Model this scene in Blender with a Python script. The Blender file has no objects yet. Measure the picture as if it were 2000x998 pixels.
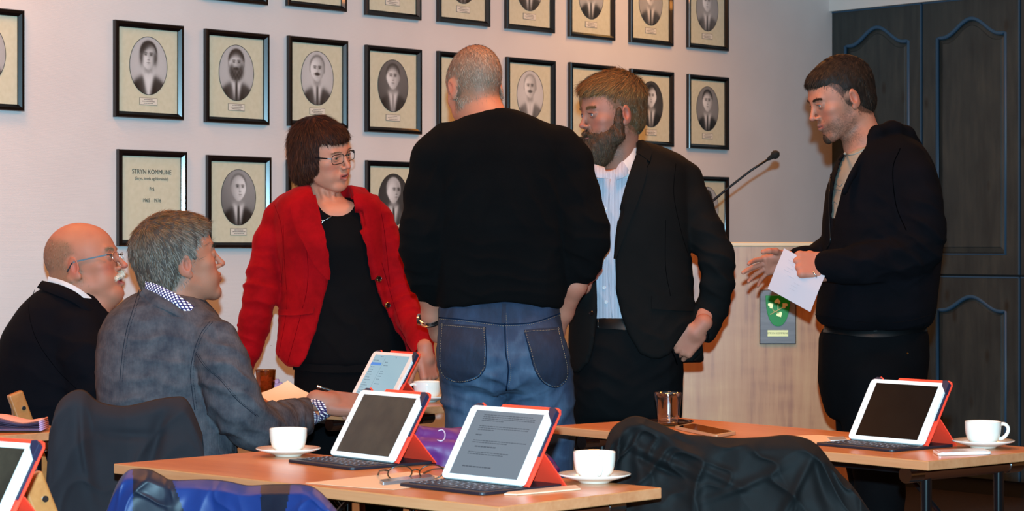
import bpy, math, random
import numpy as np
from mathutils import Vector, Matrix
from mathutils.bvhtree import BVHTree
SC = bpy.context.scene
COL = SC.collection
def lin(c):
    return tuple(((v/255.0)/12.92 if v/255.0 <= 0.04045 else (((v/255.0)+0.055)/1.055)**2.4) for v in c)

# ---------------------------------------------------------------- camera
FPX, HORIZON, CAMZ = 4400.0, 482.0, 1.225
cam_data = bpy.data.cameras.new('camera')
cam = bpy.data.objects.new('camera', cam_data)
COL.objects.link(cam)
cam.location = (0, 0, CAMZ)
cam.rotation_euler = (math.radians(90), 0, 0)
cam_data.sensor_width = 36.0
cam_data.lens = FPX/2000.0*36.0
cam_data.shift_y = -(499.0-HORIZON)/2000.0
cam_data.dof.use_dof = True
cam_data.dof.focus_distance = 6.4
cam_data.dof.aperture_fstop = 14.0
SC.camera = cam

# ---------------------------------------------------------------- world
world = bpy.data.worlds.new('world')
SC.world = world
world.use_nodes = True
world.node_tree.nodes['Background'].inputs[0].default_value = (1.0, 0.40, 0.12, 1)
world.node_tree.nodes['Background'].inputs[1].default_value = 0.10

# ---------------------------------------------------------------- lights
def area_light(name, loc, rot, size, power, color, size_y=None):
    d = bpy.data.lights.new(name, 'AREA')
    d.energy = power; d.color = color; d.size = size
    if size_y:
        d.shape = 'RECTANGLE'; d.size_y = size_y
    o = bpy.data.objects.new(name, d)
    o.location = loc; o.rotation_euler = rot
    COL.objects.link(o)
    return o
# the flash in the hot shoe above the lens
fl = bpy.data.lights.new('camera_flash', 'SPOT')
fl.energy = 2500; fl.color = (0.44, 0.79, 1.0); fl.shadow_soft_size = 0.022
fl.spot_size = math.radians(60); fl.spot_blend = 0.5
flo = bpy.data.objects.new('camera_flash', fl)
flo.location = (0.0, -0.02, CAMZ+0.165); flo.rotation_euler = (math.radians(91), 0, math.radians(1))
COL.objects.link(flo)
WARM = (1.0, 0.36, 0.075)
for i, (lx, ly, p) in enumerate([(-2.0, 5.2, 38), (0.3, 6.4, 34), (2.4, 6.0, 24), (-1.8, 7.2, 22), (0.8, 8.8, 20), (1.6, 9.7, 17), (0.5, 3.0, 36)]):
    area_light('ceiling_lamp_light', (lx, ly, 2.93), (0, 0, 0), 0.5, p, WARM)
# downlight that washes the picture wall
sp = bpy.data.lights.new('wall_spot_light', 'SPOT')
sp.energy = 22; sp.color = (1.0, 0.50, 0.16); sp.spot_size = math.radians(100); sp.spot_blend = 1.0; sp.shadow_soft_size = 0.12
spo = bpy.data.objects.new('wall_spot_light', sp)
spo.location = (1.02, 10.02, 2.9)
spo.rotation_euler = Vector((-0.46, 0.42, -0.75)).to_track_quat('-Z', 'Y').to_euler()
COL.objects.link(spo)

SC.view_settings.view_transform = 'Standard'
SC.view_settings.look = 'None'
SC.view_settings.gamma = 1.0
SC.view_settings.use_curve_mapping = False
SC.view_settings.exposure = 0.0
try:
    SC.cycles.use_denoising = True
    SC.cycles.max_bounces = 8
    SC.cycles.caustics_reflective = False
    SC.cycles.caustics_refractive = False
    SC.cycles.sample_clamp_indirect = 4.0
except Exception:
    pass

# ================================================================ helpers
def P(x, y, z):
    """photo pixel at depth z -> world point"""
    return np.array([(x-1000.0)/FPX*z, z, CAMZ-(y-HORIZON)/FPX*z])
def on_plane(x, y, h):
    z = FPX*(CAMZ-h)/(y-HORIZON)
    return P(x, y, z)

# ---------------------------------------------------------------- materials
MATS = {}
class NT:
    def __init__(s, name):
        s.m = bpy.data.materials.new(name); s.m.use_nodes = True
        s.t = s.m.node_tree; s.b = s.t.nodes['Principled BSDF']
    def n(s, typ, **kw):
        nd = s.t.nodes.new(typ)
        for k, v in kw.items():
            if k.startswith('i_'):
                key = k[2:]; key = int(key) if key.isdigit() else key.replace('_', ' ')
                nd.inputs[key].default_value = v
            else: setattr(nd, k, v)
        return nd
    def l(s, a, b): s.t.links.new(a, b)
    def coord(s, scale=(1,1,1), kind='Object', rot=(0,0,0)):
        tc = s.n('ShaderNodeTexCoord'); mp = s.n('ShaderNodeMapping')
        mp.inputs['Scale'].default_value = scale; mp.inputs['Rotation'].default_value = rot
        s.l(tc.outputs[kind], mp.inputs[0]); return mp.outputs[0]
    def noise(s, vec, scale, detail=3, rough=0.5):
        n = s.n('ShaderNodeTexNoise'); n.inputs['Scale'].default_value = scale
        n.inputs['Detail'].default_value = detail; n.inputs['Roughness'].default_value = rough
        s.l(vec, n.inputs['Vector']); return n.outputs['Fac']
    def ramp(s, fac, stops):
        r = s.n('ShaderNodeValToRGB'); e = r.color_ramp.elements
        while len(e) < len(stops): e.new(0.5)
        for q, (p, c) in zip(e, stops):
            q.position = p; q.color = (*lin(c), 1)
        s.l(fac, r.inputs[0]); return r.outputs[0]
    def bump(s, h, strength=0.3, dist=0.001, prev=None):
        b = s.n('ShaderNodeBump'); b.inputs['Strength'].default_value = strength; b.inputs['Distance'].default_value = dist
        s.l(h, b.inputs['Height'])
        if prev is not None: s.l(prev, b.inputs['Normal'])
        return b.outputs[0]
    def done(s, color=None, normal=None, rough=None, **kw):
        b = s.b
        if color is not None:
            if isinstance(color, tuple): b.inputs['Base Color'].default_value = (*lin(color), 1)
            else: s.l(color, b.inputs['Base Color'])
        if normal is not None: s.l(normal, b.inputs['Normal'])
        if rough is not None: b.inputs['Roughness'].default_value = rough
        for k, v in kw.items():
            b.inputs[k.replace('_', ' ')].default_value = v
        return s.m
def mat(name, color, rough=0.5, **kw):
    if name in MATS: return MATS[name]
    t = NT(name); MATS[name] = t.done(color, None, rough, **kw); return MATS[name]

# ---------------------------------------------------------------- objects
def link(name, me, parent=None):
    o = bpy.data.objects.new(name, me); COL.objects.link(o)
    if parent is not None: o.parent = parent
    return o
def thing(name, label, cat, loc=(0,0,0), rotz=0.0, group=None):
    o = bpy.data.objects.new(name, None); COL.objects.link(o)
    o.empty_display_size = 0.05
    o.location = loc; o.rotation_euler = (0, 0, rotz); o['label'] = label; o['category'] = cat
    if group: o['group'] = group
    bpy.context.view_layer.update()
    return o
def tag(o, label, cat, group=None):
    o['label'] = label; o['category'] = cat
    if group: o['group'] = group
    return o
class MB:
    """collects geometry, builds ONE mesh object"""
    def __init__(s): s.v = []; s.f = []; s.mi = []; s.cur = 0
    def add(s, vs, fs):
        b = len(s.v); s.v.extend([tuple(map(float, v)) for v in vs])
        for f in fs: s.f.append(tuple(b+i for i in f)); s.mi.append(s.cur)
    def box(s, c, d, R=None):
        x, y, z = d[0]/2, d[1]/2, d[2]/2
        vs = [Vector(p) for p in ((-x,-y,-z),(x,-y,-z),(x,y,-z),(-x,y,-z),(-x,-y,z),(x,-y,z),(x,y,z),(-x,y,z))]
        if R is not None: vs = [R @ v for v in vs]
        s.add([v+Vector(c) for v in vs], [(0,3,2,1),(4,5,6,7),(0,1,5,4),(1,2,6,5),(2,3,7,6),(3,0,4,7)])
    def bar(s, a, b, w, t, up=(0,0,1)):
        a = Vector(a); b = Vector(b); d = (b-a); L = d.length; d.normalize()
        u = Vector(up); x = d.cross(u)
        if x.length < 1e-4: x = d.cross(Vector((0,1,0)))
        x.normalize(); y = x.cross(d)
        R = Matrix((x, d, y)).transposed()
        s.box((a+b)/2, (w, L, t), R)
    def tube(s, pts, r, n=10, closed=False, cap=True):
        pts = [Vector(p) for p in pts]; N = len(pts)
        rs = r if isinstance(r, (list, tuple)) else [r]*N
        t0 = (pts[1]-pts[0]).normalized()
        u = t0.orthogonal().normalized()
        rings = []
        for i in range(N):
            if closed: t = pts[(i+1) % N]-pts[i-1]
            else: t = pts[min(i+1, N-1)]-pts[max(i-1, 0)]
            t.normalize(); u = (u-t*u.dot(t)).normalized(); w = t.cross(u)
            rings.append([pts[i]+(u*math.cos(2*math.pi*k/n)+w*math.sin(2*math.pi*k/n))*rs[i] for k in range(n)])
        vs = [p for rg in rings for p in rg]; fs = []
        M = N if closed else N-1
        for i in range(M):
            j = (i+1) % N
            for k in range(n):
                k2 = (k+1) % n
                fs.append((i*n+k, i*n+k2, j*n+k2, j*n+k))
        if cap and not closed:
            fs.append(tuple(range(n-1, -1, -1))); fs.append(tuple((N-1)*n+k for k in range(n)))
        s.add(vs, fs)
    def lathe(s, prof, c=(0,0,0), n=40, flute=None):
        vs = []; fs = []
        for i, (r, z) in enumerate(prof):
            for k in range(n):
                a = 2*math.pi*k/n; rr = r
                if flute: rr = r*(1+flute(a, i, z))
                vs.append((c[0]+rr*math.cos(a), c[1]+rr*math.sin(a), c[2]+z))
        for i in range(len(prof)-1):
            for k in range(n):
                k2 = (k+1) % n
                fs.append((i*n+k, i*n+k2, (i+1)*n+k2, (i+1)*n+k))
        s.add(vs, fs)
    def prism(s, poly, z0, z1, f=None):
        """poly in xy extruded in z; f maps a local (x,y,z) to 3D"""
        n = len(poly); f = f or (lambda p: p)
        vs = [f((x, y, z0)) for x, y in poly]+[f((x, y, z1)) for x, y in poly]
        fs = [tuple(range(n-1, -1, -1)), tuple(range(n, 2*n))]+[(i, (i+1) % n, n+(i+1) % n, n+i) for i in range(n)]
        s.add(vs, fs)
    def grid(s, pts, flip=False):
        nu, nv = len(pts), len(pts[0])
        fs = []
        for i in range(nu-1):
            for j in range(nv-1):
                q = (i*nv+j, (i+1)*nv+j, (i+1)*nv+j+1, i*nv+j+1)
                fs.append(q[::-1] if flip else q)
        s.add([p for r in pts for p in r], fs)
    def build(s, name, m, parent=None, smooth=False, bevel=0, seg=2, loc=None):
        me = bpy.data.meshes.new(name); me.from_pydata(s.v, [], s.f); me.update()
        for q in (m if isinstance(m, (list, tuple)) else [m]): me.materials.append(q)
        if len(me.materials) > 1: me.polygons.foreach_set('material_index', s.mi)
        if smooth:
            me.polygons.foreach_set('use_smooth', [True]*len(me.polygons))
            if smooth != 'all': me.set_sharp_from_angle(angle=math.radians(38))
        o = link(name, me, parent)
        if loc is not None: o.location = loc
        if bevel:
            b = o.modifiers.new('bevel', 'BEVEL'); b.width = bevel; b.segments = seg; b.limit_method = 'ANGLE'
            b.angle_limit = math.radians(40); b.harden_normals = False
        return o
def rrect(w, h, r, n=5, cx=0, cy=0):
    out = []
    for (sx, sy, a0) in ((1,1,0),(-1,1,90),(-1,-1,180),(1,-1,270)):
        for k in range(n+1):
            a = math.radians(a0+90*k/n)
            out.append((cx+sx*(w/2-r)+r*math.cos(a), cy+sy*(h/2-r)+r*math.sin(a)))
    return out
def text_mesh(name, body, size, m, parent, loc, R=None, extrude=0.0003, align='CENTER', squeeze=1.0):
    cu = bpy.data.curves.new(name, 'FONT'); cu.body = body; cu.size = size; cu.extrude = extrude
    cu.align_x = align; cu.align_y = 'CENTER'; cu.resolution_u = 3
    tmp = bpy.data.objects.new(name+'_tmp', cu); COL.objects.link(tmp)
    dg = bpy.context.evaluated_depsgraph_get(); dg.update()
    me = bpy.data.meshes.new_from_object(tmp.evaluated_get(dg))
    bpy.data.objects.remove(tmp)
    me.materials.clear(); me.materials.append(m)
    if squeeze != 1.0:
        for v in me.vertices: v.co.x *= squeeze
    o = link(name, me, parent)
    if R is not None: o.matrix_local = Matrix.Translation(loc) @ R.to_4x4()
    else: o.location = loc
    return o
def copy_tree(o, parent=None):
    c = o.copy(); COL.objects.link(c)
    if parent is not None: c.parent = parent
    for ch in list(o.children): copy_tree(ch, c)
    return c
# ================================================================ numpy noise
_rs = np.random.RandomState(7)
_perm = _rs.permutation(4096).astype(np.int64)
_val = _rs.uniform(-1, 1, 4096)
def vnoise(p, scale=1.0, off=0.0):
    p = np.asarray(p, float)*scale+off+100.0
    i = np.floor(p).astype(np.int64); f = p-i; f = f*f*f*(f*(f*6-15)+10)
    def h(a, b, c): return _val[_perm[(_perm[(_perm[(i[..., 0]+a) & 4095]+i[..., 1]+b) & 4095]+i[..., 2]+c) & 4095]]
    x, y, z = f[..., 0], f[..., 1], f[..., 2]
    c00 = h(0,0,0)*(1-x)+h(1,0,0)*x; c10 = h(0,1,0)*(1-x)+h(1,1,0)*x
    c01 = h(0,0,1)*(1-x)+h(1,0,1)*x; c11 = h(0,1,1)*(1-x)+h(1,1,1)*x
    return (c00*(1-y)+c10*y)*(1-z)+(c01*(1-y)+c11*y)*z
def fbm(p, scale=1.0, octs=3, off=0.0):
    s = 0; a = 1.0
    for o in range(octs):
        s = s+a*vnoise(p, scale*2.03**o, off+o*17.3); a *= 0.5
    return s
def ridge(p, scale=1.0, off=0.0, sharp=1.5):
    """creases: sharp ridges between soft hollows, 0..1"""
    return (1-np.abs(vnoise(p, scale, off))*1.6).clip(0, 1)**sharp

# ================================================================ implicit modelling
def smin(a, b, k):
    if k <= 0: return np.minimum(a, b)
    h = np.maximum(k-np.abs(a-b), 0)/k
    return np.minimum(a, b)-h*h*k*0.25
V3 = lambda *a: np.array(a, float)
class Field:
    def __init__(s, lo, hi, h):
        lo, hi = np.minimum(lo, hi)-.03, np.maximum(lo, hi)+.03
        s.lo = np.array(lo, float); s.h = h
        s.n = np.maximum(np.ceil((np.array(hi)-s.lo)/h).astype(int)+1, 4)
        s.ax = [s.lo[i]+h*np.arange(s.n[i]) for i in range(3)]
        s.D = np.full(tuple(s.n), 1.0, np.float32)
    def apply(s, fn, lo, hi, k=0.01, mode='add', full=False):
        m = k+2.5*s.h
        a = [max(0, int(np.floor((lo[i]-m-s.lo[i])/s.h))) for i in range(3)]
        b = [min(s.n[i], int(np.ceil((hi[i]+m-s.lo[i])/s.h))+1) for i in range(3)]
        if any(b[i] <= a[i] for i in range(3)): return
        sl = tuple(slice(a[i], b[i]) for i in range(3))
        X = s.ax[0][a[0]:b[0]][:, None, None]; Y = s.ax[1][a[1]:b[1]][None, :, None]; Z = s.ax[2][a[2]:b[2]][None, None, :]
        d = fn(X, Y, Z).astype(np.float32)
        cur = s.D[sl]
        if mode == 'add': s.D[sl] = smin(cur, d, k)
        elif mode == 'sub': s.D[sl] = -smin(-cur, d, k)
        elif mode == 'int': s.D[sl] = -smin(-cur, -d, k)
    # ---- primitives
    def cone(s, a, b, ra, rb, k=0.01, mode='add', M=None):
        """capsule tapering from ra at a to rb at b"""
        a = np.array(a, float); b = np.array(b, float)
        if M is not None: a, b = M(a), M(b)
        d = b-a; L2 = max(d.dot(d), 1e-9)
        def fn(X, Y, Z):
            x, y, z = X-a[0], Y-a[1], Z-a[2]
            t = np.clip((x*d[0]+y*d[1]+z*d[2])/L2, 0, 1)
            q = np.sqrt((x-t*d[0])**2+(y-t*d[1])**2+(z-t*d[2])**2)
            return q-(ra+(rb-ra)*t)
        r = max(ra, rb)
        s.apply(fn, np.minimum(a, b)-r, np.maximum(a, b)+r, k, mode)
    def chain(s, pts, rs, k=0.01, mode='add', M=None):
        for i in range(len(pts)-1): s.cone(pts[i], pts[i+1], rs[i], rs[i+1], k, mode, M)
    def ell(s, c, r, k=0.01, mode='add', R=None):
        """ellipsoid; R 3x3 whose columns are its axes"""
        c = np.array(c, float); r = np.array(r, float)
        R = np.eye(3) if R is None else np.asarray(R)
        ext = np.sqrt(((R*r[None, :])**2).sum(1))
        rm = r.min()
        def fn(X, Y, Z):
            x, y, z = X-c[0], Y-c[1], Z-c[2]
            u = (x*R[0,0]+y*R[1,0]+z*R[2,0])/r[0]; v = (x*R[0,1]+y*R[1,1]+z*R[2,1])/r[1]; w = (x*R[0,2]+y*R[1,2]+z*R[2,2])/r[2]
            k0 = np.sqrt(u*u+v*v+w*w)
            k1 = np.sqrt((u/r[0])**2+(v/r[1])**2+(w/r[2])**2)+1e-9
            return np.where(k0 < 1e-3, -rm, k0*(k0-1)/k1)
        s.apply(fn, c-ext, c+ext, k, mode)
    def box(s, c, r, rad=0.01, k=0.01, mode='add', R=None):
        c = np.array(c, float); r = np.array(r, float)
        R = np.eye(3) if R is None else np.asarray(R)
        ext = np.abs(R) @ r
        def fn(X, Y, Z):
            x, y, z = X-c[0], Y-c[1], Z-c[2]
            q = [np.abs(x*R[0,i]+y*R[1,i]+z*R[2,i])-r[i]+rad for i in range(3)]
            o = np.sqrt(np.maximum(q[0], 0)**2+np.maximum(q[1], 0)**2+np.maximum(q[2], 0)**2)
            return o+np.minimum(np.maximum(q[0], np.maximum(q[1], q[2])), 0)-rad
        s.apply(fn, c-ext, c+ext, k, mode)
    def loft(s, secs, k=0.02, mode='add', n=2.3, caps=True, yaw=0.0):
        """stack of sections (z, cx, cy, a, b) : superellipses about a vertical-ish axis"""
        q = np.array(sorted(secs, key=lambda t: t[0]), float)
        zs = q[:, 0]
        lo = V3((q[:,1]-np.maximum(q[:,3], q[:,4])).min(), (q[:,2]-np.maximum(q[:,3], q[:,4])).min(), zs[0])
        hi = V3((q[:,1]+np.maximum(q[:,3], q[:,4])).max(), (q[:,2]+np.maximum(q[:,3], q[:,4])).max(), zs[-1])
        c_, s_ = math.cos(yaw), math.sin(yaw)
        zf = np.linspace(zs[0], zs[-1], 160)
        tab = []
        for i in range(1, 5):
            # smooth the profile a little
            y = np.interp(zf, zs, q[:, i]); kk = np.ones(9)/9
            yp = np.pad(y, 4, mode='reflect', reflect_type='odd'); tab.append(np.convolve(yp, kk, 'valid'))
        def fn(X, Y, Z):
            cx, cy, a, b = [np.interp(Z, zf, t) for t in tab]
            x, y = X-cx, Y-cy
            u = np.abs(x*c_+y*s_)/a; v = np.abs(-x*s_+y*c_)/b
            r = (u**n+v**n)**(1/n)
            d = (r-1)*np.sqrt(a*b)*0.9
            d = np.where(d > 0, d, d)
            if caps:
                e = np.maximum(zs[0]-Z, Z-zs[-1])
                d = -smin(-d, -(e+0*d), 0.03)
            return d
        s.apply(fn, lo, hi, k, mode)
    def mesh(s):
        """surface nets"""
        D = s.D; S = D < 0
        nx, ny, nz = D.shape
        cnt = np.zeros((nx-1, ny-1, nz-1), np.int8)
        offs = [(i, j, k) for i in (0, 1) for j in (0, 1) for k in (0, 1)]
        for (i, j, k) in offs: cnt += S[i:nx-1+i, j:ny-1+j, k:nz-1+k]
        act = (cnt > 0) & (cnt < 8)
        I = np.argwhere(act)
        vals = np.stack([D[I[:,0]+i, I[:,1]+j, I[:,2]+k] for (i, j, k) in offs], 1).astype(float)
        acc = np.zeros((len(I), 3)); c = np.zeros(len(I))
        for a in range(8):
            for b in range(a+1, 8):
                oa, ob = np.array(offs[a]), np.array(offs[b])
                if np.abs(oa-ob).sum() != 1: continue
                m = (vals[:, a] < 0) != (vals[:, b] < 0)
                t = vals[m, a]/(vals[m, a]-vals[m, b])
                acc[m] += oa+(ob-oa)*t[:, None]; c[m] += 1
        V = s.lo+s.h*(I+acc/c[:, None])
        idx = np.full(act.shape, -1, np.int32); idx[tuple(I.T)] = np.arange(len(I))
        Fs = []
        for ax in range(3):
            o1, o2 = [(1, 2), (2, 0), (0, 1)][ax]
            sa = [slice(0, None)]*3; sb = [slice(0, None)]*3
            sa[ax] = slice(0, -1); sb[ax] = slice(1, None)
            A = S[tuple(sa)]; B = S[tuple(sb)]
            E = np.argwhere(A != B)
            ok = (E[:, o1] > 0) & (E[:, o2] > 0) & (E[:, o1] < act.shape[o1]) & (E[:, o2] < act.shape[o2])
            E = E[ok]; ins = A[tuple(E.T)]
            def g(d1, d2):
                q = E.copy(); q[:, o1] -= d1; q[:, o2] -= d2; return idx[tuple(q.T)]
            quad = np.stack([g(1,1), g(0,1), g(0,0), g(1,0)], 1)
            quad[~ins] = quad[~ins][:, ::-1]
            Fs.append(quad)
        F = np.concatenate(Fs); F = F[(F >= 0).all(1)]
        return V, F
def vnormals(V, F):
    n = np.cross(V[F[:, 2]]-V[F[:, 0]], V[F[:, 3]]-V[F[:, 1]])
    N = np.zeros_like(V)
    for i in range(4): np.add.at(N, F[:, i], n)
    return N/(np.linalg.norm(N, axis=1, keepdims=True)+1e-12)
def relax(V, F, it=1, lam=0.5):
    e = np.concatenate([F[:, [0, 1]], F[:, [1, 2]], F[:, [2, 3]], F[:, [3, 0]]])
    cnt = np.bincount(e.ravel(), minlength=len(V))[:, None]
    for _ in range(it):
        A = np.zeros_like(V)
        for ax in range(3):
            A[:, ax] = np.bincount(e[:, 0], V[e[:, 1], ax], len(V))+np.bincount(e[:, 1], V[e[:, 0], ax], len(V))
        V = V+lam*(A/np.maximum(cnt, 1)-V)
    return V
def join(parts):
    Vs, Fs, b = [], [], 0
    for V, F in parts: Vs.append(V); Fs.append(F+b); b += len(V)
    return np.concatenate(Vs), np.concatenate(Fs)
def np_mesh(name, V, F, mats, parent=None, col=None, mi=None, smooth=True):
    me = bpy.data.meshes.new(name)
    V = np.asarray(V, np.float32)
    if parent is not None:
        bpy.context.view_layer.update()
        Mi = np.array(parent.matrix_world.inverted()); V = (V @ Mi[:3, :3].T+Mi[:3, 3]).astype(np.float32)
    k = F.shape[1]
    me.vertices.add(len(V)); me.vertices.foreach_set('co', V.ravel())
    me.loops.add(F.size); me.loops.foreach_set('vertex_index', F.astype(np.int32).ravel())
    me.polygons.add(len(F)); me.polygons.foreach_set('loop_start', np.arange(len(F), dtype=np.int32)*k)
    me.update(calc_edges=True)
    for q in (mats if isinstance(mats, (list, tuple)) else [mats]): me.materials.append(q)
    if mi is not None: me.polygons.foreach_set('material_index', np.asarray(mi, np.int32))
    if smooth: me.polygons.foreach_set('use_smooth', [True]*len(F))
    if col is not None:
        ca = me.color_attributes.new('col', 'FLOAT_COLOR', 'POINT')
        c = np.ones((len(V), 4), np.float32); c[:, :3] = col; ca.data.foreach_set('color', c.ravel())
    me.validate()
    return link(name, me, parent)
def bvh_of(V, F): return BVHTree.FromPolygons([tuple(v) for v in V.tolist()], F.tolist())

# ================================================================ laying strips and lines on a surface
CAMP = Vector((0, 0, CAMZ))
def hit(bvh, x, y, origin=CAMP, hint=None):
    d = Vector(P(x, y, 1.0))-CAMP; d.normalize()
    h = bvh.ray_cast(CAMP, d)
    if h[0] is not None: return h[0], h[1]
    h = bvh.find_nearest(CAMP+d*(hint if hint else 7.0))
    return (CAMP+d*((h[0]-CAMP).length if h[0] else 7.0)), -d
def poly_s(pts, n):
    """smooth resample of a pixel polyline (Catmull-Rom)"""
    p = np.array(pts, float)
    if len(p) == 2: t = np.linspace(0, 1, n)[:, None]; return p[0]*(1-t)+p[1]*t
    q = np.vstack([2*p[0]-p[1], p, 2*p[-1]-p[-2]])
    L = np.concatenate([[0], np.cumsum(np.linalg.norm(np.diff(p, axis=0), axis=1))])
    out = []
    for u in np.linspace(0, L[-1], n):
        i = min(max(np.searchsorted(L, u, 'right')-1, 0), len(p)-2); t = (u-L[i])/max(L[i+1]-L[i], 1e-9)
        a, b, c, d = q[i], q[i+1], q[i+2], q[i+3]
        out.append(0.5*((2*b)+(c-a)*t+(2*a-5*b+4*c-d)*t*t+(-a+3*b-3*c+d)*t**3))
    return np.array(out)
def strip_on(name, bvh, A, B, m, parent, nu=24, nv=8, off=0.002, thick=0.003, hint=None, roll=0.0, sm=2):
    """cloth piece between pixel polylines A and B laid on the surface behind it"""
    a = poly_s(A, nu); b = poly_s(B, nu)
    base = np.zeros((nu, nv, 3)); nrm = np.zeros((nu, nv, 3))
    for i in range(nu):
        for j in range(nv):
            t = j/(nv-1); q = a[i]*(1-t)+b[i]*t
            p, n = hit(bvh, q[0], q[1], hint=hint)
            if n.dot(CAMP-p) < 0: n = -n
            base[i, j] = p; nrm[i, j] = n
    for _ in range(sm):        # smooth depth so that the piece lies calm
        for arr in (base, nrm):
            c = arr.copy(); c[1:-1] = (arr[:-2]+2*arr[1:-1]+arr[2:])/4
            d = c.copy(); d[:, 1:-1] = (c[:, :-2]+2*c[:, 1:-1]+c[:, 2:])/4
            if arr is base:      # keep outline
                d[0] = arr[0]; d[-1] = arr[-1]; d[:, 0] = arr[:, 0]; d[:, -1] = arr[:, -1]
            arr[:] = d
    nrm /= np.linalg.norm(nrm, axis=2, keepdims=True)+1e-9
    tt = np.linspace(0, 1, nv)[None, :, None]
    top = base+nrm*(off+thick+roll*np.sin(tt*np.pi)); bot = base+nrm*(off-0.004)
    mb = MB(); V = np.concatenate([top.reshape(-1, 3), bot.reshape(-1, 3)]); N = nu*nv; fs = []
    for i in range(nu-1):
        for j in range(nv-1):
            q = (i*nv+j, i*nv+j+1, (i+1)*nv+j+1, (i+1)*nv+j); fs.append(q); fs.append(tuple(N+x for x in q[::-1]))
    rim = [i*nv for i in range(nu)]+[(nu-1)*nv+j for j in range(1, nv)]+[i*nv+nv-1 for i in range(nu-2, -1, -1)]+[j for j in range(nv-2, 0, -1)]
    for i in range(len(rim)):
        p, q = rim[i], rim[(i+1) % len(rim)]; fs.append((p, q, N+q, N+p))
    if parent is not None:
        bpy.context.view_layer.update(); Mi = np.array(parent.matrix_world.inverted()); V = V @ Mi[:3, :3].T+Mi[:3, 3]
    mb.add(V, fs); o = mb.build(name, m, parent, smooth=True); return o
def seam_on(name, bvh, pts, r, m, parent, n=30, off=0.0, hint=None, dash=None):
    q = poly_s(pts, n); w = []
    for x, y in q:
        p, nn = hit(bvh, x, y, hint=hint)
        if nn.dot(CAMP-p) < 0: nn = -nn
        w.append(p+nn*off)
    if parent is not None:
        bpy.context.view_layer.update(); Mi = parent.matrix_world.inverted(); w = [Mi @ p for p in w]
    mb = MB()
    if dash:
        for i in range(0, n-1, 2): mb.tube([w[i], w[i+1]], r, 4)
    else: mb.tube(w, r, 6)
    return mb.build(name, m, parent, smooth='all')
# ================================================================ materials of the room
def m_wallpaper():
    t = NT('woven_wallpaper'); v = t.coord((1,1,1))
    w = t.n('ShaderNodeTexWave', wave_type='BANDS', bands_direction='Z'); w.inputs['Scale'].default_value = 95
    w.inputs['Distortion'].default_value = 2.0; w.inputs['Detail'].default_value = 2; w.inputs['Detail Scale'].default_value = 3
    t.l(v, w.inputs['Vector'])
    v2 = t.coord((60,60,260)); n = t.noise(v2, 1.0, 3, .6)
    mx = t.n('ShaderNodeMath', operation='ADD'); t.l(w.outputs['Fac'], mx.inputs[0]); t.l(n, mx.inputs[1])
    col = t.ramp(t.noise(v, 3.0, 4), [(0.3, (212,206,204)), (0.7, (219,214,212))])
    return t.done(col, t.bump(mx.outputs[0], 0.2, 0.001), 0.85, Specular_IOR_Level=0.2)
def m_wood(name, c1, c2, c3, scale=(1,1,1), rough=0.35, wave=6.0, bumpy=0.1, stretch=12, coat=0.0):
    """c1..c3 light to dark grain running along local X"""
    t = NT(name)
    v = t.coord((scale[0], scale[1]*stretch, scale[2]*stretch))
    a = t.noise(v, 1.6, 5, .6); b = t.noise(v, 9.0, 3, .6)
    m1 = t.n('ShaderNodeMath', operation='MULTIPLY_ADD'); t.l(a, m1.inputs[0]); m1.inputs[1].default_value = 0.7
    m2 = t.n('ShaderNodeMath', operation='MULTIPLY'); t.l(b, m2.inputs[0]); m2.inputs[1].default_value = 0.3
    t.l(m2.outputs[0], m1.inputs[2])
    col = t.ramp(m1.outputs[0], [(0.32, c3), (0.5, c2), (0.66, c1)])
    return t.done(col, t.bump(b, bumpy, 0.0006), rough, Coat_Weight=coat, Coat_Roughness=0.12)
M_WALL = m_wallpaper()
M_WHITE = mat('white_paint', (214,210,205), 0.7)
def m_floor():
    t = NT('dark_floor'); v = t.coord((1,1,1))
    return t.done(t.ramp(t.noise(v, 40, 4), [(.35,(38,30,27)),(.65,(58,45,38))]), None, 0.6)
M_FLOOR = m_floor()
M_FRAME = mat('black_lacquered_frame', (9,9,11), 0.22, Coat_Weight=0.4)
M_FRAME2 = mat('glossy_black_frame', (12,13,17), 0.12, Coat_Weight=0.8)
def m_mat():
    t = NT('cream_mount_board'); v = t.coord((1,1,1))
    return t.done(t.ramp(t.noise(v, 60, 4), [(.3,(208,204,176)),(.7,(216,212,186))]), None, 0.8)
M_MAT = m_mat()
M_INK = mat('dark_print', (40,38,36), 0.8)
M_INK2 = mat('grey_print', (105,100,95), 0.8)
M_PLATE = mat('caption_paper', (226,220,205), 0.7)
def m_photo():
    t = NT('photographic_print')
    a = t.n('ShaderNodeVertexColor'); a.layer_name = 'tone'
    return t.done(a.outputs[0], None, 0.5)
M_PHOTO = m_photo()
def m_pane():
    t = NT('picture_glass'); nt = t.t
    nt.nodes.remove(t.b)
    tr = t.n('ShaderNodeBsdfTransparent'); gl = t.n('ShaderNodeBsdfGlossy'); gl.inputs['Roughness'].default_value = 0.04
    lw = t.n('ShaderNodeLayerWeight'); lw.inputs[0].default_value = 0.5; pw = t.n('ShaderNodeMath', operation='POWER'); t.l(lw.outputs['Facing'], pw.inputs[0]); pw.inputs[1].default_value = 4.0
    fr = t.n('ShaderNodeMath', operation='MULTIPLY_ADD'); t.l(pw.outputs[0], fr.inputs[0]); fr.inputs[1].default_value = 0.5; fr.inputs[2].default_value = 0.03
    mx = t.n('ShaderNodeMixShader'); t.l(fr.outputs[0], mx.inputs[0]); t.l(tr.outputs[0], mx.inputs[1]); t.l(gl.outputs[0], mx.inputs[2])
    out = [n for n in nt.nodes if n.type == 'OUTPUT_MATERIAL'][0]
    t.l(mx.outputs[0], out.inputs[0]); return t.m
M_PANE = m_pane()

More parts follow.
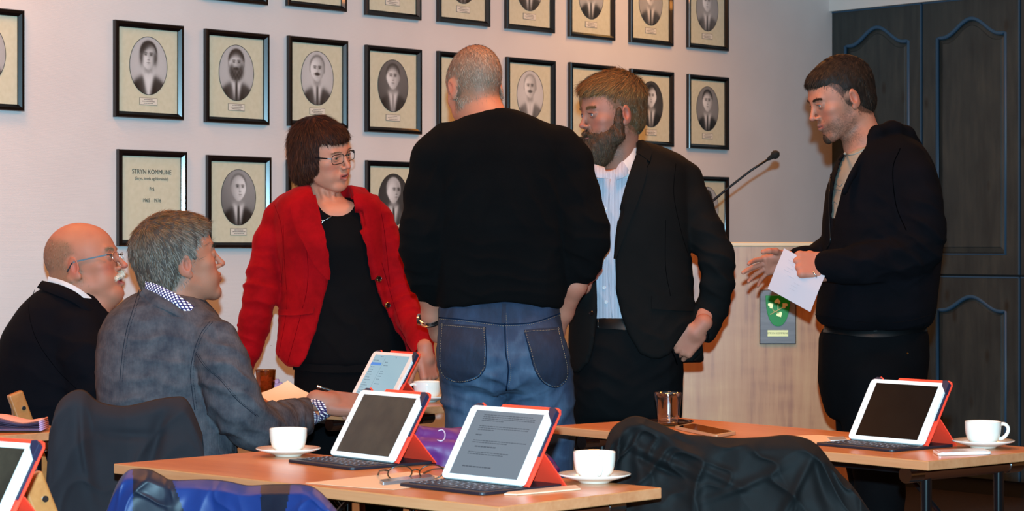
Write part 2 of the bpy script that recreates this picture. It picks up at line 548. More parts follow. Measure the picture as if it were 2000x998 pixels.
# ================================================================ picture wall plane
HF, WF = 0.36, 0.325           # outer size of one frame
WA = P(220, HORIZON, FPX*HF/190.0); WB = P(1340, HORIZON, FPX*HF/145.0)
WD = Vector(WB-WA); WD.z = 0; WD.normalize()
W0 = Vector((WA[0], WA[1], 0))
WN = Vector((WD.y, -WD.x, 0))          # towards the room
if WN.dot(Vector((0,-1,0))) < 0: WN = -WN
def wall_s(px):
    k = (px-1000.0)/FPX
    return (k*W0.y-W0.x)/(WD.x-k*WD.y)
def wall_p(s, z, off=0.0):
    return W0+WD*s+WN*off+Vector((0,0,z))
def wall_z(px, py):
    q = W0+WD*wall_s(px)
    return CAMZ-(py-HORIZON)/FPX*q.y
WANG = math.atan2(WD.y, WD.x)
CEIL = 3.0
S1 = wall_s(1632)
CORNER = wall_p(S1, 0)
LEFT = wall_p(-3.2, 0)
def slab(name, a, b, z0, z1, th, n, m):
    mb = MB(); a = Vector((a[0], a[1], 0)); b = Vector((b[0], b[1], 0)); n = Vector(n)*th
    vs = [a, b, b-n, a-n]
    mb.prism([(v.x, v.y) for v in vs], z0, z1)
    o = mb.build(name, m); o['kind'] = 'structure'; return o
slab('wall_back', LEFT, CORNER, 0, CEIL, 0.12, WN, M_WALL)
# wardrobe wall, running towards the viewer on the right
CDIR = Vector((0.66, -0.751, 0)).normalized()
CN = Vector((-CDIR.y, CDIR.x, 0))
if CN.y > 0: CN = -CN
CANG = math.atan2(CDIR.y, CDIR.x)
CEND = CORNER+CDIR*3.2
slab('wall_right', CORNER-CN*0.02, CEND-CN*0.02, 0, CEIL, 0.12, CN, M_WALL)
mb = MB(); mb.box((0, 5.5, -0.05), (12, 15, 0.1)); o = mb.build('floor', M_FLOOR); o['kind'] = 'structure'
mb = MB(); mb.box((0, 5.5, CEIL+0.05), (12, 15, 0.1)); o = mb.build('ceiling', M_WHITE); o['kind'] = 'structure'
mb = MB(); a = CORNER+WN*0.0; mb.bar(wall_p(-3.2, 0.05, 0.008), wall_p(S1, 0.05, 0.008), 0.014, 0.09)
o = mb.build('baseboard_back', M_WHITE); o['kind'] = 'structure'

# ================================================================ wardrobe
def m_stain():
    t = NT('blue_grey_stained_pine'); v = t.coord((9,9,1.1))
    a = t.noise(v, 3.0, 5, .65); v3 = t.coord((3,3,1.5)); b = t.noise(v3, 3.0, 2, .5)
    m1 = t.n('ShaderNodeMath', operation='MULTIPLY_ADD'); t.l(a, m1.inputs[0]); m1.inputs[1].default_value = 0.6
    m2 = t.n('ShaderNodeMath', operation='MULTIPLY'); t.l(b, m2.inputs[0]); m2.inputs[1].default_value = 0.4
    t.l(m2.outputs[0], m1.inputs[2])
    base = t.ramp(m1.outputs[0], [(0.3, (28,36,38)), (0.5, (43,50,50)), (0.72, (60,64,60))])
    # knots
    vo = t.n('ShaderNodeTexVoronoi'); vo.inputs['Scale'].default_value = 1.0
    v4 = t.coord((7,7,3.2)); t.l(v4, vo.inputs['Vector'])
    kn = t.ramp(vo.outputs['Distance'], [(0.05, (0,0,0)), (0.14, (255,255,255))])
    mx = t.n('ShaderNodeMixRGB', blend_type='MIX'); t.l(kn, mx.inputs[0]); mx.inputs[1].default_value = (*lin((34,34,30)), 1); t.l(base, mx.inputs[2])
    return t.done(mx.outputs[0], t.bump(a, 0.2, 0.0008), 0.5)
M_STAIN = m_stain()
M_BLUE = mat('blue_stained_moulding', (44,78,104), 0.45)
M_DARKGAP = mat('dark_gap', (12,14,15), 0.8)
WTOP, WMID = 2.46, 1.082
ward = thing('wardrobe', 'tall blue-grey stained pine wardrobe with arched panel doors', 'wardrobe', CORNER, CANG)
# local frame: x along the front, y = -CN side
YN = -1.0 if (Matrix.Rotation(CANG, 3, 'Z') @ Vector((0,-1,0))).dot(CN) > 0 else 1.0
def wl(x, y, z): return (x, YN*y, z)      # y>0 = towards the room
mb = MB(); mb.box(wl(1.6, 0.005, WTOP/2), (3.2, 0.02, WTOP)); mb.build('carcass', M_DARKGAP, ward)
DW = 0.594
def arch(w, h, rise, n=28, side=0.16):
    """closed outline of a cathedral arched panel centred on x=0, bottom z=0"""
    pts = [(-w/2, 0), (w/2, 0)]
    top = []
    for k in range(n+1):
        u = k/n; x = w/2-w*u; q = abs(2*u-1)
        z = h-rise*(1-0.0) + rise*(0.5+0.5*math.cos(math.pi*min(1, max(0, (q-0.0)/(1-side))))) if q < 1-side else h-rise
        top.append((x, z))
    return pts+top
def door(x0, z0, z1, rise):
    w, h = DW, z1-z0
    d = MB(); cx = x0+w/2
    st = 0.085
    # stile and rail frame with an arched opening: panel is set back, frame built as ring
    pw, ph = w-2*st-0.005, h-2*0.10
    inner = [(cx+x, z0+0.10+z) for x, z in arch(pw, ph, rise)]
    outer = []
    for (x, z) in inner:
        u = (x-(cx-pw/2))/pw
        outer.append((cx-w/2+u*w, z0 if z < z0+0.11 else z1))
    # keep side corners
    n = len(inner); vs = []; fs = []
    yo = 0.033
    for ring, y in ((outer, yo), (inner, yo), (inner, 0.012), (outer, 0.012)):
        vs += [wl(x, y, z) for x, z in ring]
    for i in range(n):
        j = (i+1) % n
        for r in range(4):
            r2 = (r+1) % 4
            fs.append((r*n+i, r*n+j, r2*n+j, r2*n+i))
    d.add(vs, fs)
    o = d.build('door', M_STAIN, ward)
    # moulding following the opening: tube
    mo = MB(); mo.tube([wl(x, yo-0.006, z) for x, z in inner], 0.0105, 8, closed=True); mo.build('moulding', M_BLUE, o, smooth='all')
    # raised panel
    pb = MB(); c = (cx, z0+0.10+ph/2)
    def ring(k, y):
        return [wl(cx+(x-cx)*k[0], y, c[1]+(z-c[1])*k[1]) for x, z in inner]
    rings = [ring((1.0,1.0), 0.014), ring((0.985,0.992), 0.014), ring((0.86,0.945), 0.022), ring((0.845,0.938), 0.026)]
    vs = [v for r in rings for v in r]; fs = []
    for r in range(3):
        for i in range(n):
            j = (i+1) % n
            fs.append((r*n+i, r*n+j, (r+1)*n+j, (r+1)*n+i))
    fs.append(tuple(3*n+i for i in range(n)))
    pb.add(vs, fs); pb.build('raised_panel', M_STAIN, o)
    e = MB(); e.box(wl(x0+w-0.004, 0.03, (z0+z1)/2), (0.008, 0.014, h)); e.box(wl(cx, 0.031, z1-0.003), (w, 0.012, 0.006))
    e.build('edge_bead', M_BLUE, o)
    return o
for k in range(4):
    door(0.004+k*0.6, WMID+0.006, WTOP, 0.085)
    door(0.004+k*0.6, 0.08, WMID-0.004, 0.07)
bpy.context.view_layer.update()
mb = MB(); a = CORNER+CN*0.035+Vector((0,0,(WTOP+CEIL)/2)); b = CEND+CN*0.035+Vector((0,0,(WTOP+CEIL)/2))
mb.bar(a, b, 0.05, CEIL-WTOP-0.004)
o = mb.build('trim_1', M_WHITE); o['kind'] = 'structure'

# ================================================================ portraits on the wall
def sg(x, k=14.0): return 1/(1+np.exp(-np.clip(x*k, -30, 30)))
def portrait_tone(U, V, p):
    """grey tones of an old portrait photograph; U right, V up, both -1..1"""
    U = U*.84; V = (V-.05)*.86+.01
    bg = p.get('bg', .72); grad = p.get('grad', 0.0)
    T = bg+grad*(V*0.5+U*0.3)-0.06*(U*U+V*V)
    fx = p.get('fx', 0.0); fy = 0.25; tu = p.get('turn', 0.0)
    fw, fh = 0.36, 0.40
    # shoulders
    sh = 1-(np.abs(U-fx*0.5)/0.98)**2.2
    body = sg((sh*0.55-0.85)-V, 24)
    suit = p.get('suit', 0.16)+0.05*np.sin(U*9+V*4)+0.03*sg(U*V*6)
    T = T*(1-body)+suit*body
    # shirt triangle
    wv = np.clip((-0.28-V)*-1, -9, 9)
    tri = sg(0.26*(1+(V+0.3)*1.15)-np.abs(U-fx), 30)*sg(-0.22-V, 30)*sg(V+1.05, 30)
    T = T*(1-tri)+0.88*tri
    # neck
    neck = sg(0.17-np.abs(U-fx), 30)*sg(0.15-V, 20)*sg(V+0.27, 24)
    T = T*(1-neck)+(0.60)*neck
    # tie
    tie = p.get('tie', 'long')
    if tie == 'long':
        m = sg(0.045+0.05*np.clip(-0.35-V, 0, 1)-np.abs(U-fx), 60)*sg(-0.29-V, 40)
        T = T*(1-m)+p.get('tiec', .15)*m
    elif tie == 'bow':
        m = sg(0.13-np.abs(U-fx), 40)*sg(0.03+0.5*np.abs(U-fx)-np.abs(V+0.33), 40)
        T = T*(1-m)+p.get('tiec', .15)*m
    # head
    r = np.sqrt(((U-fx)/fw)**2+((V-fy-0.0)/fh)**2)
    hr = np.sqrt(((U-fx)/(fw+.035))**2+((V-fy-0.10)/(fh*0.92))**2)
    hairt = p.get('hair', .2)
    hm = sg(1-hr, 34)*sg(V-fy+0.02, 16)
    T = T*(1-hm)+hairt*hm
    ear = sg(1-np.sqrt(((np.abs(U-fx)-fw*0.98)/.05)**2+((V-fy+.02)/.1)**2), 8)
    T = T*(1-ear)+0.55*ear
    jaw = np.where(V < fy, fw*(1-0.30*np.clip((fy-V)/fh, 0, 1)**2), fw)
    r = np.sqrt(((U-fx)/jaw)**2+((V-fy)/fh)**2)
    hl = p.get('line', 0.30)       # hairline height
    part = p.get('part', 0.0)
    face = sg(1-r, 44)*sg(fy+hl-0.10*((U-fx)/fw)**2*2+part*(U-fx)-V, 22)
    lit = 0.84+0.16*(-(U-fx)/fw)*p.get('side', 1)-0.14*np.clip(r-0.5, 0, 1)
    T = T*(1-face)+lit*face
    cx = fx+tu*0.08
    for sx in (-1, 1):
        ex = cx+sx*0.125
        b = sg(1-np.sqrt(((U-ex)/.085)**2+((V-fy-0.10+0.02*sx*(U-ex))/.02)**2), 6); T -= 0.34*b*face
        b = sg(1-np.sqrt(((U-ex)/.055)**2+((V-fy-0.045)/.022)**2), 6); T -= 0.42*b*face
        b = sg(1-np.sqrt(((U-ex)/.09)**2+((V-fy-0.06)/.055)**2), 3); T -= 0.14*b*face
        if p.get('glasses'):
            q = np.abs(np.sqrt(((U-ex)/.095)**2+((V-fy-0.045)/.075)**2)-1); T -= 0.45*sg(.13-q, 20)*face
    ns = sg(0.03-np.abs(U-cx-0.035*p.get('side', 1)), 50)*sg(V-fy+0.11, 30)*sg(fy+0.06-V, 30); T -= 0.13*ns*face
    b = sg(1-np.sqrt(((U-cx)/.055)**2+((V-fy+0.105)/.018)**2), 5); T -= 0.28*b*face
    b = sg(1-np.sqrt(((U-cx)/.085)**2+((V-fy+0.195)/.014)**2), 6); T -= 0.38*b*face
    b = sg(1-np.sqrt(((U-cx)/.07)**2+((V-fy+0.245)/.02)**2), 4); T -= 0.08*b*face
    if p.get('mous'):
        b = sg(1-np.sqrt(((U-cx)/.14)**2+((V-fy+0.155)/.042)**2), 6); T = T*(1-b)+p['mous']*b
    if p.get('beard'):
        bm = sg(1-np.sqrt(((U-fx)/(fw*0.95))**2+((V-fy+0.20)/.34)**2), 10)*sg(fy-0.10-0.25*(1-np.abs(U-fx)/fw)*0-V+1.2*(np.abs(U-cx)-0.12)*0.6, 16)
        T = T*(1-bm)+(p['beard']+0.06*np.sin(U*40)*np.cos(V*31))*bm
    if p.get('sideb'):
        bm = sg(0.06-np.abs(np.abs(U-fx)-fw*0.86), 30)*sg(fy+0.1-V, 20)*sg(V-fy+0.24, 20)
        T = T*(1-bm)+p['sideb']*bm
    return np.clip(T, 0.03, 0.95)
def oval_mesh(name, a, b, y, p):
    NR, NS = 34, 84
    r = (np.arange(NR+1)/NR)[:, None]; th = (np.arange(NS)/NS*2*np.pi)[None, :]
    U = (r*np.cos(th)); V = (r*np.sin(th))
    T = portrait_tone(U, V, p)
    vs = np.stack([U*a, np.full_like(U, y), V*b], -1).reshape(-1, 3)
    fs = []
    for i in range(NR):
        for k in range(NS):
            k2 = (k+1) % NS
            if i == 0: fs.append((k, NS+k, NS+k2))
            else: fs.append((i*NS+k, (i+1)*NS+k, (i+1)*NS+k2, i*NS+k2))
    me = bpy.data.meshes.new(name); me.from_pydata(vs.tolist(), [], fs); me.update()
    ca = me.color_attributes.new('tone', 'FLOAT_COLOR', 'POINT')
    t = T.reshape(-1); t = t**2.2; w = p.get('warm', 0.0)
    c = np.stack([t*(1+w), t, t*(1-w), np.ones_like(t)], -1).astype(np.float32)
    ca.data.foreach_set('color', c.ravel()); me.materials.append(M_PHOTO)
    return me
def picture(s, z, label, p=None, glossy=False, group=None, title=False):
    """s,z = centre of the frame on the wall"""
    c = wall_p(s, z, 0.002)
    t = thing('picture_frame', label, 'picture', c, WANG, group)
    sgn = 1.0 if (Matrix.Rotation(WANG, 3, 'Z') @ Vector((0,-1,0))).dot(WN) > 0 else -1.0
    Y = lambda v: -v*sgn
    bw, D = 0.0235, 0.02
    w, h = WF, HF
    m = MB()
    prof = [(0, 0), (0, D*0.8), (0.003, D), (bw*0.55, D), (bw, D*0.55), (bw, 0.004)]
    rings = []
    for (ins, d) in prof:
        rings.append([(-w/2+ins, Y(d), -h/2+ins), (w/2-ins, Y(d), -h/2+ins), (w/2-ins, Y(d), h/2-ins), (-w/2+ins, Y(d), h/2-ins)])
    vs = [v for r in rings for v in r]; fs = []
    for i in range(len(prof)-1):
        for k in range(4):
            k2 = (k+1) % 4; fs.append((i*4+k, i*4+k2, (i+1)*4+k2, (i+1)*4+k))
    m.add(vs, fs); m.build('frame_moulding', M_FRAME2 if glossy else M_FRAME, t)
    m = MB(); m.box((0, Y(0.003), 0), (w-2*bw+0.004, 0.003, h-2*bw+0.004)); m.build('mount_board', M_MAT, t)
    if p is not None:
        oz = 0.019; a, b = 0.089, 0.1085
        if title is False:
            o = link('portrait_photograph', oval_mesh('portrait', a, b, Y(0.0056), p), t); o.location = (0, 0, oz)
            m = MB(); m.tube([(a*math.cos(q*2*math.pi/64), Y(0.0058), oz+b*math.sin(q*2*math.pi/64)) for q in range(64)], 0.0011, 5, closed=True)
            m.build('oval_rim', M_INK, t)
            m = MB(); m.box((0, Y(0.0055), -0.115), (0.084, 0.0015, 0.027)); cp = m.build('caption_plate', M_INK2, t)
            m = MB(); m.box((0, Y(0.0063), -0.115), (0.081, 0.0010, 0.0240)); m.build('caption_paper', M_PLATE, cp)
            rnd = random.Random(int(s*1000)+int(z*77))
            m = MB()
            for j, lw in enumerate((0.044, 0.062, 0.048)):
                x = -lw/2
                while x < lw/2-0.003:
                    ww = rnd.uniform(0.003, 0.009); m.box((x+ww/2, Y(0.0070), -0.115+0.0068-j*0.0068), (ww, 0.0004, 0.0022)); x += ww+0.0016
            q = m.build('caption_lettering', M_INK2, cp); q['kind'] = 'stuff'
    if title:
        R = Matrix.Rotation(math.radians(90), 3, 'X')
        if sgn < 0: R = Matrix.Rotation(math.pi, 3, 'Z') @ R
        for body, zz, sz in (('STRYN KOMMUNE', 0.099, 0.0245), ('(Stryn, Innvik og Hornindal)', 0.074, 0.0155), ('Frå', 0.035, 0.0200), ('1965 - 1976', -0.008, 0.0200)):
            text_mesh('lettering', body, sz, M_INK, t, (0, Y(0.0062), zz), R, 0.0002, squeeze=0.92)
    m = MB(); g = [(-w/2+bw*.8, Y(0.0085), -h/2+bw*.8), (w/2-bw*.8, Y(0.0085), -h/2+bw*.8), (w/2-bw*.8, Y(0.0085), h/2-bw*.8), (-w/2+bw*.8, Y(0.0085), h/2-bw*.8)]
    m.add(g, [(0,1,2,3)] if (sgn > 0) else [(3,2,1,0)]); m.build('glass_pane', M_PANE, t)
    return t
def fcen(xl, xr, yt, yb):
    xm = (xl+xr)/2.0
    return (wall_s(xl)+wall_s(xr))/2, wall_z(xm, (yt+yb)/2.0)
R2 = [  # xl, xr, y top (mid), y bottom (mid)
 (0, -92, 42, 17, 212, None, 'partly seen picture frame at the left edge, left of all others', {}),
 (1, 220, 353, 45, 232, None, 'framed oval portrait of a man with side whiskers and light bow tie, left end', dict(bg=.78, hair=.2, sideb=.22, tie='bow', tiec=.85, part=.5, suit=.17, line=.25)),
 (2, 398, 519, 63, 241, None, 'framed oval portrait of a man with a full dark beard', dict(bg=.76, hair=.2, beard=.24, mous=.18, suit=.2, line=.27)),
 (3, 560, 673, 78, 246, None, 'framed oval portrait of a balding moustached man, above the woman in red', dict(bg=.80, hair=.5, line=.42, mous=.2, suit=.22, tiec=.2)),
 (4, 712, 817, 93, 260, None, 'framed oval portrait of a stern clean-shaven man on a grey ground', dict(bg=.42, grad=.1, hair=.28, suit=.18, tiec=.55, line=.3)),
 (5, 853, 950, 106, 265, None, 'picture frame mostly hidden behind the grey-haired man in black', dict(bg=.7)),
 (6, 987, 1078, 118, 270, None, 'framed oval portrait of a bald moustached man with light tie, right of the sweater man', dict(bg=.83, hair=.62, line=.45, mous=.35, suit=.4, tiec=.8)),
 (7, 1109, 1197, 128, 276, None, 'picture frame half hidden behind the bearded man\'s hair', dict(bg=.5, hair=.4)),
 (8, 1227, 1311, 139, 284, None, 'framed oval portrait with a dark ground, just right of the bearded man\'s head', dict(bg=.30, hair=.15, suit=.12, side=-1, part=.4, tiec=.3)),
 (9, 1339, 1419, 148, 292, None, 'framed oval portrait of a smiling dark-haired man, last of the middle row', dict(bg=.55, hair=.2, suit=.12, tiec=.1, line=.33)),
]
for (c, xl, xr, yt, yb, _, lab, p) in R2:
    s_, z_ = fcen(xl, xr, yt, yb)
    if c == 0:
        s_ = wall_s(42)-WF/2
    picture(s_, z_, lab, p, group='portraits in the middle row')
R1 = [
 (2, 395, 516, 5, 'bottom edge of a frame in the top row, above the full dark beard portrait', dict(bg=.7)),
 (3, 557, 671, 18, 'bottom part of a frame in the top row with blank cream mount in view', dict(bg=.7)),
 (4, 711, 816, 35, 'top row frame with only its caption in view, above the grey-ground portrait', dict(bg=.75)),
 (5, 852, 951, 48, 'top row frame showing a dark suit tip, above the grey-haired man', dict(bg=.5, suit=.08)),
 (6, 984, 1078, 61, 'top row frame showing a dark suit and long tie, fourth from the wall corner', dict(bg=.75, suit=.14)),
 (7, 1107, 1196, 76, 'top row portrait with black suit and light shirt, above the bearded man', dict(bg=.7, suit=.08, hair=.3)),
 (8, 1226, 1310, 87, 'top row portrait of a young man in dark suit, second from the wall corner', dict(bg=.66, suit=.2, warm=.08)),
 (9, 1339, 1418, 97, 'top row portrait in a grey suit, nearest the wall corner', dict(bg=.62, suit=.3, hair=.45, line=.36)),
]
for (c, xl, xr, yb, lab, p) in R1:
    s_ = (wall_s(xl)+wall_s(xr))/2
    picture(s_, wall_z((xl+xr)/2, yb)+HF/2, lab, p, group='portraits in the top row')
R3 = [
 (1, 228, 358, 296, 479, 'framed cream title sheet reading STRYN KOMMUNE', None, True),
 (2, 402, 523, 307, 483, 'framed oval portrait of an older bald man, below the full dark beard portrait', dict(bg=.55, grad=.2, hair=.45, line=.44, suit=.12, side=-1, turn=1), False),
 (3, 562, 668, 320, 482, 'picture frame almost hidden behind the woman in red', dict(bg=.6), False),
 (4, 714, 817, 320, 478, 'framed oval portrait of a white-haired man, between woman in red and sweater man', dict(bg=.28, hair=.75, line=.36, suit=.3, turn=2, part=.3), False),
 (9, 1340, 1418, 345, 487, 'picture frame partly hidden behind the suited man\'s shoulder and the microphone', dict(bg=.72, hair=.2), False),
]
for (c, xl, xr, yt, yb, lab, p, ti) in R3:
    s_, z_ = fcen(xl, xr, yt, yb)
    picture(s_, z_, lab, p, glossy=True, group='pictures in the bottom row', title=ti)

# ================================================================ lectern, plaque, microphone
def m_ash():
    t = NT('pale_birch_veneer'); v = t.coord((16,16,0.9))
    a = t.noise(v, 2.2, 5, .6); v2 = t.coord((1.4,1.4,1.0)); b = t.noise(v2, 2.5, 3, .55)
    v3 = t.coord((5,5,22), rot=(0,0.5,0)); c = t.noise(v3, 1.0, 2, .5)
    m1 = t.n('ShaderNodeMath', operation='MULTIPLY_ADD'); t.l(a, m1.inputs[0]); m1.inputs[1].default_value = 0.5
    m2 = t.n('ShaderNodeMath', operation='MULTIPLY_ADD'); t.l(b, m2.inputs[0]); m2.inputs[1].default_value = 0.35
    m3 = t.n('ShaderNodeMath', operation='MULTIPLY'); t.l(c, m3.inputs[0]); m3.inputs[1].default_value = 0.15
    t.l(m3.outputs[0], m2.inputs[2]); t.l(m2.outputs[0], m1.inputs[2])
    col = t.ramp(m1.outputs[0], [(0.36, (146,86,48)), (0.47, (176,118,72)), (0.56,(184,130,82)), (0.66, (198,148,96))])
    return t.done(col, None, 0.32, Coat_Weight=0.15)
M_BIRCH = m_ash()
M_TRIM = m_wood('birch_edge', (228,186,138), (220,176,126), (206,158,110))
ZL = 8.6
lec = thing('lectern', 'tall pale wooden lectern between the suited man and the man in the hoodie', 'lectern', (0, 0, 0))
xl, xr = P(1302, 0, ZL)[0], P(1742, 0, ZL)[0]; top = CAMZ+(HORIZON-473)/FPX*ZL
mb = MB(); mb.box(((xl+xr)/2, ZL+0.012, (top-0.016)/2), (xr-xl, 0.024, top-0.016)); mb.build('front_panel', M_BIRCH, lec)
for x in (xl+0.012, xr-0.012):
    mb = MB(); mb.box((x, ZL+0.26, (top-0.1)/2), (0.024, 0.46, top-0.1)); mb.build('side_panel', M_BIRCH, lec)
mb = MB(); mb.box(((xl+xr)/2, ZL+0.010, top-0.008), (xr-xl+0.01, 0.032, 0.016)); mb.build('edge_trim', M_TRIM, lec, bevel=0.003)
mb = MB(); mb.box(((xl+xr)/2, ZL+0.27, top-0.16), (xr-xl-0.05, 0.46, 0.02)); mb.build('reading_shelf', M_BIRCH, lec)
# microphone
M_BLACKM = mat('black_metal', (22,22,24), 0.35, Metallic=0.6)
M_FOAM = mat('black_foam', (14,15,14), 0.9)
mic = thing('gooseneck_microphone', 'black gooseneck microphone rising from the lectern', 'microphone', (P(1322, 473, ZL+.2)[0], ZL+0.2, top-0.15))
def lp(root, p): return Vector(p)-root.location
pts = [(1322, 556), (1322, 500), (1330, 455), (1352, 425), (1385, 398), (1420, 369), (1465, 334), (1508, 306)]
w = [lp(mic, P(x, y, ZL+0.2-0.02*i)) for i, (x, y) in enumerate(pts)]
mb = MB(); mb.tube(w, [0.0055]*5+[0.0045]*3, 10); mb.build('gooseneck', M_BLACKM, mic, smooth='all')
e = w[-1]; d = (w[-1]-w[-2]).normalized()
mb = MB(); mb.tube([e-d*0.02, e-d*0.012, e, e+d*0.006, e+d*0.016, e+d*0.026, e+d*0.032], [0.006,0.008,0.010,0.0155,0.0175,0.013,0.004], 14); mb.build('foam_windshield', M_FOAM, mic, smooth='all')
mb = MB(); mb.lathe([(0.0,0),(0.03,0),(0.03,0.012),(0.012,0.02),(0.008,0.03)], (0,0,0), 20); mb.build('mount_base', M_BLACKM, mic, smooth=True)
# plaque
M_SLATE = m_wood('grey_stained_board', (128,122,122), (112,106,108), (92,86,88), rough=0.45)
M_EDGE = mat('dark_wood_edge', (58,34,26), 0.5)
M_GREEN = mat('green_enamel', (24,132,40), 0.25, Coat_Weight=0.5)
M_GOLD = mat('pale_gilt', (226,205,140), 0.35, Metallic=0.35)
M_BRASS = mat('brass_plate', (214,190,128), 0.4, Metallic=0.3)
k = ZL/FPX
pc = P(1518.5, 619, ZL)
pl = thing('coat_of_arms_plaque', 'small grey wooden plaque with green leaf-branch shield on the lectern front', 'plaque', (pc[0], ZL, pc[2]))
pw, ph = 71*k, 106*k
mb = MB(); mb.box((0, -0.008, 0), (pw, 0.014, ph)); mb.build('board', M_EDGE, pl, bevel=0.002)
mb = MB(); mb.box((-0.001, -0.0165, 0.001), (pw-0.006, 0.004, ph-0.006)); mb.build('board_face', M_SLATE, pl)
def pq(x, y): return ((x-1518.5)*k, -(y-619)*k)
sh = [pq(1494,577), pq(1542,577)]
for q in range(1, 12):
    u = q/12; sh.append(pq(1542-24*(u**1.9)*1.0, 577+60*math.sin(u*math.pi/2*1.0)**0.9))
sh.append(pq(1518.5, 637))
for q in range(11, 0, -1):
    u = q/12; sh.append(pq(1494+24*(u**1.9), 577+60*math.sin(u*math.pi/2)**0.9))
mb = MB(); mb.prism(sh, 0, 1, lambda p: (p[0], -0.0185-0.006*p[2], p[1])); sho = mb.build('shield', M_GREEN, pl, bevel=0.0012)
def heart(cx, cy, ang, s):
    out = []
    for q in range(24):
        t_ = q/24*2*math.pi
        x = 16*math.sin(t_)**3; y = 13*math.cos(t_)-5*math.cos(2*t_)-2*math.cos(3*t_)-math.cos(4*t_)
        x, y = x/16*s, y/16*s
        out.append((cx+x*math.cos(ang)-y*math.sin(ang), cy+x*math.sin(ang)+y*math.cos(ang)))
    return out
for (x, y, a) in ((1504,596,2.2), (1517,588,math.pi*.95), (1531,596,3.9), (1521,614,0.5)):
    c = pq(x, y); mb = MB(); mb.prism(heart(c[0], c[1], a, 0.0115), 0, 1, lambda p: (p[0], -0.0245-0.003*p[2], p[1])); mb.build('gilt_leaf', M_GOLD, sho)
mb = MB()
for (a, b) in (((1503,614),(1529,599)), ((1511,609),(1506,600)), ((1518,605),(1518,594)), ((1513,608),(1520,611))):
    A, B = pq(*a), pq(*b); mb.tube([(A[0], -0.026, A[1]), (B[0], -0.026, B[1])], 0.0016, 6)
mb.build('gilt_twig', M_GOLD, sho)
mb = MB(); c = pq(1518, 650.5); mb.box((c[0], -0.0195, c[1]), (40*k, 0.002, 12*k)); npl = mb.build('name_plate', M_BRASS, pl)
text_mesh('plate_lettering', 'STRYN KOMMUNE', 0.0095, M_INK, npl, (c[0], -0.0208, c[1]), Matrix.Rotation(math.radians(90), 3, 'X'), 0.0002)
# ================================================================ tables
TZ = 0.74
M_BEECH = m_wood('beech_table_top', (214,146,92), (206,132,78), (190,114,66), scale=(1,1,1), rough=0.28, stretch=9, bumpy=0.03)
M_BEECHE = m_wood('beech_edge_band', (206,140,98), (198,130,88), (186,116,76), rough=0.4, stretch=14, bumpy=0.03)
M_CHROME = mat('chrome', (190,190,192), 0.18, Metallic=1.0)
M_BLACKTUBE = mat('black_steel_tube', (12,12,14), 0.2, Coat_Weight=0.5)
M_UNDER = mat('dark_red_brown_underside', (70,30,16), 0.3)
def table(label, A, B, depth, hidelegs=False):
    """A = left front corner px, B = right/near front corner px; the top runs back by depth"""
    a = Vector(on_plane(A[0], A[1], TZ)); b = Vector(on_plane(B[0], B[1], TZ))
    d = (b-a); L = d.length; d.normalize(); n = Vector((-d.y, d.x, 0))
    ang = math.atan2(d.y, d.x)
    t = thing('folding_table', label, 'table', (a.x, a.y, 0), ang)
    m = MB(); m.box((L/2, depth/2, TZ-0.0015), (L-0.002, depth-0.002, 0.003)); m.box((L/2, depth/2, TZ-0.0205), (L-0.004, depth-0.004, 0.003)); m.build('table_top', M_BEECH, t)
    m = MB()
    m.prism([(0,0),(L,0),(L,depth),(0,depth)], TZ-0.0215, TZ-0.0012); m.build('edge_band', M_BEECHE, t, bevel=0.0012)
    for sx in (0.09, L-0.09):
        i = -1 if sx > L/2 else 1
        m = MB(); m.tube([(sx, 0.03, TZ-0.040), (sx, depth-0.03, TZ-0.040)], 0.0175, 14); m.build('rail', M_UNDER, t, smooth=True)
        for yy in (0.05, depth-0.05):
            m = MB(); m.tube([(sx, yy-0.024, TZ-0.040), (sx, yy+0.024, TZ-0.040)], 0.0195, 14); m.box((sx, yy, TZ-0.0225), (0.05, 0.03, 0.003)); m.build('clamp', M_CHROME, t, smooth=True)
        for yy in (0.10, depth-0.10):
            m = MB(); m.tube([(sx, yy, TZ-0.05), (sx, yy, 0.05)], 0.013, 12); lg = m.build('leg', M_BLACKTUBE, t, smooth=True)
            m = MB(); m.tube([(sx, yy, 0.03), (sx, yy, 0.0)], 0.016, 10); m.build('leg_foot', M_BLACKTUBE, lg, smooth=True)
        m = MB(); m.tube([(sx, 0.04, 0.045), (sx, depth-0.04, 0.045)], 0.013, 10); m.build('foot_bar', M_BLACKTUBE, t, smooth=True)
        for yy in (0.10, depth-0.10):
            m = MB(); m.tube([(sx+i*0.32, yy, TZ-0.05), (sx, yy, 0.42)], 0.006, 8); m.build('folding_stay', M_BLACKTUBE, t, smooth=True)
    m = MB(); m.box((L/2, depth*0.5, TZ-0.045), (L-0.24, 0.02, 0.035)); m.build('stretcher', M_BLACKTUBE, t)
    return t
TF = table('long wooden folding table in the foreground, with two tablets and two cups', (222,905.7), (975,990), 0.468)
TR = table('wooden folding table on the right, with the water glass and one tablet', (1079,831.5), (1813,900.6), 0.465)
# left table given by its right corners
c3 = Vector(on_plane(186, 840, TZ)); dl = Vector((.72, -.695, 0)).normalized(); dn = Vector((.70, .715, 0)).normalized()
b3 = c3-Vector((.745, .667, 0))*0.47; a3 = b3-dl*1.2
def topx(v): return (1000+v.x/v.y*FPX, HORIZON+(CAMZ-TZ)/v.y*FPX)
TL = table('wooden folding table cut by the left photo edge, with a lilac napkin', topx(a3), topx(b3), 0.47)
b4 = Vector(on_plane(669.5, 806.5, TZ)); a4 = b4-dl*1.2
TB = table('wooden folding table in front of the woman in red, behind the first table', topx(a4), topx(b4), 0.47)

bf = Vector((-0.684, 3.2, 0)); af = bf-dl*1.2
table('wooden folding table just outside the lower left corner, under the cut-off tablet', topx(af), topx(bf), 0.47)

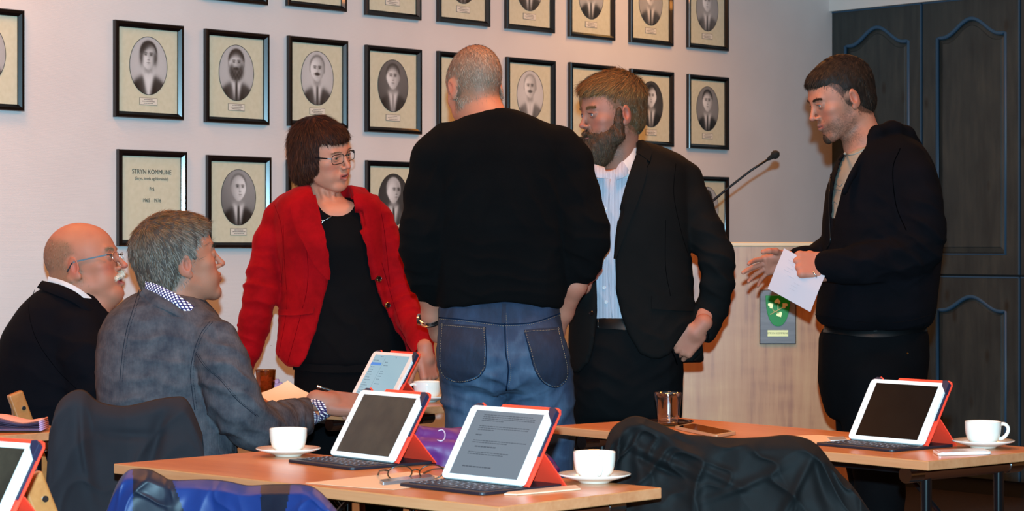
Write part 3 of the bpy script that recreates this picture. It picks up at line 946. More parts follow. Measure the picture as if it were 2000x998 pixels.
# ================================================================ tablets in keyboard cases
M_BEZEL = mat('white_glossy_bezel', (240,238,234), 0.2, Coat_Weight=0.5)
M_ALU = mat('silver_aluminium', (188,188,190), 0.3, Metallic=0.9)
M_REDCASE = mat('coral_red_case', (252,66,42), 0.5)
M_NAVY = mat('navy_case_lining', (26,30,56), 0.6)
M_KEYB = mat('dark_navy_keyboard', (22,24,36), 0.5)
M_KEY = mat('navy_key', (44,46,56), 0.45)
M_KEYL = mat('key_legend', (150,152,160), 0.6)
def m_screen(name, col, e, spec=0.5, rough=0.12, mott=None):
    t = NT(name)
    if mott:
        v = t.coord((1,1,1)); c = t.ramp(t.noise(v, 14, 4, .6), [(.35, mott[0]), (.65, mott[1])])
        t.done(c, None, rough)
    else: t.done(col, None, rough)
    if e:
        t.b.inputs['Emission Color'].default_value = (*lin(col), 1); t.b.inputs['Emission Strength'].default_value = e
        t.b.inputs['Base Color'].default_value = (0.02, 0.02, 0.02, 1)
    return t.m
M_SCR_OFF = m_screen('dark_screen_smears_and_reflection', (40,34,28), 0, mott=((50,43,36),(66,57,46)), rough=0.3)  # brownish reflection is put into the mottled colour, along with the smears
M_SCR_BLK = m_screen('black_screen', (12,10,11), 0, mott=((5,4,5),(12,9,8)), rough=0.3)
M_SCR_BLK.node_tree.nodes['Principled BSDF'].inputs['Specular IOR Level'].default_value = 0.12
M_SCR_DOC = m_screen('document_screen', (124,138,152), 0.85)
M_SCR_APP = m_screen('mail_screen', (160,196,212), 0.85)
M_SCRTXT = m_screen('screen_text', (86,98,112), 0.7)
M_SCRTXT2 = m_screen('screen_grey_text', (112,146,166), 0.7)
M_SCRBLUE = m_screen('screen_blue_bar', (70,140,226), 0.9)
def tablet(label, BL, BR, screen, kind, tilt=58.0, Ln=0.24):
    """BL/BR px of the lower corners of the tablet standing in its case"""
    a = Vector(on_plane(BL[0], BL[1], TZ+0.009)); b = Vector(on_plane(BR[0], BR[1], TZ+0.009))
    mid = (a+b)/2; d = (b-a).normalized(); ang = math.atan2(d.y, d.x)
    t = thing('tablet_in_keyboard_case', label, 'tablet', (mid.x, mid.y, TZ+0.0005), ang, 'tablets in keyboard cases')
    H = 0.170; W = Ln; th = math.radians(tilt)
    # plate frame: local px right, py up the screen, pz out of the glass
    O = Vector((0, 0, 0.0085)); ex = Vector((1,0,0)); ey = Vector((0, math.cos(th), math.sin(th))); ez = Vector((0, -math.sin(th), math.cos(th)))
    F = lambda p: O+ex*p[0]+ey*p[1]+ez*p[2]
    m = MB(); m.prism(rrect(W, H, 0.012, 6, 0, H/2), -0.003, 0.0045, F); m.build('tablet_body', M_BEZEL, t, bevel=0.001)
    m = MB(); m.prism(rrect(W-0.002, H-0.002, 0.012, 6, 0, H/2), -0.0055, -0.0028, F); m.build('tablet_back', M_ALU, t, bevel=0.001)
    sw, shh = W-0.043, H-0.022
    m = MB(); m.prism([(-sw/2, 0.011), (sw/2, 0.011), (sw/2, 0.011+shh), (-sw/2, 0.011+shh)], 0.0040, 0.0049, F); s = m.build('screen', screen, t)
    m = MB(); m.prism([(W/2-0.0107+0.0045*math.cos(q*math.pi/8), H/2+0.0045*math.sin(q*math.pi/8)) for q in range(16)], 0.0040, 0.0047, F); m.build('home_button', mat('pale_grey', (214,212,208), 0.3), t)
    m = MB(); m.prism([(-W/2+0.0107+0.0012*math.cos(q*math.pi/4), H/2+0.0012*math.sin(q*math.pi/4)) for q in range(8)], 0.0040, 0.0047, F); m.build('front_camera', M_INK, t)
    def bar(u, v, w, h, mt, z=0.0053): # u,v from top left of screen in 0..1
        q = MB(); x0 = -sw/2+u*sw; y1 = 0.011+shh-v*shh
        q.prism([(x0, y1-h*shh), (x0+w*sw, y1-h*shh), (x0+w*sw, y1), (x0, y1)], 0.0048, z, F); return q
    if kind == 'doc':
        rnd = random.Random(5)
        q = MB()
        def words(u, v, w, h=0.012):
            x = u
            while x < u+w:
                ww = rnd.uniform(.015, .05); x0 = -sw/2+x*sw; y1 = 0.011+shh-v*shh
                q.prism([(x0, y1-h*shh), (x0+ww*sw, y1-h*shh), (x0+ww*sw, y1), (x0, y1)], 0.0048, 0.0051, F); x += ww+.008
        for v, w in ((.06,.72),(.09,.74),(.12,.74),(.15,.30),(.235,.70),(.265,.72),(.295,.22),(.46,.74),(.49,.5),(.64,.60),(.67,.5)): words(.14, v, w)
        words(.14, .37, .08, .018); words(.20, .55, .30, .018); words(.14, .86, .42, .018)
        o = q.build('document_text', M_SCRTXT, s); o['kind'] = 'stuff'
    if kind == 'app':
        rnd = random.Random(9)
        bar(.0, .19, .30, .062, M_SCRBLUE).build('selected_row', M_SCRBLUE, s)
        q = MB()
        def words(u, v, w, h=0.016):
            x = u
            while x < u+w:
                ww = rnd.uniform(.02, .06); x0 = -sw/2+x*sw; y1 = 0.011+shh-v*shh
                q.prism([(x0, y1-h*shh), (x0+ww*sw, y1-h*shh), (x0+ww*sw, y1), (x0, y1)], 0.0048, 0.0051, F); x += ww+.012
        for v in (.13,.29,.35,.41,.47,.54,.60,.67,.73,.79,.85,.91): words(.04, v, rnd.uniform(.06, .16))
        for v in (.16,.24,.38,.44,.50,.57,.68): words(.38, v, rnd.uniform(.05, .18))
        words(.18, .04, .08); words(.62, .04, .04)
        x0 = -sw/2+.33*sw
        q.prism([(x0, 0.011), (x0+.0006, 0.011), (x0+.0006, 0.011+shh*.93), (x0, 0.011+shh*.93)], 0.0048, 0.0051, F)
        o = q.build('mail_text', M_SCRTXT2, s); o['kind'] = 'stuff'
    # red cover behind the tablet with lining corners and camera cut-out
    HC = H+0.012; WC = W+0.013
    top_notch = [(-WC/2+0.002, HC*0.02), (WC/2-0.002, HC*0.02), (WC/2, 0.03), (WC/2, HC-0.012), (WC/2-0.005, HC-0.003), (WC/2-0.014, HC), (-WC/2+0.082, HC), (-WC/2+0.076, HC-0.012), (-WC/2+0.034, HC-0.012), (-WC/2+0.030, HC-0.003), (-WC/2+0.022, HC+0.001), (-WC/2+0.012, HC-0.004), (-WC/2+0.006, HC-0.014), (-WC/2, HC-0.03), (-WC/2, 0.03)]
    cx = [(x+0.002, y) for x, y in top_notch]
    m = MB(); m.prism(cx, -0.010, -0.0060, F); m.build('case_back', M_REDCASE, t, bevel=0.0008)
    m = MB()
    m.prism([(W/2-0.012, HC-0.020), (W/2+0.0065, HC-0.040), (W/2+0.0065, HC-0.012), (W/2-0.002, HC-0.005), (W/2-0.016, HC-0.006)], -0.006, 0.0052, F)
    m.build('corner_holder', M_NAVY, t, bevel=0.0008); m = MB()
    m.prism([(-W/2+0.010, HC-0.013), (-W/2-0.003, HC-0.024), (-W/2-0.002, HC-0.012), (-W/2+0.010, HC-0.004), (-W/2+0.022, HC-0.004), (-W/2+0.026, HC-0.012)], -0.006, 0.000, F)
    m.build('corner_holder', M_NAVY, t, bevel=0.0008)
    m = MB(); m.prism([(W/2+0.0005, 0.07), (W/2+0.0045, 0.07), (W/2+0.0045, HC-0.03), (W/2+0.0005, HC-0.03)], -0.010, -0.003, F); m.build('lining_edge', M_NAVY, t)
    # kick stand flap
    hy = H*0.46
    h0 = F((0, hy, -0.0095)); foot = Vector((0, h0.y+0.062*1.0, 0.002))
    m = MB(); m.add([Vector((sx*WC/2*1.0+0.002, p.y+o_, p.z)) for o_ in (0, 0.0035) for (sx, p) in ((-1, h0), (1, h0), (1.0, foot), (-1.0, foot))],
                    [(0,1,2,3), (7,6,5,4), (0,4,5,1), (1,5,6,2), (2,6,7,3), (3,7,4,0)]); m.build('kickstand_flap', M_REDCASE, t)
    # keyboard
    kd0, kd1 = -0.118, foot.y-0.002
    kw = W+0.008
    m = MB(); m.prism([(x, y) for x, y in rrect(kw, kd1-kd0, 0.012, 5, 0.001, (kd0+kd1)/2)], 0.0, 0.0065, None); kb = m.build('keyboard', M_KEYB, t, bevel=0.0015)
    m = MB(); rnd = random.Random(3)
    for r in range(5):
        y = kd0+0.026+r*0.0178
        x = -kw/2+0.013+0.004*(r % 2)
        while x < kw/2-0.020:
            w_ = 0.0145 if not (r == 0 and -0.05 < x < 0.02) else 0.085
            w_ = min(w_, kw/2-0.012-x)
            m.box((x+w_/2+0.001, y, 0.0072), (w_, 0.0135, 0.0018)); x += w_+0.0030
    kk = m.build('keys', M_KEY, kb); kk['kind'] = 'stuff'
    m = MB()
    for r in range(5):
        y = kd0+0.026+r*0.0178; x = -kw/2+0.013+0.004*(r % 2)+0.007
        while x < kw/2-0.020:
            if not (r == 0 and -0.055 < x < 0.04): m.box((x, y, 0.0083), (0.0035, 0.0035, 0.0005))
            x += 0.0175
    kk = m.build('key_legends', M_KEYL, kb); kk['kind'] = 'stuff'
    return t
tablet('tablet with a dark smeared brown-reflecting screen, left one on the foreground table, beside a cup', (640,888.6), (774,905), M_SCR_OFF, 'off')
tablet('tablet showing a page of grey text, right one on the foreground table', (864,933.5), (1021,950.5), M_SCR_DOC, 'doc')
tablet('tablet with a pure black screen on the right-hand table', (1651,857), (1810,871), M_SCR_BLK, 'off')
tablet('tablet showing a pale blue mail list, in front of the woman in red', (675,777.5), (775,788), M_SCR_APP, 'app')

# ================================================================ cups and saucers
M_CHINA = mat('cream_china', (238,234,222), 0.12, Coat_Weight=0.6, Subsurface_Weight=0.0)
def cup(label, px, py, handle_deg, r=0.0435, gr='white coffee cups', tz=TZ):
    p = on_plane(px, py, tz)
    s = thing('saucer', 'saucer under the '+label, 'saucer', (p[0], p[1], tz+0.0005), 0, 'white saucers')
    m = MB(); m.lathe([(0.0,0.002),(0.026,0.002),(0.028,0.0),(0.031,0.0),(0.033,0.004),(0.052,0.0085),(0.0745,0.0165),(0.0755,0.0185),(0.0740,0.0195),(0.052,0.0120),(0.032,0.0075),(0.030,0.0065),(0.0,0.0065)], (0,0,0), 56)
    m.build('dish', M_CHINA, s, smooth='all')
    c = thing('coffee_cup', label, 'cup', (p[0], p[1], tz+0.0075), math.radians(handle_deg), gr)
    k = r/0.0435
    m = MB(); m.lathe([(0.0,0.003),(0.020,0.003),(0.0205,0.0),(0.0235,0.0),(0.0245,0.003),(0.031,0.0065),(0.0375,0.0145),(0.0415,0.027),(0.0432,0.040),(0.0436,0.0560),(0.0430,0.0572),(0.0420,0.0560),(0.0412,0.040),(0.0392,0.027),(0.035,0.016),(0.028,0.0085),(0.0,0.0060)], (0,0,0), 56)
    m.build('bowl', M_CHINA, c, smooth='all')
    m = MB(); pts = [(0.0395,0,0.0465),(0.0485,0,0.0500),(0.0585,0,0.0480),(0.0650,0,0.0400),(0.0640,0,0.0300),(0.0570,0,0.0200),(0.0470,0,0.0145),(0.0375,0,0.0150)]
    hp = poly_s([(a*1000, cc*1000) for a, b, cc in pts], 26); m.tube([(a/1000, 0, cc/1000) for a, cc in hp], 0.0044, 12); m.build('handle', M_CHINA, c, smooth='all')
    return c
cup('white cup left of the dark tablet on the foreground table', 563, 891, 95)
cup('white cup, handle towards us, at the right end of the foreground table', 1161, 943, -80)
cup('white cup, handle to the right, at the far right of the photo', 1920, 875, 12)
cup('white cup under the hand of the woman in red', 834, 785, 215)

# ================================================================ glasses, tray, phones, papers
def m_thin(name, tint, base):
    t = NT(name); nt = t.t; nt.nodes.remove(t.b)
    tr = t.n('ShaderNodeBsdfTransparent'); tr.inputs[0].default_value = (*lin(tint), 1); gl = t.n('ShaderNodeBsdfGlossy'); gl.inputs['Roughness'].default_value = 0.06
    lw = t.n('ShaderNodeLayerWeight'); lw.inputs[0].default_value = 0.5; pw = t.n('ShaderNodeMath', operation='POWER'); t.l(lw.outputs['Facing'], pw.inputs[0]); pw.inputs[1].default_value = 2.5
    fr = t.n('ShaderNodeMath', operation='MULTIPLY_ADD'); t.l(pw.outputs[0], fr.inputs[0]); fr.inputs[1].default_value = 0.55; fr.inputs[2].default_value = base
    mx = t.n('ShaderNodeMixShader'); t.l(fr.outputs[0], mx.inputs[0]); t.l(tr.outputs[0], mx.inputs[1]); t.l(gl.outputs[0], mx.inputs[2])
    out = [n for n in nt.nodes if n.type == 'OUTPUT_MATERIAL'][0]; t.l(mx.outputs[0], out.inputs[0]); return t.m
M_GLASS = m_thin('clear_glass', (246,248,250), 0.16)
M_AMBER = m_thin('amber_glass', (214,176,136), 0.08)
def tumbler(label, px, py, h, rt, rb, m_, tz=TZ):
    p = on_plane(px, py, tz)
    t = thing('drinking_glass', label, 'glass', (p[0], p[1], tz+0.0005))
    fl = lambda a, i, z: (-0.045*abs(math.sin(a*4.5))*max(0, min(1, (0.78*h-z)/(0.1*h))) if 1 <= i <= 7 else 0)
    prof = [(0,0),(rb,0)]+[(rb+(rt-rb)*q, h*q) for q in (0.08,.25,.5,.66,.78,.86,0.97)]+[(rt-0.0006,h),(rt-0.002,h*0.99)]+[((rb+(rt-rb)*q)-0.0028, h*q) for q in (.85,.6,.3,.16)]+[(rb*0.72,h*0.11),(0,h*0.10)]
    m = MB(); m.lathe(prof, (0,0,0), 72, fl); m.build('tumbler', m_, t, smooth='all')
    return t
kz = on_plane(1305, 826, TZ)[1]
tray = thing('tray', 'dark brown round coaster dish under the water glass', 'tray', on_plane(1306, 829, TZ)+np.array([0,0,0.0005]))
M_TRAY = mat('dark_tortoise_brown', (44,26,18), 0.15, Coat_Weight=0.7)
mb = MB(); mb.lathe([(0,0.001),(0.045,0.001),(0.047,0),(0.055,0.002),(0.068,0.007),(0.0695,0.010),(0.067,0.0105),(0.055,0.0062),(0.046,0.0045),(0,0.0045)], (0,0,0), 48); mb.build('dish', M_TRAY, tray, smooth='all')
tumbler('empty fluted water glass on a dark coaster on the right-hand table', 1305, 829, 0.086, 0.0370, 0.0285, M_GLASS, TZ+0.0055)
tumbler('brown fluted glass stuffed with a lilac napkin, by the woman in red', 519, 768, 0.078, 0.034, 0.027, M_AMBER)
M_LILAC = mat('lilac_paper', (206,150,176), 0.8)
M_SALMON = mat('lilac_tissue', (186,150,186), 0.85)
def crumple(name, label, c, r, m_, seed, sq=0.8, parent=None):
    F = Field(V3(*c)-r*1.6, V3(*c)+r*1.6, r/11)
    F.ell(c, (r, r, r*sq), 0.0)
    V, Q = F.mesh(); d = V-V3(*c); n = d/np.linalg.norm(d, axis=1, keepdims=True)
    V = V+n*(ridge(d/r, 1.6, seed)*0.45-0.25+0.2*vnoise(d/r, 3.0, seed))[:, None]*r
    return np_mesh(name, V, Q, m_)
g = on_plane(519, 768, TZ)
o = crumple('napkin', '', (g[0]+0.004, g[1], TZ+0.034), 0.021, M_LILAC, 3, 1.2)
tag(o, 'crumpled lilac napkin inside the brown glass', 'napkin')
g = on_plane(536, 766, TZ)
o = crumple('napkin', '', (g[0]+0.01, g[1], TZ+0.021), 0.024, M_LILAC, 9, 0.75)
tag(o, 'crumpled lilac napkin lying beside the brown glass', 'napkin')
def paper(name, label, cat, pts, m_, th=0.0006, lift=0.0006, lines=0, tz=TZ, curl=None):
    """flat sheet; pts = px corners on the table"""
    c = [on_plane(x, y, tz) for x, y in pts]; o3 = sum(c)/len(c)
    t = thing(name, label, cat, (o3[0], o3[1], tz))
    poly = [(q[0]-o3[0], q[1]-o3[1]) for q in c]
    m = MB(); m.prism(poly, lift, lift+th); m.build('sheet', m_, t)
    if lines:
        m = MB(); a, b, cc, d = [Vector((q[0], q[1], 0)) for q in poly[:4]]
        for i in range(lines):
            v = 0.15+0.7*i/max(1, lines-1)
            l = a.lerp(d, v); r_ = b.lerp(cc, v); p0 = l.lerp(r_, 0.12); p1 = l.lerp(r_, 0.5+0.3*((i*7) % 3)/2)
            m.bar(p0+Vector((0,0,lift+th+0.0002)), p1+Vector((0,0,lift+th+0.0002)), 0.0018, 0.0002)
        q = m.build('print', M_INK2, t); q['kind'] = 'stuff'
    return t
M_PAPER = mat('cream_paper', (226,196,164), 0.8)
M_PAPERW = mat('white_paper', (176,170,178), 0.8)
paper('sheet_of_paper', 'loose sheet of paper between the two foreground tablets', 'paper', [(597,944),(800,922),(905,938),(770,957),(700,953)], M_PAPER)
paper('envelope', 'narrow cream paper slip in front of the right foreground tablet', 'envelope', [(985,967),(1000,960),(1125,950),(1134,957),(1010,968)], M_PAPER, th=0.0025)
paper('sheet_of_paper', 'sheet of paper beside the black-screen tablet, right-hand table', 'paper', [(1548,852),(1600,850),(1668,857),(1640,868),(1580,868)], M_PAPER)
M_PHONE = mat('grey_phone_metal', (150,152,158), 0.25, Metallic=0.7)
M_DGLASS = mat('black_glass', (12,12,15), 0.06, Coat_Weight=1.0)
def slabdev(name, label, cat, pts, th, edge, face, inset=0.06, tz=TZ, lift=0.0008):
    c = [on_plane(x, y, tz) for x, y in pts]; o3 = sum(c)/4
    t = thing(name, label, cat, (o3[0], o3[1], tz))
    a, b, cc, d = [Vector((q[0]-o3[0], q[1]-o3[1], 0)) for q in c]
    def lerp2(u, v): return (a.lerp(b, u)).lerp(d.lerp(cc, u), v)
    base = rrect(1, 1, 0.09, 4, .5, .5)
    m = MB(); m.prism([tuple(lerp2(x, y))[:2] for x, y in base], lift, lift+th); m.build('case', edge, t, bevel=0.0008)
    if face:
        m = MB(); m.prism([tuple(lerp2(inset+(1-2*inset)*x, inset*1.2+(1-2.4*inset)*y))[:2] for x, y in base], lift+th-0.0002, lift+th+0.0005); m.build('screen_glass', face, t)
    return t
slabdev('tablet', 'small tablet lying flat beside the coaster, right-hand table', 'tablet', [(1316,838),(1398,856),(1440,849),(1352,832)], 0.0075, mat('pale_gold_metal', (222,190,150), 0.3, Metallic=0.6), M_DGLASS)
slabdev('phone', 'slim grey phone lying on paper between the foreground tablets', 'phone', [(741,944),(748,949),(850,938),(838,932)], 0.007, M_PHONE, None)
slabdev('phone', 'white phone lying in front of the right-hand cup', 'phone', [(1821,884),(1832,891),(1937,888),(1920,881)], 0.0065, M_BEZEL, mat('pale_screen', (205,208,212), 0.2))
slabdev('badge', 'small white oval clip beside the black-screen tablet', 'clip', [(1615,859),(1622,865),(1655,864),(1648,857)], 0.006, M_BEZEL, None)
# spectacles lying on the table
def spectacles_table():
    p = on_plane(812, 938, TZ)
    t = thing('eyeglasses', 'dark-rimmed eyeglasses lying between the foreground tablets', 'eyeglasses', (p[0], p[1], TZ), math.radians(18))
    M_R = mat('dark_tortoiseshell', (40,30,20), 0.25)
    for sx in (-1, 1):
        c = Vector((sx*0.034, 0.0, 0.016))
        m = MB(); m.tube([(c.x+0.026*math.cos(q*2*math.pi/24), -0.006*math.sin(q*2*math.pi/24), c.z+0.0155*math.sin(q*2*math.pi/24)) for q in range(24)], 0.0014, 6, closed=True); m.build('rim', M_R, t, smooth='all')
        m = MB(); m.prism([(c.x+0.025*math.cos(q*2*math.pi/24), c.z+0.0147*math.sin(q*2*math.pi/24)) for q in range(24)], -0.0003, 0.0003, lambda q: (q[0], q[2]-(q[1]-c.z)*0.39, q[1])); m.build('lens', M_PANE, t)
        m = MB(); m.tube([(sx*0.060, 0.0, 0.022), (sx*0.064, 0.012, 0.022), (sx*0.058, 0.075, 0.014), (sx*0.050, 0.118, 0.002)], [0.002,0.0022,0.0016,0.0022], 6); m.build('temple', M_R, t, smooth='all')
    m = MB(); m.tube([(-0.009,0,0.020),(0,-0.002,0.023),(0.009,0,0.020)], 0.0015, 6); m.build('bridge', M_R, t, smooth='all')
spectacles_table()
# black bag behind the right foreground cup
M_PATENT = mat('black_leather', (10,10,12), 0.25, Coat_Weight=0.4)
pb = P(1104, 925, 4.76)
bag = thing('leather_bag', 'black leather bag just visible behind the right foreground cup', 'bag', (pb[0], pb[1]+0.05, 0.60))
mb = MB(); mb.box((0, 0.0, 0.048), (0.15, 0.06, 0.15)); mb.build('bag_body', M_PATENT, bag, bevel=0.018, seg=3)
mb = MB(); mb.tube([(-0.072,-0.03,0.1),(-0.03,-0.035,0.103),(0.03,-0.035,0.103),(0.072,-0.03,0.1)], 0.004, 8); mb.build('zip', M_CHROME, bag, smooth='all')
# stack of lilac napkins on the left table
nb = on_plane(60, 842, TZ)
nap = thing('napkin_stack', 'folded lilac napkins on the left table', 'napkins', (nb[0], nb[1], TZ))
rnd = random.Random(2)
for i in range(6):
    L_ = 0.20-0.004*i; pts = []
    ztop = 0.005+0.0045*i
    row = []
    for a in range(25):
        u = a/24; x = -L_*0.62+u*L_*0.80+rnd.uniform(-.0004, .0004)
        z = ztop+0.012*(1-u)**2*(i/5)+0.004*math.sin(u*7)*(i/5)
        row.append((x, z))
    m = MB(); g_ = []
    for (x, z) in row: g_.append([(x, -0.055+0.002*i+0.11*v/6*1.0, z+0.0022*math.sin(v*1.1+i)) for v in range(7)])
    g2 = [[(p[0], p[1], p[2]+0.0028) for p in r] for r in g_]
    m.grid(g_, True); m.grid(g2)
    e = row[-1]; m.tube([(e[0], -0.055+0.002*i, e[1]+0.0014), (e[0], 0.055, e[1]+0.0014)], 0.0024, 6)
    m.build('napkin', M_SALMON if i < 5 else mat('salmon_paper', (226,160,150), 0.8), nap, smooth='all')

# ================================================================ chairs
M_CHAIR = m_wood('honey_beech_chair', (184,120,66), (170,106,54), (150,88,42), rough=0.35, stretch=6)
def chair(label, px, py_top, z, ang_deg, hz=0.83, group='wooden folding chairs', hw=0.20, tilt=.03, at=None, sd=0.36):
    """px = photo column of the middle of the back, at depth z; ang = where the sitter looks"""
    p = P(px, 600, z) if at is None else (at[0], at[1], 0)
    t = thing('wooden_chair', label, 'chair', (p[0], p[1], 0), math.radians(ang_deg), group)
    # local: sitter looks along +y, back at y=0
    for sx in (-1, 1):
        x = sx*hw
        m = MB(); m.bar((x, tilt*hz*.75+.03, 0.0), (x, -tilt*hz*.75, hz), 0.026, 0.046, up=(0,1,0)); q = m.build('back_post', M_CHAIR, t, bevel=0.006, seg=3)
        m = MB(); yy_ = -tilt*hz*.75+.06*tilt*1.5+.004; m.tube([(x+sx*0.012, yy_, hz-0.045), (x+sx*0.0165, yy_, hz-0.045)], 0.0062, 12); m.build('screw', M_CHROME, q, smooth=True)
        m = MB(); m.bar((x, 0.0, 0.0), (x*0.95, sd+.02, 0.44), 0.024, 0.036, up=(0,1,0)); m.build('front_leg', M_CHAIR, t, bevel=0.005)
    for (zz, hh) in ((hz-0.075, 0.10), (hz-0.24, 0.05)):
        m = MB(); n = 12
        g = [[((-1+2*i/n)*(hw-0.01), -tilt*hz*.75+(hz-zz)*tilt*1.5-0.025*math.sin(math.pi*i/n)+o_-.004, zz+s_*hh/2) for (o_, s_) in ((0,-1),(0,1),(0.014,1),(0.014,-1),(0,-1))] for i in range(n+1)]
        m.grid(g); m.build('back_slat', M_CHAIR, t, smooth=True)
    m = MB(); m.box((0, 0.04+sd/2, 0.44), (hw*2, sd, 0.02)); m.build('seat', M_CHAIR, t, bevel=0.008)
    return t

# ================================================================ garments hung over chair backs
def m_cloth(name, c1, c2, rough=0.8, scale=120, bump=0.25, sheen=0.0, n2=4.0, spec=0.3):
    t = NT(name); v = t.coord((1,1,1))
    a = t.noise(v, n2, 4, .6); b = t.noise(v, scale*6, 2, .5)
    return t.done(t.ramp(a, [(.3, c1), (.7, c2)]), t.bump(b, bump, 0.0008), rough, Sheen_Weight=sheen, Specular_IOR_Level=spec)
def drape(label, cat, name, top, bot, z0, m_, thick=0.055, bulge=0.05, amp=0.02, seed=1, nu=110, nv=90, patches=None, zs=None, creases=None, fold=5.0, group=None, crumple=.35):
    """a garment over a chair back: pixel curves top and bottom, depth z0 (m); nearer at the bottom by bulge"""
    T = poly_s(top, nu); B = poly_s(bot, nu)
    zu = np.interp(np.linspace(0, 1, nu), np.linspace(0, 1, len(zs)), zs) if zs else np.full(nu, z0)
    v = np.concatenate([np.linspace(-0.35, 0, 22)[:-1], np.linspace(0, 1, nv)])
    U = np.linspace(0, 1, nu)
    vv = np.clip(v, 0, 1)
    pts = np.zeros((nu, len(v), 3))
    for i in range(nu):
        z = zu[i]
        a = P(T[i, 0], T[i, 1], z); b = P(B[i, 0], B[i, 1], z)
        over = v < 0
        q = np.zeros((len(v), 3))
        q[:] = a[None]*(1-vv[:, None])+b[None]*vv[:, None]
        # round over the chair back
        arc = np.clip(v/0.06, 0, 1)
        ang = np.where(v < 0, np.pi, 0)
        fr = np.sin(np.clip(v*10, 0, 1)*np.pi/2)
        q[:, 1] += thick/2-fr*thick/2-bulge*vv**0.8
        k = over
        w = -v[k]/0.35
        q[k, 1] = a[1]+thick/2+np.sin(np.clip(w*6, 0, 1)*np.pi/2)*thick/2
        q[k, 2] = a[2]-w*0.34*1.0
        nearTop = np.clip(1-np.abs(v)*14, 0, 1)
        pts[i] = q
    # folds
    W = np.linalg.norm(pts[-1, 21]-pts[0, 21])
    uu = (U[:, None]*W)+0*vv[None, :]; hh = (vv[None, :]*np.abs(pts[:, -1, 2]-pts[:, 21, 2])[:, None])
    q = np.stack([uu*fold, hh*1.6, np.zeros_like(uu)], -1)
    warp = fbm(np.stack([uu*3, hh*3, 0*uu], -1), 1.0, 2, seed)[..., None]*np.array([0.6, 0.3, 0])
    d = (ridge(q+warp, 1.0, seed*3.1, 1.3)-0.5)*0.9*(0.35+0.65*np.clip(vv[None, :]*2.2, 0, 1))
    q2 = np.stack([uu*9+hh*6, hh*9-uu*3, np.zeros_like(uu)], -1)
    d = d+(ridge(q2+2*warp, 1.0, seed*1.7, 2.0)-0.4)*crumple+(ridge(q2*2.3+3*warp, 1.0, seed*2.9, 2.0)-.4)*max(0, crumple-.35)+fbm(np.stack([uu*26, hh*26, 0*uu], -1), 1, 2, seed)*0.05
    if creases:
        for (cx, cy, dx, dy, wd, ln, am) in creases:    # px line with half width/length px
            pxx = 1000+pts[..., 0]/pts[..., 1]*FPX; pyy = HORIZON+(CAMZ-pts[..., 2])/pts[..., 1]*FPX
            L_ = math.hypot(dx, dy); a_ = ((pxx-cx)*dx+(pyy-cy)*dy)/L_; b_ = (-(pxx-cx)*dy+(pyy-cy)*dx)/L_
            b_ = b_+0.12*a_*a_/max(ln, 1)*0.3
            d = d+am*(1-.6*min(1, max(0, crumple-.35)*3))*np.exp(-(b_/wd)**2)*np.exp(-(a_/ln)**2)
    fade = np.clip((v+0.02)*9, 0, 1)[None, :]
    pts[..., 1] -= d*amp*(0.25+0.75*fade)
    pts[..., 2] += 0.35*d*amp*(1-fade)*0.6
    mb = MB(); mb.grid([[tuple(p) for p in r] for r in pts])
    back = pts.copy(); back[..., 1] += 0.006
    mb.grid([[tuple(p) for p in r] for r in back], True)
    N = nu*len(v); nvv = len(v)
    o = None
    if patches:
        pxx = 1000+pts[..., 0]/pts[..., 1]*FPX; pyy = HORIZON+(CAMZ-pts[..., 2])/pts[..., 1]*FPX
        mi = []
        for rep in range(2):
            for i in range(nu-1):
                for j in range(nvv-1): mi.append(patches(pxx[i, j], pyy[i, j], v[j]))
        mb.mi = mi
    o = mb.build(name, m_, None, smooth='all')
    tag(o, label, cat, group)
    return o
M_GREYCOAT = m_cloth('grey_cotton_coat', (28,25,30), (37,33,38), 0.85)
M_BLACKCOAT = m_cloth('black_nylon_coat', (8,8,9), (13,13,14), 0.75, bump=0.3, spec=0.2)
M_BLUE1 = m_cloth('royal_blue_nylon', (16,36,84), (26,48,104), 0.5, bump=0.1)
M_NAVYC = m_cloth('navy_nylon', (14,18,30), (24,28,42), 0.5, bump=0.1)
M_PURPLE = m_cloth('purple_down_nylon', (62,16,76), (92,30,100), 0.5, bump=0.15, spec=0.4)
chair('wooden chair under the grey coat, behind the man in the corduroy jacket', 250, 0, 5.76, 0, 0.79, hw=0.15)
drape('dark grey coat hung over the chair of the man in the corduroy jacket', 'coat', 'hanging_coat',
      [(96,830),(108,790),(134,766),(160,764),(190,786),(240,794),(300,781),(335,776),(356,778),(372,800),(392,850)],
      [(88,1060),(104,1066),(140,1070),(180,1074),(220,1074),(262,1075),(304,1075),(345,1076),(380,1076),(405,1060),(428,1040)], 5.60, M_GREYCOAT, amp=0.018, seed=4, fold=4.0, bulge=0.02,
      creases=[(300,870,-0.25,1,14,60,-1.2),(165,870,0.1,1,10,80,1.0),(250,850,1,0.05,10,60,-.5)], zs=[5.50,5.62,5.66])
chair('wooden chair under the blue and navy jacket in the foreground', 430, 0, 4.42, 0, 0.70, hw=0.14)
def bluepatch(x, y, v):
    if 258 < x < 330+(y-920)*0.35 or (x < 345 and y > 985 and x > 280): return 1
    if 508 < x < 566-(y-950)*0.2: return 1
    return 0
drape('royal blue and navy jacket hung over a foreground chair', 'jacket', 'hanging_jacket',
      [(206,1000),(222,950),(246,921),(284,920),(312,932),(330,940),(390,939),(440,944),(480,952),(530,950),(590,950),(622,964),(655,1000)],
      [(190,1120)]+[(215+i*36, 1130) for i in range(11)]+[(680,1120)], 4.25, [M_BLUE1, M_NAVYC], amp=0.017, seed=11, nu=210, nv=130, patches=bluepatch, bulge=0.05, zs=[4.25,4.2,4.05], fold=7, crumple=.6)
chair('wooden chair under the black coat', 1420, 0, 5.02, 0, 0.76, hw=0.165)
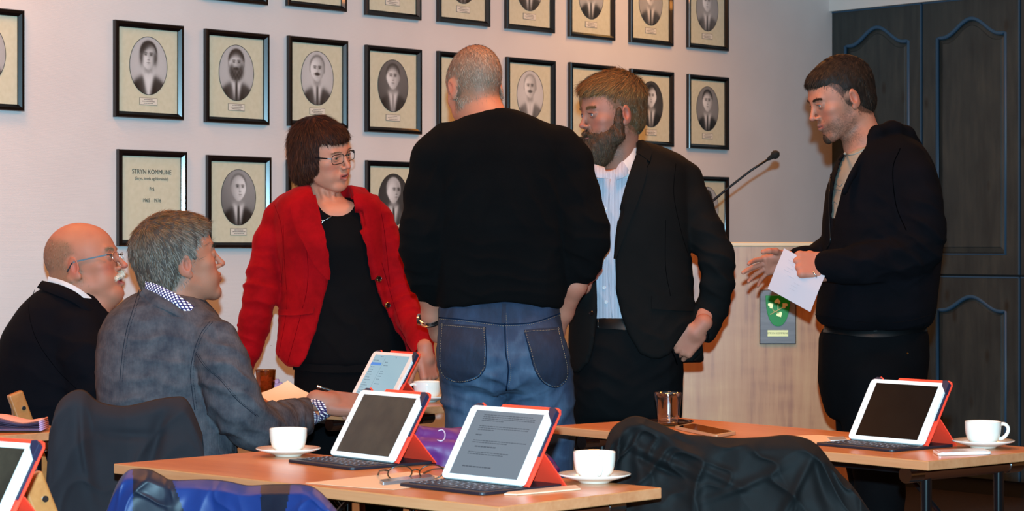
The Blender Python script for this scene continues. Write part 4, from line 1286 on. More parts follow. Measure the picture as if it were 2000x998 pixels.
drape('bulky black coat hung over a chair in front of the right-hand table', 'coat', 'hanging_coat',
      [(1178,905),(1190,850),(1215,824),(1248,815),(1290,828),(1335,848),(1400,854),(1470,858),(1530,853),(1570,857),(1600,872),(1640,920),(1668,950),(1702,998)],
      [(1165,1090)]+[(1180+i*42, 1110) for i in range(12)]+[(1730,1090)], 4.75, M_BLACKCOAT, amp=0.024, seed=21, bulge=0.06, zs=[4.85,4.7,4.62], fold=7.5, nu=190, nv=150, crumple=.7,
      creases=[(1300,900,1,0.45,9,70,1.3),(1290,915,1,0.45,7,60,-1.2),(1245,900,0.05,1,9,50,1.0),(1400,930,1,0.5,8,60,.9),(1550,960,-0.5,1,9,80,1.3),(1600,930,0.25,1,10,60,-.9),(1450,950,0.7,-0.3,9,70,1.0),(1330,860,1,.5,8,30,-1.0)])
# purple down jacket over a chair behind the foreground tablets
chair('wooden chair under the purple down jacket', 930, 0, 5.33, 2, 0.75, hw=0.13)
F = Field(P(770, 830, 5.2)-V3(0.05,0.15,0.3), P(1100, 830, 5.6)+V3(0.05,0.2,0.1), 0.006)
for (x0, y0, x1, y1, r, z) in ((795,852,1020,872,0.030,5.22),(790,878,1015,896,0.034,5.20),(800,902,1030,916,0.034,5.20),(1000,858,1062,925,0.030,5.22),(1030,868,1075,922,0.022,5.26),(800,925,1060,935,0.04,5.20)):
    F.cone(P(x0,y0,z), P(x1,y1,z-0.02), r, r, 0.004)
V, Q = F.mesh(); Nn = vnormals(V, Q)
V = V+Nn*((ridge(V, 26, 5)-.5)*0.006+fbm(V, 40, 2)*0.002)[:, None]
o = np_mesh('hanging_jacket', V, Q, M_PURPLE); tag(o, 'shiny purple down jacket hung over a chair behind the foreground tablets', 'jacket')
bv = bvh_of(V, Q)
seam_on('loop_emblem', bv, [(856,842),(864,840),(869,847),(868,857),(862,862),(854,860)], 0.0016, mat('silver_thread', (190,170,185), 0.5), o, 20, 0.001, 5.2)
# chairs whose bare wood shows
chair('wooden chair in the near left foreground, back post with a screw showing', 0, 0, 4.40, -60, 0.80, tilt=.24, at=(-0.875, 4.445), sd=.2)
chair('wooden chair of the seated bald man, back post showing at the left edge', 0, 0, 6.6, -60, 0.80, tilt=.22, at=(-1.435, 6.80))
# blurred tablet cut by the left edge in the near foreground
tablet('tablet in a red case cut off by the left photo edge, near foreground', (-192,1028), (-8,1048), M_SCR_OFF, 'off')
# ================================================================ people: materials
def m_skin():
    t = NT('skin'); a = t.n('ShaderNodeVertexColor'); a.layer_name = 'col'
    v = t.coord((1,1,1)); n = t.noise(v, 180, 3, .6); n2 = t.noise(v, 22, 3, .5)
    mx = t.n('ShaderNodeMixRGB', blend_type='MULTIPLY'); mx.inputs[0].default_value = 0.5
    t.l(a.outputs[0], mx.inputs[1]); t.l(t.ramp(n2, [(.3, (236,214,206)), (.7, (255,250,246))]), mx.inputs[2])
    return t.done(mx.outputs[0], t.bump(n, 0.18, 0.0006), 0.6, Specular_IOR_Level=0.35, Subsurface_Weight=0.06, Subsurface_Radius=(0.012,0.005,0.003), Subsurface_Scale=0.6)
M_SKIN = m_skin()
def m_hair():
    t = NT('hair'); a = t.n('ShaderNodeVertexColor'); a.layer_name = 'col'
    return t.done(a.outputs[0], None, 0.6, Specular_IOR_Level=0.15)
M_HAIR = m_hair()
M_EYEW = mat('eye_white', (186,170,158), 0.15, Coat_Weight=0.6)
M_IRIS = mat('eye_iris', (74,92,104), 0.15, Coat_Weight=0.8)
M_PUPIL = mat('eye_pupil', (8,8,10), 0.1, Coat_Weight=0.8)
def m_fabric(name, c1, c2, rough=0.9, weave=900, bump=0.35, nscale=5.0, sheen=0.0, sheen_tint=None, ribs=None, spec=0.08, fine=True, ribdir='X'):
    t = NT(name); v = t.coord((1,1,1)); a = t.noise(v, nscale, 5, .65)
    nb = t.noise(v, weave, 2, .5)
    col = t.ramp(a, [(.32, c1), (.68, c2)])
    if ribs:
        w = t.n('ShaderNodeTexWave', wave_type='BANDS', bands_direction=ribdir); w.inputs['Scale'].default_value = ribs
        w.inputs['Distortion'].default_value = 0.6; w.inputs['Detail'].default_value = 1; t.l(v, w.inputs['Vector'])
        mx = t.n('ShaderNodeMixRGB', blend_type='MULTIPLY'); mx.inputs[0].default_value = 0.5
        t.l(col, mx.inputs[1]); t.l(t.ramp(w.outputs['Fac'], [(.1, (185,185,185)), (.6, (255,255,255))]), mx.inputs[2]); col = mx.outputs[0]
        b = t.bump(w.outputs['Fac'], 0.4, 0.001); b = t.bump(nb, bump, 0.0006, b)
    else: b = t.bump(nb, bump, 0.0006)
    m = t.done(col, b, rough, Sheen_Weight=sheen, Specular_IOR_Level=spec)
    if sheen_tint: m.node_tree.nodes['Principled BSDF'].inputs['Sheen Tint'].default_value = (*lin(sheen_tint), 1)
    return m
M_BLACKKNIT = m_fabric('black_knit', (6,6,7), (9,9,10), 1.0, 700, 0.5)
M_DENIM = None
def m_denim():
    t = NT('washed_denim'); v = t.coord((1,1,1)); a = t.noise(v, 7, 5, .65); b = t.noise(t.coord((60,60,14)), 1.0, 4, .7)
    ca = t.n('ShaderNodeVertexColor'); ca.layer_name = 'col'
    ad = t.n('ShaderNodeMath', operation='MULTIPLY_ADD'); t.l(a, ad.inputs[0]); ad.inputs[1].default_value = 0.35
    m2 = t.n('ShaderNodeMath', operation='MULTIPLY_ADD'); t.l(b, m2.inputs[0]); m2.inputs[1].default_value = 0.3
    sp_ = t.n('ShaderNodeSeparateColor'); t.l(ca.outputs[0], sp_.inputs[0])
    m3 = t.n('ShaderNodeMath', operation='MULTIPLY'); t.l(sp_.outputs[0], m3.inputs[0]); m3.inputs[1].default_value = 0.55
    t.l(m3.outputs[0], m2.inputs[2]); t.l(m2.outputs[0], ad.inputs[2])
    col = t.ramp(ad.outputs[0], [(.30, (14,24,44)), (.60, (32,50,76)), (1.0, (74,96,120))])
    tw = t.noise(v, 800, 2, .5)
    return t.done(col, t.bump(tw, 0.5, 0.0007), 0.85)
M_DENIM = m_denim()
M_STITCH = mat('tan_thread', (150,126,96), 0.8)
M_DKSEAM = mat('dark_denim_seam', (20,32,52), 0.9, Specular_IOR_Level=0.0)
M_SUIT = m_fabric('charcoal_wool', (10,10,10), (15,14,14), 0.85, 600, 0.3, spec=0.1)
M_SUITSEAM = mat('black_seam', (3,3,4), 0.9, Specular_IOR_Level=0.0)
M_TROUS = m_fabric('dark_wool_trousers', (8,8,10), (13,13,14), 0.85, 600, 0.3)
M_SHIRTB = m_fabric('pale_blue_striped_shirt', (166,168,182), (178,180,192), 0.8, 900, 0.15, ribs=70)
M_SHIRTW = mat('white_shirt', (196,196,200), 0.8)
def m_check():
    t = NT('gingham_check'); v = t.coord((1,1,1), rot=(0.5,0.4,0.35))
    out = []
    for d in ('X', 'Z'):
        w = t.n('ShaderNodeTexWave', wave_type='BANDS', bands_direction=d); w.inputs['Scale'].default_value = 42; t.l(v, w.inputs['Vector'])
        out.append(t.ramp(w.outputs['Fac'], [(.30, (66,60,120)), (.48, (255,255,255))]))
    mx = t.n('ShaderNodeMixRGB', blend_type='MULTIPLY'); mx.inputs[0].default_value = 1.0
    t.l(out[0], mx.inputs[1]); t.l(out[1], mx.inputs[2])
    return t.done(mx.outputs[0], None, 0.8)
M_CHECK = m_check()
M_RED = m_fabric('red_velveteen', (120,2,9), (150,5,15), 0.85, 420, 0.4, nscale=12, sheen=0.15, sheen_tint=(255,90,90))
M_REDSEAM = mat('deep_red_seam', (84,2,8), 0.9, Specular_IOR_Level=0.0)
M_CORD = m_fabric('worn_blue_grey_corduroy', (58,58,66), (92,88,92), 0.9, 260, 0.6, nscale=22, ribs=140)
M_CORDSEAM = mat('dark_blue_seam', (38,40,48), 0.9, Specular_IOR_Level=0.0)
M_HOOD = m_fabric('dark_navy_jersey', (6,6,9), (10,9,14), 0.95, 700, 0.4)
M_JEANBLK = m_fabric('black_jeans', (4,4,6), (8,8,10), 0.9, 600, 0.4)
M_TEE = m_fabric('grey_beige_jersey', (128,122,112), (144,138,126), 0.9, 700, 0.3)
M_BLACKTOP = m_fabric('black_top', (6,6,8), (10,10,12), 0.85, 700, 0.3)
M_NAVYJ = m_fabric('midnight_wool', (6,6,11), (10,10,16), 0.9, 600, 0.35)
M_LEATHER = mat('black_belt_leather', (10,10,11), 0.35)
M_SILVER = mat('silver', (205,205,205), 0.22, Metallic=1.0)
M_GOLDM = mat('gold', (210,170,110), 0.25, Metallic=1.0)
M_BUTTON = mat('dark_button', (16,14,14), 0.2, Coat_Weight=0.6)

# ================================================================ people: head
def rotmat(face_deg, pitch=0, roll=0):
    """face_deg: 0 looks to +X, 90 looks away from the camera; pitch>0 looks up"""
    R = Matrix.Rotation(math.radians(face_deg-90), 3, 'Z') @ Matrix.Rotation(math.radians(pitch), 3, 'X') @ Matrix.Rotation(math.radians(roll), 3, 'Y')
    return np.array(R)
SKIN = dict(base=(176,116,92), lip=(158,78,72), ruddy=(186,100,80))
class Head:
    def __init__(s, c, R, sc=1.0, **p):
        s.c = np.array(c); s.R = R; s.s = sc; s.p = p
    def w(s, q): return s.c+s.R @ (np.array(q, float)*s.s)
    def can(s, V): return ((V-s.c) @ s.R)/s.s
    def ell(s, F, c, r, k=0.01, mode='add', rx=0, ry=0, rz=0, ):
        R = s.R
        if rx or ry or rz:
            R = s.R @ np.array(Matrix.Rotation(math.radians(rz), 3, 'Z') @ Matrix.Rotation(math.radians(rx), 3, 'X') @ Matrix.Rotation(math.radians(ry), 3, 'Y'))
        F.ell(s.w(c), np.array(r)*s.s, k*s.s, mode, R)
    def cone(s, F, a, b, ra, rb, k=0.01, mode='add'): F.cone(s.w(a), s.w(b), ra*s.s, rb*s.s, k*s.s, mode)
    def build(s, F):
        p = s.p; g = p.get
        s.ell(F, (0,-.012,.040), (.075,.098,.090), 0)
        s.ell(F, (0,.030,.040), (.066,.063,.066), .02)                     # forehead
        s.ell(F, (0,.034,-.022), (.060*g('face',1),.056,.078), .03)        # face mass
        jw = g('jaw', 1.0)
        s.ell(F, (0,.018,-.060), (.053*jw,.060,.040), .025)
        for x in (-1, 1): s.cone(F, (x*.050*jw,-.006,-.045), (x*.022,.066,-.088), .015, .014, .022)
        s.ell(F, (0,.074+g('chin',0),-.092), (.021,.017,.017), .02)            # chin
        if g('jowl'): s.ell(F, (0,.03,-.095), (.045*g('jowl'),.05,.03), .03)
        for x in (-1, 1):
            s.ell(F, (x*.043,.058,-.010), (.020,.020,.017), .018)           # cheekbone
            s.ell(F, (x*.034,.056,-.045), (.020,.023,.024), .022)
        s.cone(F, (-.036,.079,.031), (.036,.079,.031), .010, .010, .014)   # brow
        s.ell(F, (0,.084,.030), (.020,.012,.012), .012)
        for x in (-1, 1):
            s.ell(F, (x*.0315,.104,.011), (.0165,.016,.0125), .012, 'sub')  # sockets
            s.ell(F, (x*.0315,.0800,.0110), (.0155,.0140,.0125), .003)
            s.ell(F, (x*.0315,.0965,.0099), (.0134,.013,.0043), .002, 'sub')
            s.cone(F, (x*.046,.080,.0145), (x*.020,.0925,.0185), .0032, .003, .003)   # upper lid fold
        n = g('nose', 1.0)
        s.cone(F, (0,.0895,.022), (0,.088+.0215*n,-.018), .0060, .0075, .010)
        s.ell(F, (0,.0885+.0220*n,-.0215), (.0088,.0092,.0080), .006)
        for x in (-1, 1):
            s.ell(F, (x*.0112,.0965,-.0250), (.0064,.0105,.0060), .004)
            s.ell(F, (x*.0062,.1020,-.0320), (.0034,.0060,.0030), .002, 'sub')
            s.cone(F, (x*.019,.092,-.030), (x*.030,.078,-.056), .002, .002, .006, 'sub')
        s.ell(F, (0,.080,-.052), (.027,.017,.018), .014)                    # mouth mound
        op = g('open', 0.0)
        for x in (-1, 1):
            s.cone(F, (0,.0965,-.0475), (x*.022,.0850,-.0525), .0052, .0030, .005)
            s.cone(F, (0,.0955,-.0590-op), (x*.021,.0845,-.0545-op*.3), .0062, .0030, .005)
        s.ell(F, (0,.100,-.0530-op*.5), (.0225,.011,.0016+op*.55), .0015, 'sub')
        # ears
        for x in (-1, 1):
            s.ell(F, (x*.0775,-.010,.002), (.0060,.0185,.0300), .004, rz=x*-24, rx=-10)
            s.ell(F, (x*.0765,-.002,-.024), (.0055,.0095,.0110), .006, rz=x*-15)
            s.ell(F, (x*.0845,-.0035,.004), (.0055,.0095,.0165), .003, 'sub', rz=x*-24, rx=-10)
            s.cone(F, (x*.0785,.003,-.006), (x*.0800,.004,.006), .004, .003, .004)
    def colors(s, V, skin=None, stub=None):
        q = s.can(V); b = np.array(lin((skin or SKIN)['base'])); col = np.tile(b, (len(V), 1))
        rd = np.array(lin((skin or SKIN)['ruddy'])); lp_ = np.array(lin((skin or SKIN)['lip']))
        def mask(c, r):
            d = np.sqrt((((q-np.array(c))/np.array(r))**2).sum(1)); return np.clip(1.5-d*1.5, 0, 1)[:, None]
        ax = np.abs(q[:, 0]); q2 = q.copy(); q2[:, 0] = ax
        def m2(c, r):
            d = np.sqrt((((q2-np.array(c))/np.array(r))**2).sum(1)); return np.clip(1.5-d*1.5, 0, 1)[:, None]
        for mk, am in ((m2((.042,.07,-.02),(.03,.04,.028)), .45), (mask((0,.118,-.024),(.018,.03,.018)), .55), (m2((.085,-.008,0),(.02,.03,.036)), .6)):
            col = col*(1-mk*am)+rd*mk*am
        op = s.p.get('open', 0.0)
        lipm = np.clip(1-np.abs(q[:, 2]+.0532+op*.4)/(.0095+op*.6), 0, 1)*np.clip((.024-ax)/.005, 0, 1)*(q[:, 1] > .078)
        lipm = np.clip(lipm*2.2, 0, 1)[:, None]*s.p.get('lips', .8)
        col = col*(1-lipm)+lp_*lipm
        if op:
            mk = (np.clip(1-np.abs(q[:, 2]+.053+op*.5)/(op*.55+.001), 0, 1)*(ax < .018)*(q[:, 1] > .07)*(q[:, 1] < .0925))[:, None]
            col = col*(1-mk)+np.array(lin((70,24,24)))*mk
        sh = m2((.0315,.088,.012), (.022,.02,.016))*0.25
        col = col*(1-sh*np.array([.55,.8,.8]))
        ls = m2((.0315,.094,.0142), (.0165,.012,.0026))*.8
        col = col*(1-ls)+np.array(lin((50,32,26)))*ls
        if stub is not None:
            c_, am = stub
            z = q[:, 2]; y = q[:, 1]
            m = np.clip((-.022-z-np.clip(.045-y, -1, 1)*-.25)/.02, 0, 1)*np.clip((y+.012)/.02, 0, 1)*np.clip((z+.15)/.03, 0, 1)
            mus = np.clip(1-np.abs(z+.040)/.009, 0, 1)*(ax < .03)*(y > .07)
            m = np.clip(np.maximum(m, mus), 0, 1)*(1-lipm[:, 0])
            m = m*(0.65+0.5*vnoise(V, 420)); m = np.clip(m, 0, 1)[:, None]*am
            col = col*(1-m)+np.array(lin(c_))*m
        return np.clip(col, 0, 1)
def eyes(hd, parent, iris=(74,92,104), look=(0,0)):
    M_I = mat('iris_%d_%d_%d' % iris, iris, 0.15, Coat_Weight=0.8)
    for x in (-1, 1):
        vs = []; fs = []; mi = []
        nl, ns = 14, 20; r = .0128*hd.s
        A = np.array(Matrix.Rotation(math.radians(look[0]), 3, 'Z') @ Matrix.Rotation(math.radians(look[1]), 3, 'X'))
        for i in range(nl+1):
            th = math.pi*i/nl*0.72
            for k in range(ns):
                a = 2*math.pi*k/ns; v = np.array([math.sin(th)*math.cos(a), math.cos(th), math.sin(th)*math.sin(a)])
                vs.append(hd.c+hd.R @ (np.array([x*.0315,.0782,.0108])*hd.s+A @ v*r))
        for i in range(nl):
            for k in range(ns):
                k2 = (k+1) % ns; fs.append((i*ns+k, (i+1)*ns+k, (i+1)*ns+k2, i*ns+k2)); mi.append(2 if i < 1 else (1 if i < 3 else 0))
        np_mesh('eye', np.array(vs), np.array(fs), [M_EYEW, M_I, M_PUPIL], parent, mi=mi)
def strands(V, F, N, n, length, flow, colfn, seed=0, width=.0013, lift=.15, curl=.1, segs=3, mask=None, grav=0.0):
    rs = np.random.RandomState(seed)
    A = V[F[:, 0]]; B = V[F[:, 1]]; C = V[F[:, 2]]; D = V[F[:, 3]]
    cen = (A+B+C+D)/4
    ok = np.arange(len(F))
    if mask is not None: ok = ok[mask(cen[ok])]
    if len(ok) == 0: return None
    f = ok[rs.randint(0, len(ok), n)]
    u, v = rs.rand(n, 1), rs.rand(n, 1)
    p = A[f]*(1-u)*(1-v)+B[f]*u*(1-v)+C[f]*u*v+D[f]*(1-u)*v
    nr = N[F[f, 0]]
    d = flow(p, nr)+rs.normal(0, curl, (n, 3))
    d = d-nr*(d*nr).sum(1, keepdims=True); d /= np.linalg.norm(d, axis=1, keepdims=True)+1e-9
    L = length(p)*(0.6+0.7*rs.rand(n))
    side = np.cross(d, nr)
    tw = rs.normal(0, 0.35, (n, 1)); side = side+nr*tw; side /= np.linalg.norm(side, axis=1, keepdims=True)+1e-9
    bend = rs.normal(0, curl, (n, 3))
    Vs = []; 
    for j in range(segs+1):
        t = j/segs
        q = p-nr*.001+d*(L*t)[:, None]+nr*(L*lift*(t-0.75*t*t))[:, None]+bend*(L*t*t)[:, None]*0.5+np.array([0,0,-1.0])*(L*grav*t*t)[:, None]
        w = width*(1-t)**0.6*0.5+0.0001
        Vs.append(q-side*w); Vs.append(q+side*w)
    VV = np.stack(Vs, 1).reshape(-1, 3)
    k = 2*(segs+1); base = (np.arange(n)*k)[:, None]
    FF = np.concatenate([base+np.array([2*j, 2*j+1, 2*j+3, 2*j+2]) for j in range(segs)])
    col = np.repeat(colfn(p, rs), k, axis=0)
    return VV, FF, col
def mixcol(cols, wts, k=1.0):
    cols = np.array([lin(c) for c in cols])*k; wts = np.array(wts, float)/sum(wts)
    def fn(p, rs):
        i = rs.choice(len(cols), len(p), p=wts)
        return cols[i]*(0.75+0.5*rs.rand(len(p), 1))
    return fn
def crown_flow(hd, crown=(0,-.05,.13), fwd=0.0, down=0.0):
    def fn(p, nr):
        q = hd.can(p); d = q-np.array(crown); d = d/(np.linalg.norm(d, axis=1, keepdims=True)+1e-9)
        top = np.clip((q[:, 2:3]-.06)/.05, 0, 1)
        d = d+np.array([0, fwd, 0])*top+np.array([0, 0, -down])
        return d @ hd.R.T
    return fn
def hair_part(name, hd, prims, parent, basecol, n, length, flow, colfn, seed=0, h=.0035, disp=.002, dscale=90, extra=None, **kw):
    lo = hd.c-.22*hd.s; hi = hd.c+.22*hd.s
    F = Field(lo, hi, h)
    for q in prims:
        kind, mode = q[0], q[1]
        if kind == 'ell': hd.ell(F, q[2], q[3], q[4] if len(q) > 4 else .01, mode, **(q[5] if len(q) > 5 else {}))
        elif kind == 'cone': hd.cone(F, q[2], q[3], q[4], q[5], q[6] if len(q) > 6 else .01, mode)
        elif kind == 'box':
            R = hd.R
            if len(q) > 5: R = hd.R @ np.array(Matrix.Rotation(math.radians(q[5]), 3, 'X'))
            F.box(hd.w(q[2]), np.array(q[3])*hd.s, .004, q[4]*hd.s if len(q) > 4 else .006, mode, R)
    V, Q = F.mesh()
    if len(V) == 0: return None
    N = vnormals(V, Q)
    V = V+N*(vnoise(hd.can(V)*np.array([1, 1, .35]), dscale)*disp)[:, None]
    col = colfn(V, np.random.RandomState(1))*0+np.array(lin(basecol))*(0.8+0.4*np.abs(vnoise(V, 160)))[:, None]
    parts = [(V, Q)]; cols = [col]
    st = strands(V, Q, N, n, length, flow, colfn, seed, **kw)
    if st: parts.append((st[0], st[1])); cols.append(st[2])
    VV, QQ = join(parts)
    return np_mesh(name, VV, QQ, M_HAIR, parent, col=np.concatenate(cols))
def brows(hd, parent, colfn, n=260, thick=1.0, z=.030, seed=5, arch=.004, bvh=None):
    rs = np.random.RandomState(seed); parts = []; cols = []; bvh = bvh or hd.bvh; n = int(n*1.6)
    def snap(q):
        o = Vector(hd.w(q+np.array([0, .06, 0]))); h = bvh.ray_cast(o, Vector(-hd.R[:, 1]))
        return hd.can(np.array(h[0]))[1] if h[0] is not None else q[1]
    for x in (-1, 1):
        t = rs.rand(n)
        px_ = x*(.014+.034*t); pz = z+arch*np.sin(t*2.6)+rs.normal(0, .0016*thick, n); py = np.array([snap(np.array([a_, .09, b_]))+.0006 for a_, b_ in zip(px_, pz)])
        p = np.stack([px_, py, pz], 1); d = np.stack([x*np.ones(n), -.35*np.ones(n), .25-.6*t], 1)+rs.normal(0, .25, (n, 3))
        d /= np.linalg.norm(d, axis=1, keepdims=True); L = .008
        sd = np.cross(d, [0, 1, 0]); sd /= np.linalg.norm(sd, axis=1, keepdims=True)
        w = .0007
        Vq = np.stack([p-sd*w, p+sd*w, p+d*L+sd*w*.3, p+d*L-sd*w*.3], 1).reshape(-1, 3)
        parts.append((hd.c+(Vq*hd.s) @ hd.R.T, (np.arange(n)*4)[:, None]+np.arange(4))); cols.append(np.repeat(colfn(p, rs), 4, axis=0))
    for (V, Q), c in zip(parts, cols):
        o = np_mesh('eyebrow', V, Q, M_HAIR, parent, col=c); o['kind'] = 'stuff'

# ================================================================ people: hands
def unit(v): v = np.array(v, float); return v/(np.linalg.norm(v)+1e-12)
def hand(F, wrist, fdir, back, side, curls, spread=(0.10, 0.02, -0.06, -0.16), thumb=((.75,.60,-.25),(.35,.9,-.25),(.1,.95,-.3)), sc=1.0, wr=.026):
    """fdir: towards the knuckles; back: normal of the back of the hand; side=+1/-1 flips thumb side.
    curls: 4 x (a1,a2,a3) degrees towards the palm"""
    y = unit(fdir); z = np.array(back, float); z = unit(z-y*z.dot(y)); x = np.cross(y, z)*side
    W = np.array(wrist, float)
    def w(p): return W+(x*p[0]+y*p[1]+z*p[2])*sc
    R = np.stack([x, y, z], 1)
    F.cone(w((0,-.02,0)), w((0,.02,0)), wr*sc, .027*sc, .01)
    F.box(w((.001,.052,0)), np.array((.040,.045,.0145))*sc, .013*sc, .014, 'add', R)
    F.ell(w((.024,.034,-.010)), np.array((.019,.032,.015))*sc, .012, 'add', R)
    F.ell(w((-.024,.040,-.008)), np.array((.015,.034,.013))*sc, .012, 'add', R)
    bx = (.0295,.0100,-.0095,-.0285); by = (.090,.095,.091,.083); Ls = ((.042,.026,.021),(.046,.029,.022),(.043,.027,.021),(.034,.020,.019)); rr = (.0096,.0098,.0092,.0082)
    for i in range(4):
        p = np.array((bx[i], by[i], .001)); a = 0.0; r = rr[i]
        F.ell(w(p+np.array((0,0,.003))), np.array((r*1.1,r*1.2,r))*sc, .006, 'add', R)
        for j in range(3):
            a += math.radians(curls[i][j])
            d = np.array((math.sin(spread[i])*math.cos(a), math.cos(a)*math.cos(spread[i]), -math.sin(a)))
            q = p+d*Ls[i][j]
            F.cone(w(p), w(q), r*sc, (r-.0009)*sc, .0025); p = q; r -= .0009
    p = np.array((.026,.022,-.006)); r = .0135
    for j, L in enumerate((.044,.032,.026)):
        d = unit(thumb[j]); q = p+d*L; F.cone(w(p), w(q), r*sc, (r-.0016)*sc, .004); p = q; r -= .0014
def hand_mesh(h=.0023, pad=.17, **kw):
    c = np.array(kw['wrist'])+unit(kw['fdir'])*.07
    F = Field(c-pad*.8, c+pad*.8, h); hand(F, **kw); V, Q = F.mesh(); V = relax(V, Q, 1, .4); return V, Q
def skin_colors(V, base=(176,116,94), ruddy=(170,94,76), amt=.35):
    b = np.array(lin(base)); r = np.array(lin(ruddy)); m = np.clip(.5+.7*vnoise(V, 45), 0, 1)[:, None]*amt
    return b*(1-m)+r*m

# ================================================================ people: clothes
def cutpoly(F, poly, ymin, ymax, k=0.006, mode='sub'):
    """remove the part seen through a pixel polygon, between depths ymin and ymax"""
    q = np.array(poly, float); pts = [P(x, y, z) for x, y in q for z in (ymin, ymax)]
    lo = np.min(pts, 0); hi = np.max(pts, 0)
    def fn(X, Y, Z):
        px_ = 1000+X/Y*FPX+0*Z; py_ = HORIZON+(CAMZ-Z)/Y*FPX+0*X
        d = np.full(px_.shape, 1e9); inside = np.zeros(px_.shape, bool)
        for i in range(len(q)):
            a, b = q[i], q[(i+1) % len(q)]; e = b-a
            t = np.clip(((px_-a[0])*e[0]+(py_-a[1])*e[1])/(e@e+1e-9), 0, 1)
            d = np.minimum(d, np.hypot(px_-a[0]-t*e[0], py_-a[1]-t*e[1]))
            c = ((a[1] <= py_) != (b[1] <= py_)); xx = a[0]+(py_-a[1])*e[0]/(e[1] if abs(e[1]) > 1e-9 else 1e-9)
            inside ^= c & (px_ < xx)
        d = np.where(inside, -d, d)*(Y/FPX)
        return np.maximum(d, np.maximum(ymin-Y, Y-ymax)+0*d)
    F.apply(fn, lo, hi, k, mode)
class Fig:
    """px-authored figure at reference depth z"""
    def __init__(s, z): s.z = z; s.s = z/FPX
    def p(s, x, y, d=0.0): return P(x, y, s.z+d)
    def sec(s, y, xl, xr, hd, d=0.0):
        z = s.z+d; a = (xr-xl)/2/FPX*z; c = P((xl+xr)/2, y, z)
        return (c[2], c[0], c[1], a, hd)
    def loft(s, F, rows, k=.02, n=2.3, mode='add', grow=0.0, caps=True):
        secs = [s.sec(*r) for r in rows]
        secs = [(q[0], q[1], q[2], q[3]+grow, q[4]+grow) for q in secs]
        F.loft(secs, k, mode, n, caps)
    def limb(s, F, pts, k=.02, grow=0.0):
        """pts: (x,y,d,r_px)"""
        w = [s.p(a, b, d) for a, b, d, r in pts]; rs = [r*s.s+grow for a, b, d, r in pts]
        # resample smoothly
        F.chain(w, rs, k)
def cloth(V, Q, amp=.004, scale=14, seed=0, stretch=(1,1,1), folds=()):
    """soft body folds + local crumples ((c,R,dirvec,spacing,amp),...)"""
    N = vnormals(V, Q); q = V*np.array(stretch)
    d = (fbm(q, scale, 2, seed))*amp*.55+(ridge(q, scale*.8, seed+3, 2.2)-.25)*amp*.7
    for (c, R, dv, sp_, am) in folds:
        w = V-np.array(c); g = np.exp(-(w**2).sum(1)/(R*R)); dv = unit(dv)
        ph = (w@dv)/sp_*2*np.pi+2.2*fbm(V, 12, 2, seed+9)
        d = d+am*g*(1-np.abs(np.sin(ph*.5)))**1.3*(0.6+0.8*np.abs(vnoise(V, 9, seed+4)))
    return V+N*d[:, None]
def garment(name, F, m, parent, amp=.004, scale=14, seed=0, stretch=(1,1,.45), folds=(), rel=1, col=None):
    V, Q = F.mesh(); V = relax(V, Q, rel, .5); V = cloth(V, Q, amp, scale, seed, stretch, folds)
    o = np_mesh(name, V, Q, m, parent, col=col(V) if col else None)
    return o, bvh_of(V, Q)
def person(label, z, x):
    p = P(x, 482, z); return thing('person', label, 'person', (p[0], p[1], 0))
def headfield(hd, extra=(), h=.0025, lo=.14, **kw):
    q = hd.s
    F = Field(hd.c-V3(.15,.15,.235)*q, hd.c+V3(.15,.15,.16)*q, h)
    hd.build(F); v_, q_ = F.mesh(); hd.bvh = bvh_of(v_, q_)
    return F
def button(bvh, x, y, r, m, parent, hint=None, th=.003):
    p, n = hit(bvh, x, y, hint=hint)
    if n.dot(CAMP-p) < 0: n = -n
    bpy.context.view_layer.update(); Mi = parent.matrix_world.inverted()
    u = n.orthogonal().normalized(); w = n.cross(u)
    mb = MB(); rings = []
    for (rr, hh) in ((1, -.002), (1, th*.6), (.85, th), (.5, th*.8)):
        rings.append([Mi @ (p+(u*math.cos(a*math.pi/8)+w*math.sin(a*math.pi/8))*r*rr+n*hh) for a in range(16)])
    vs = [v for g in rings for v in g]; fs = [(i*16+k, i*16+(k+1) % 16, (i+1)*16+(k+1) % 16, (i+1)*16+k) for i in range(3) for k in range(16)]+[tuple(48+k for k in range(16))]
    mb.add(vs, fs); return mb.build('button', m, parent, smooth=True)

def sheet(name, f, A, B, m, parent, n=24, nv=6, thick=.003, bulge=0.0, d=0.0):
    """free cloth piece between two (x,y,depth) lines"""
    def rs(pts):
        q = poly_s([(a, b) for a, b, c in pts], n); dd = np.interp(np.linspace(0, 1, n), np.linspace(0, 1, len(pts)), [c for a, b, c in pts])
        return [f.p(x, y, e+d) for (x, y), e in zip(q, dd)]
    a, b = np.array(rs(A)), np.array(rs(B)); t = np.linspace(0, 1, nv)[None, :, None]
    G = a[:, None]*(1-t)+b[:, None]*t; G[..., 1] -= bulge*np.sin(np.linspace(0, np.pi, nv))[None, :]
    Bk = G.copy(); Bk[..., 1] += thick
    bpy.context.view_layer.update(); Mi = np.array(parent.matrix_world.inverted())
    G = G @ Mi[:3, :3].T+Mi[:3, 3]; Bk = Bk @ Mi[:3, :3].T+Mi[:3, 3]
    V = np.concatenate([G.reshape(-1, 3), Bk.reshape(-1, 3)]); N = n*nv; fs = []
    for i in range(n-1):
        for j in range(nv-1):
            q = (i*nv+j, (i+1)*nv+j, (i+1)*nv+j+1, i*nv+j+1); fs.append(q); fs.append(tuple(N+x for x in q[::-1]))
    rim = [i*nv for i in range(n)]+[(n-1)*nv+j for j in range(1, nv)]+[i*nv+nv-1 for i in range(n-2, -1, -1)]+[j for j in range(nv-2, 0, -1)]
    for i in range(len(rim)):
        p, q = rim[i], rim[(i+1) % len(rim)]; fs.append((p, N+p, N+q, q))
    mb = MB(); mb.add(V, fs); return mb.build(name, m, parent, smooth=True)
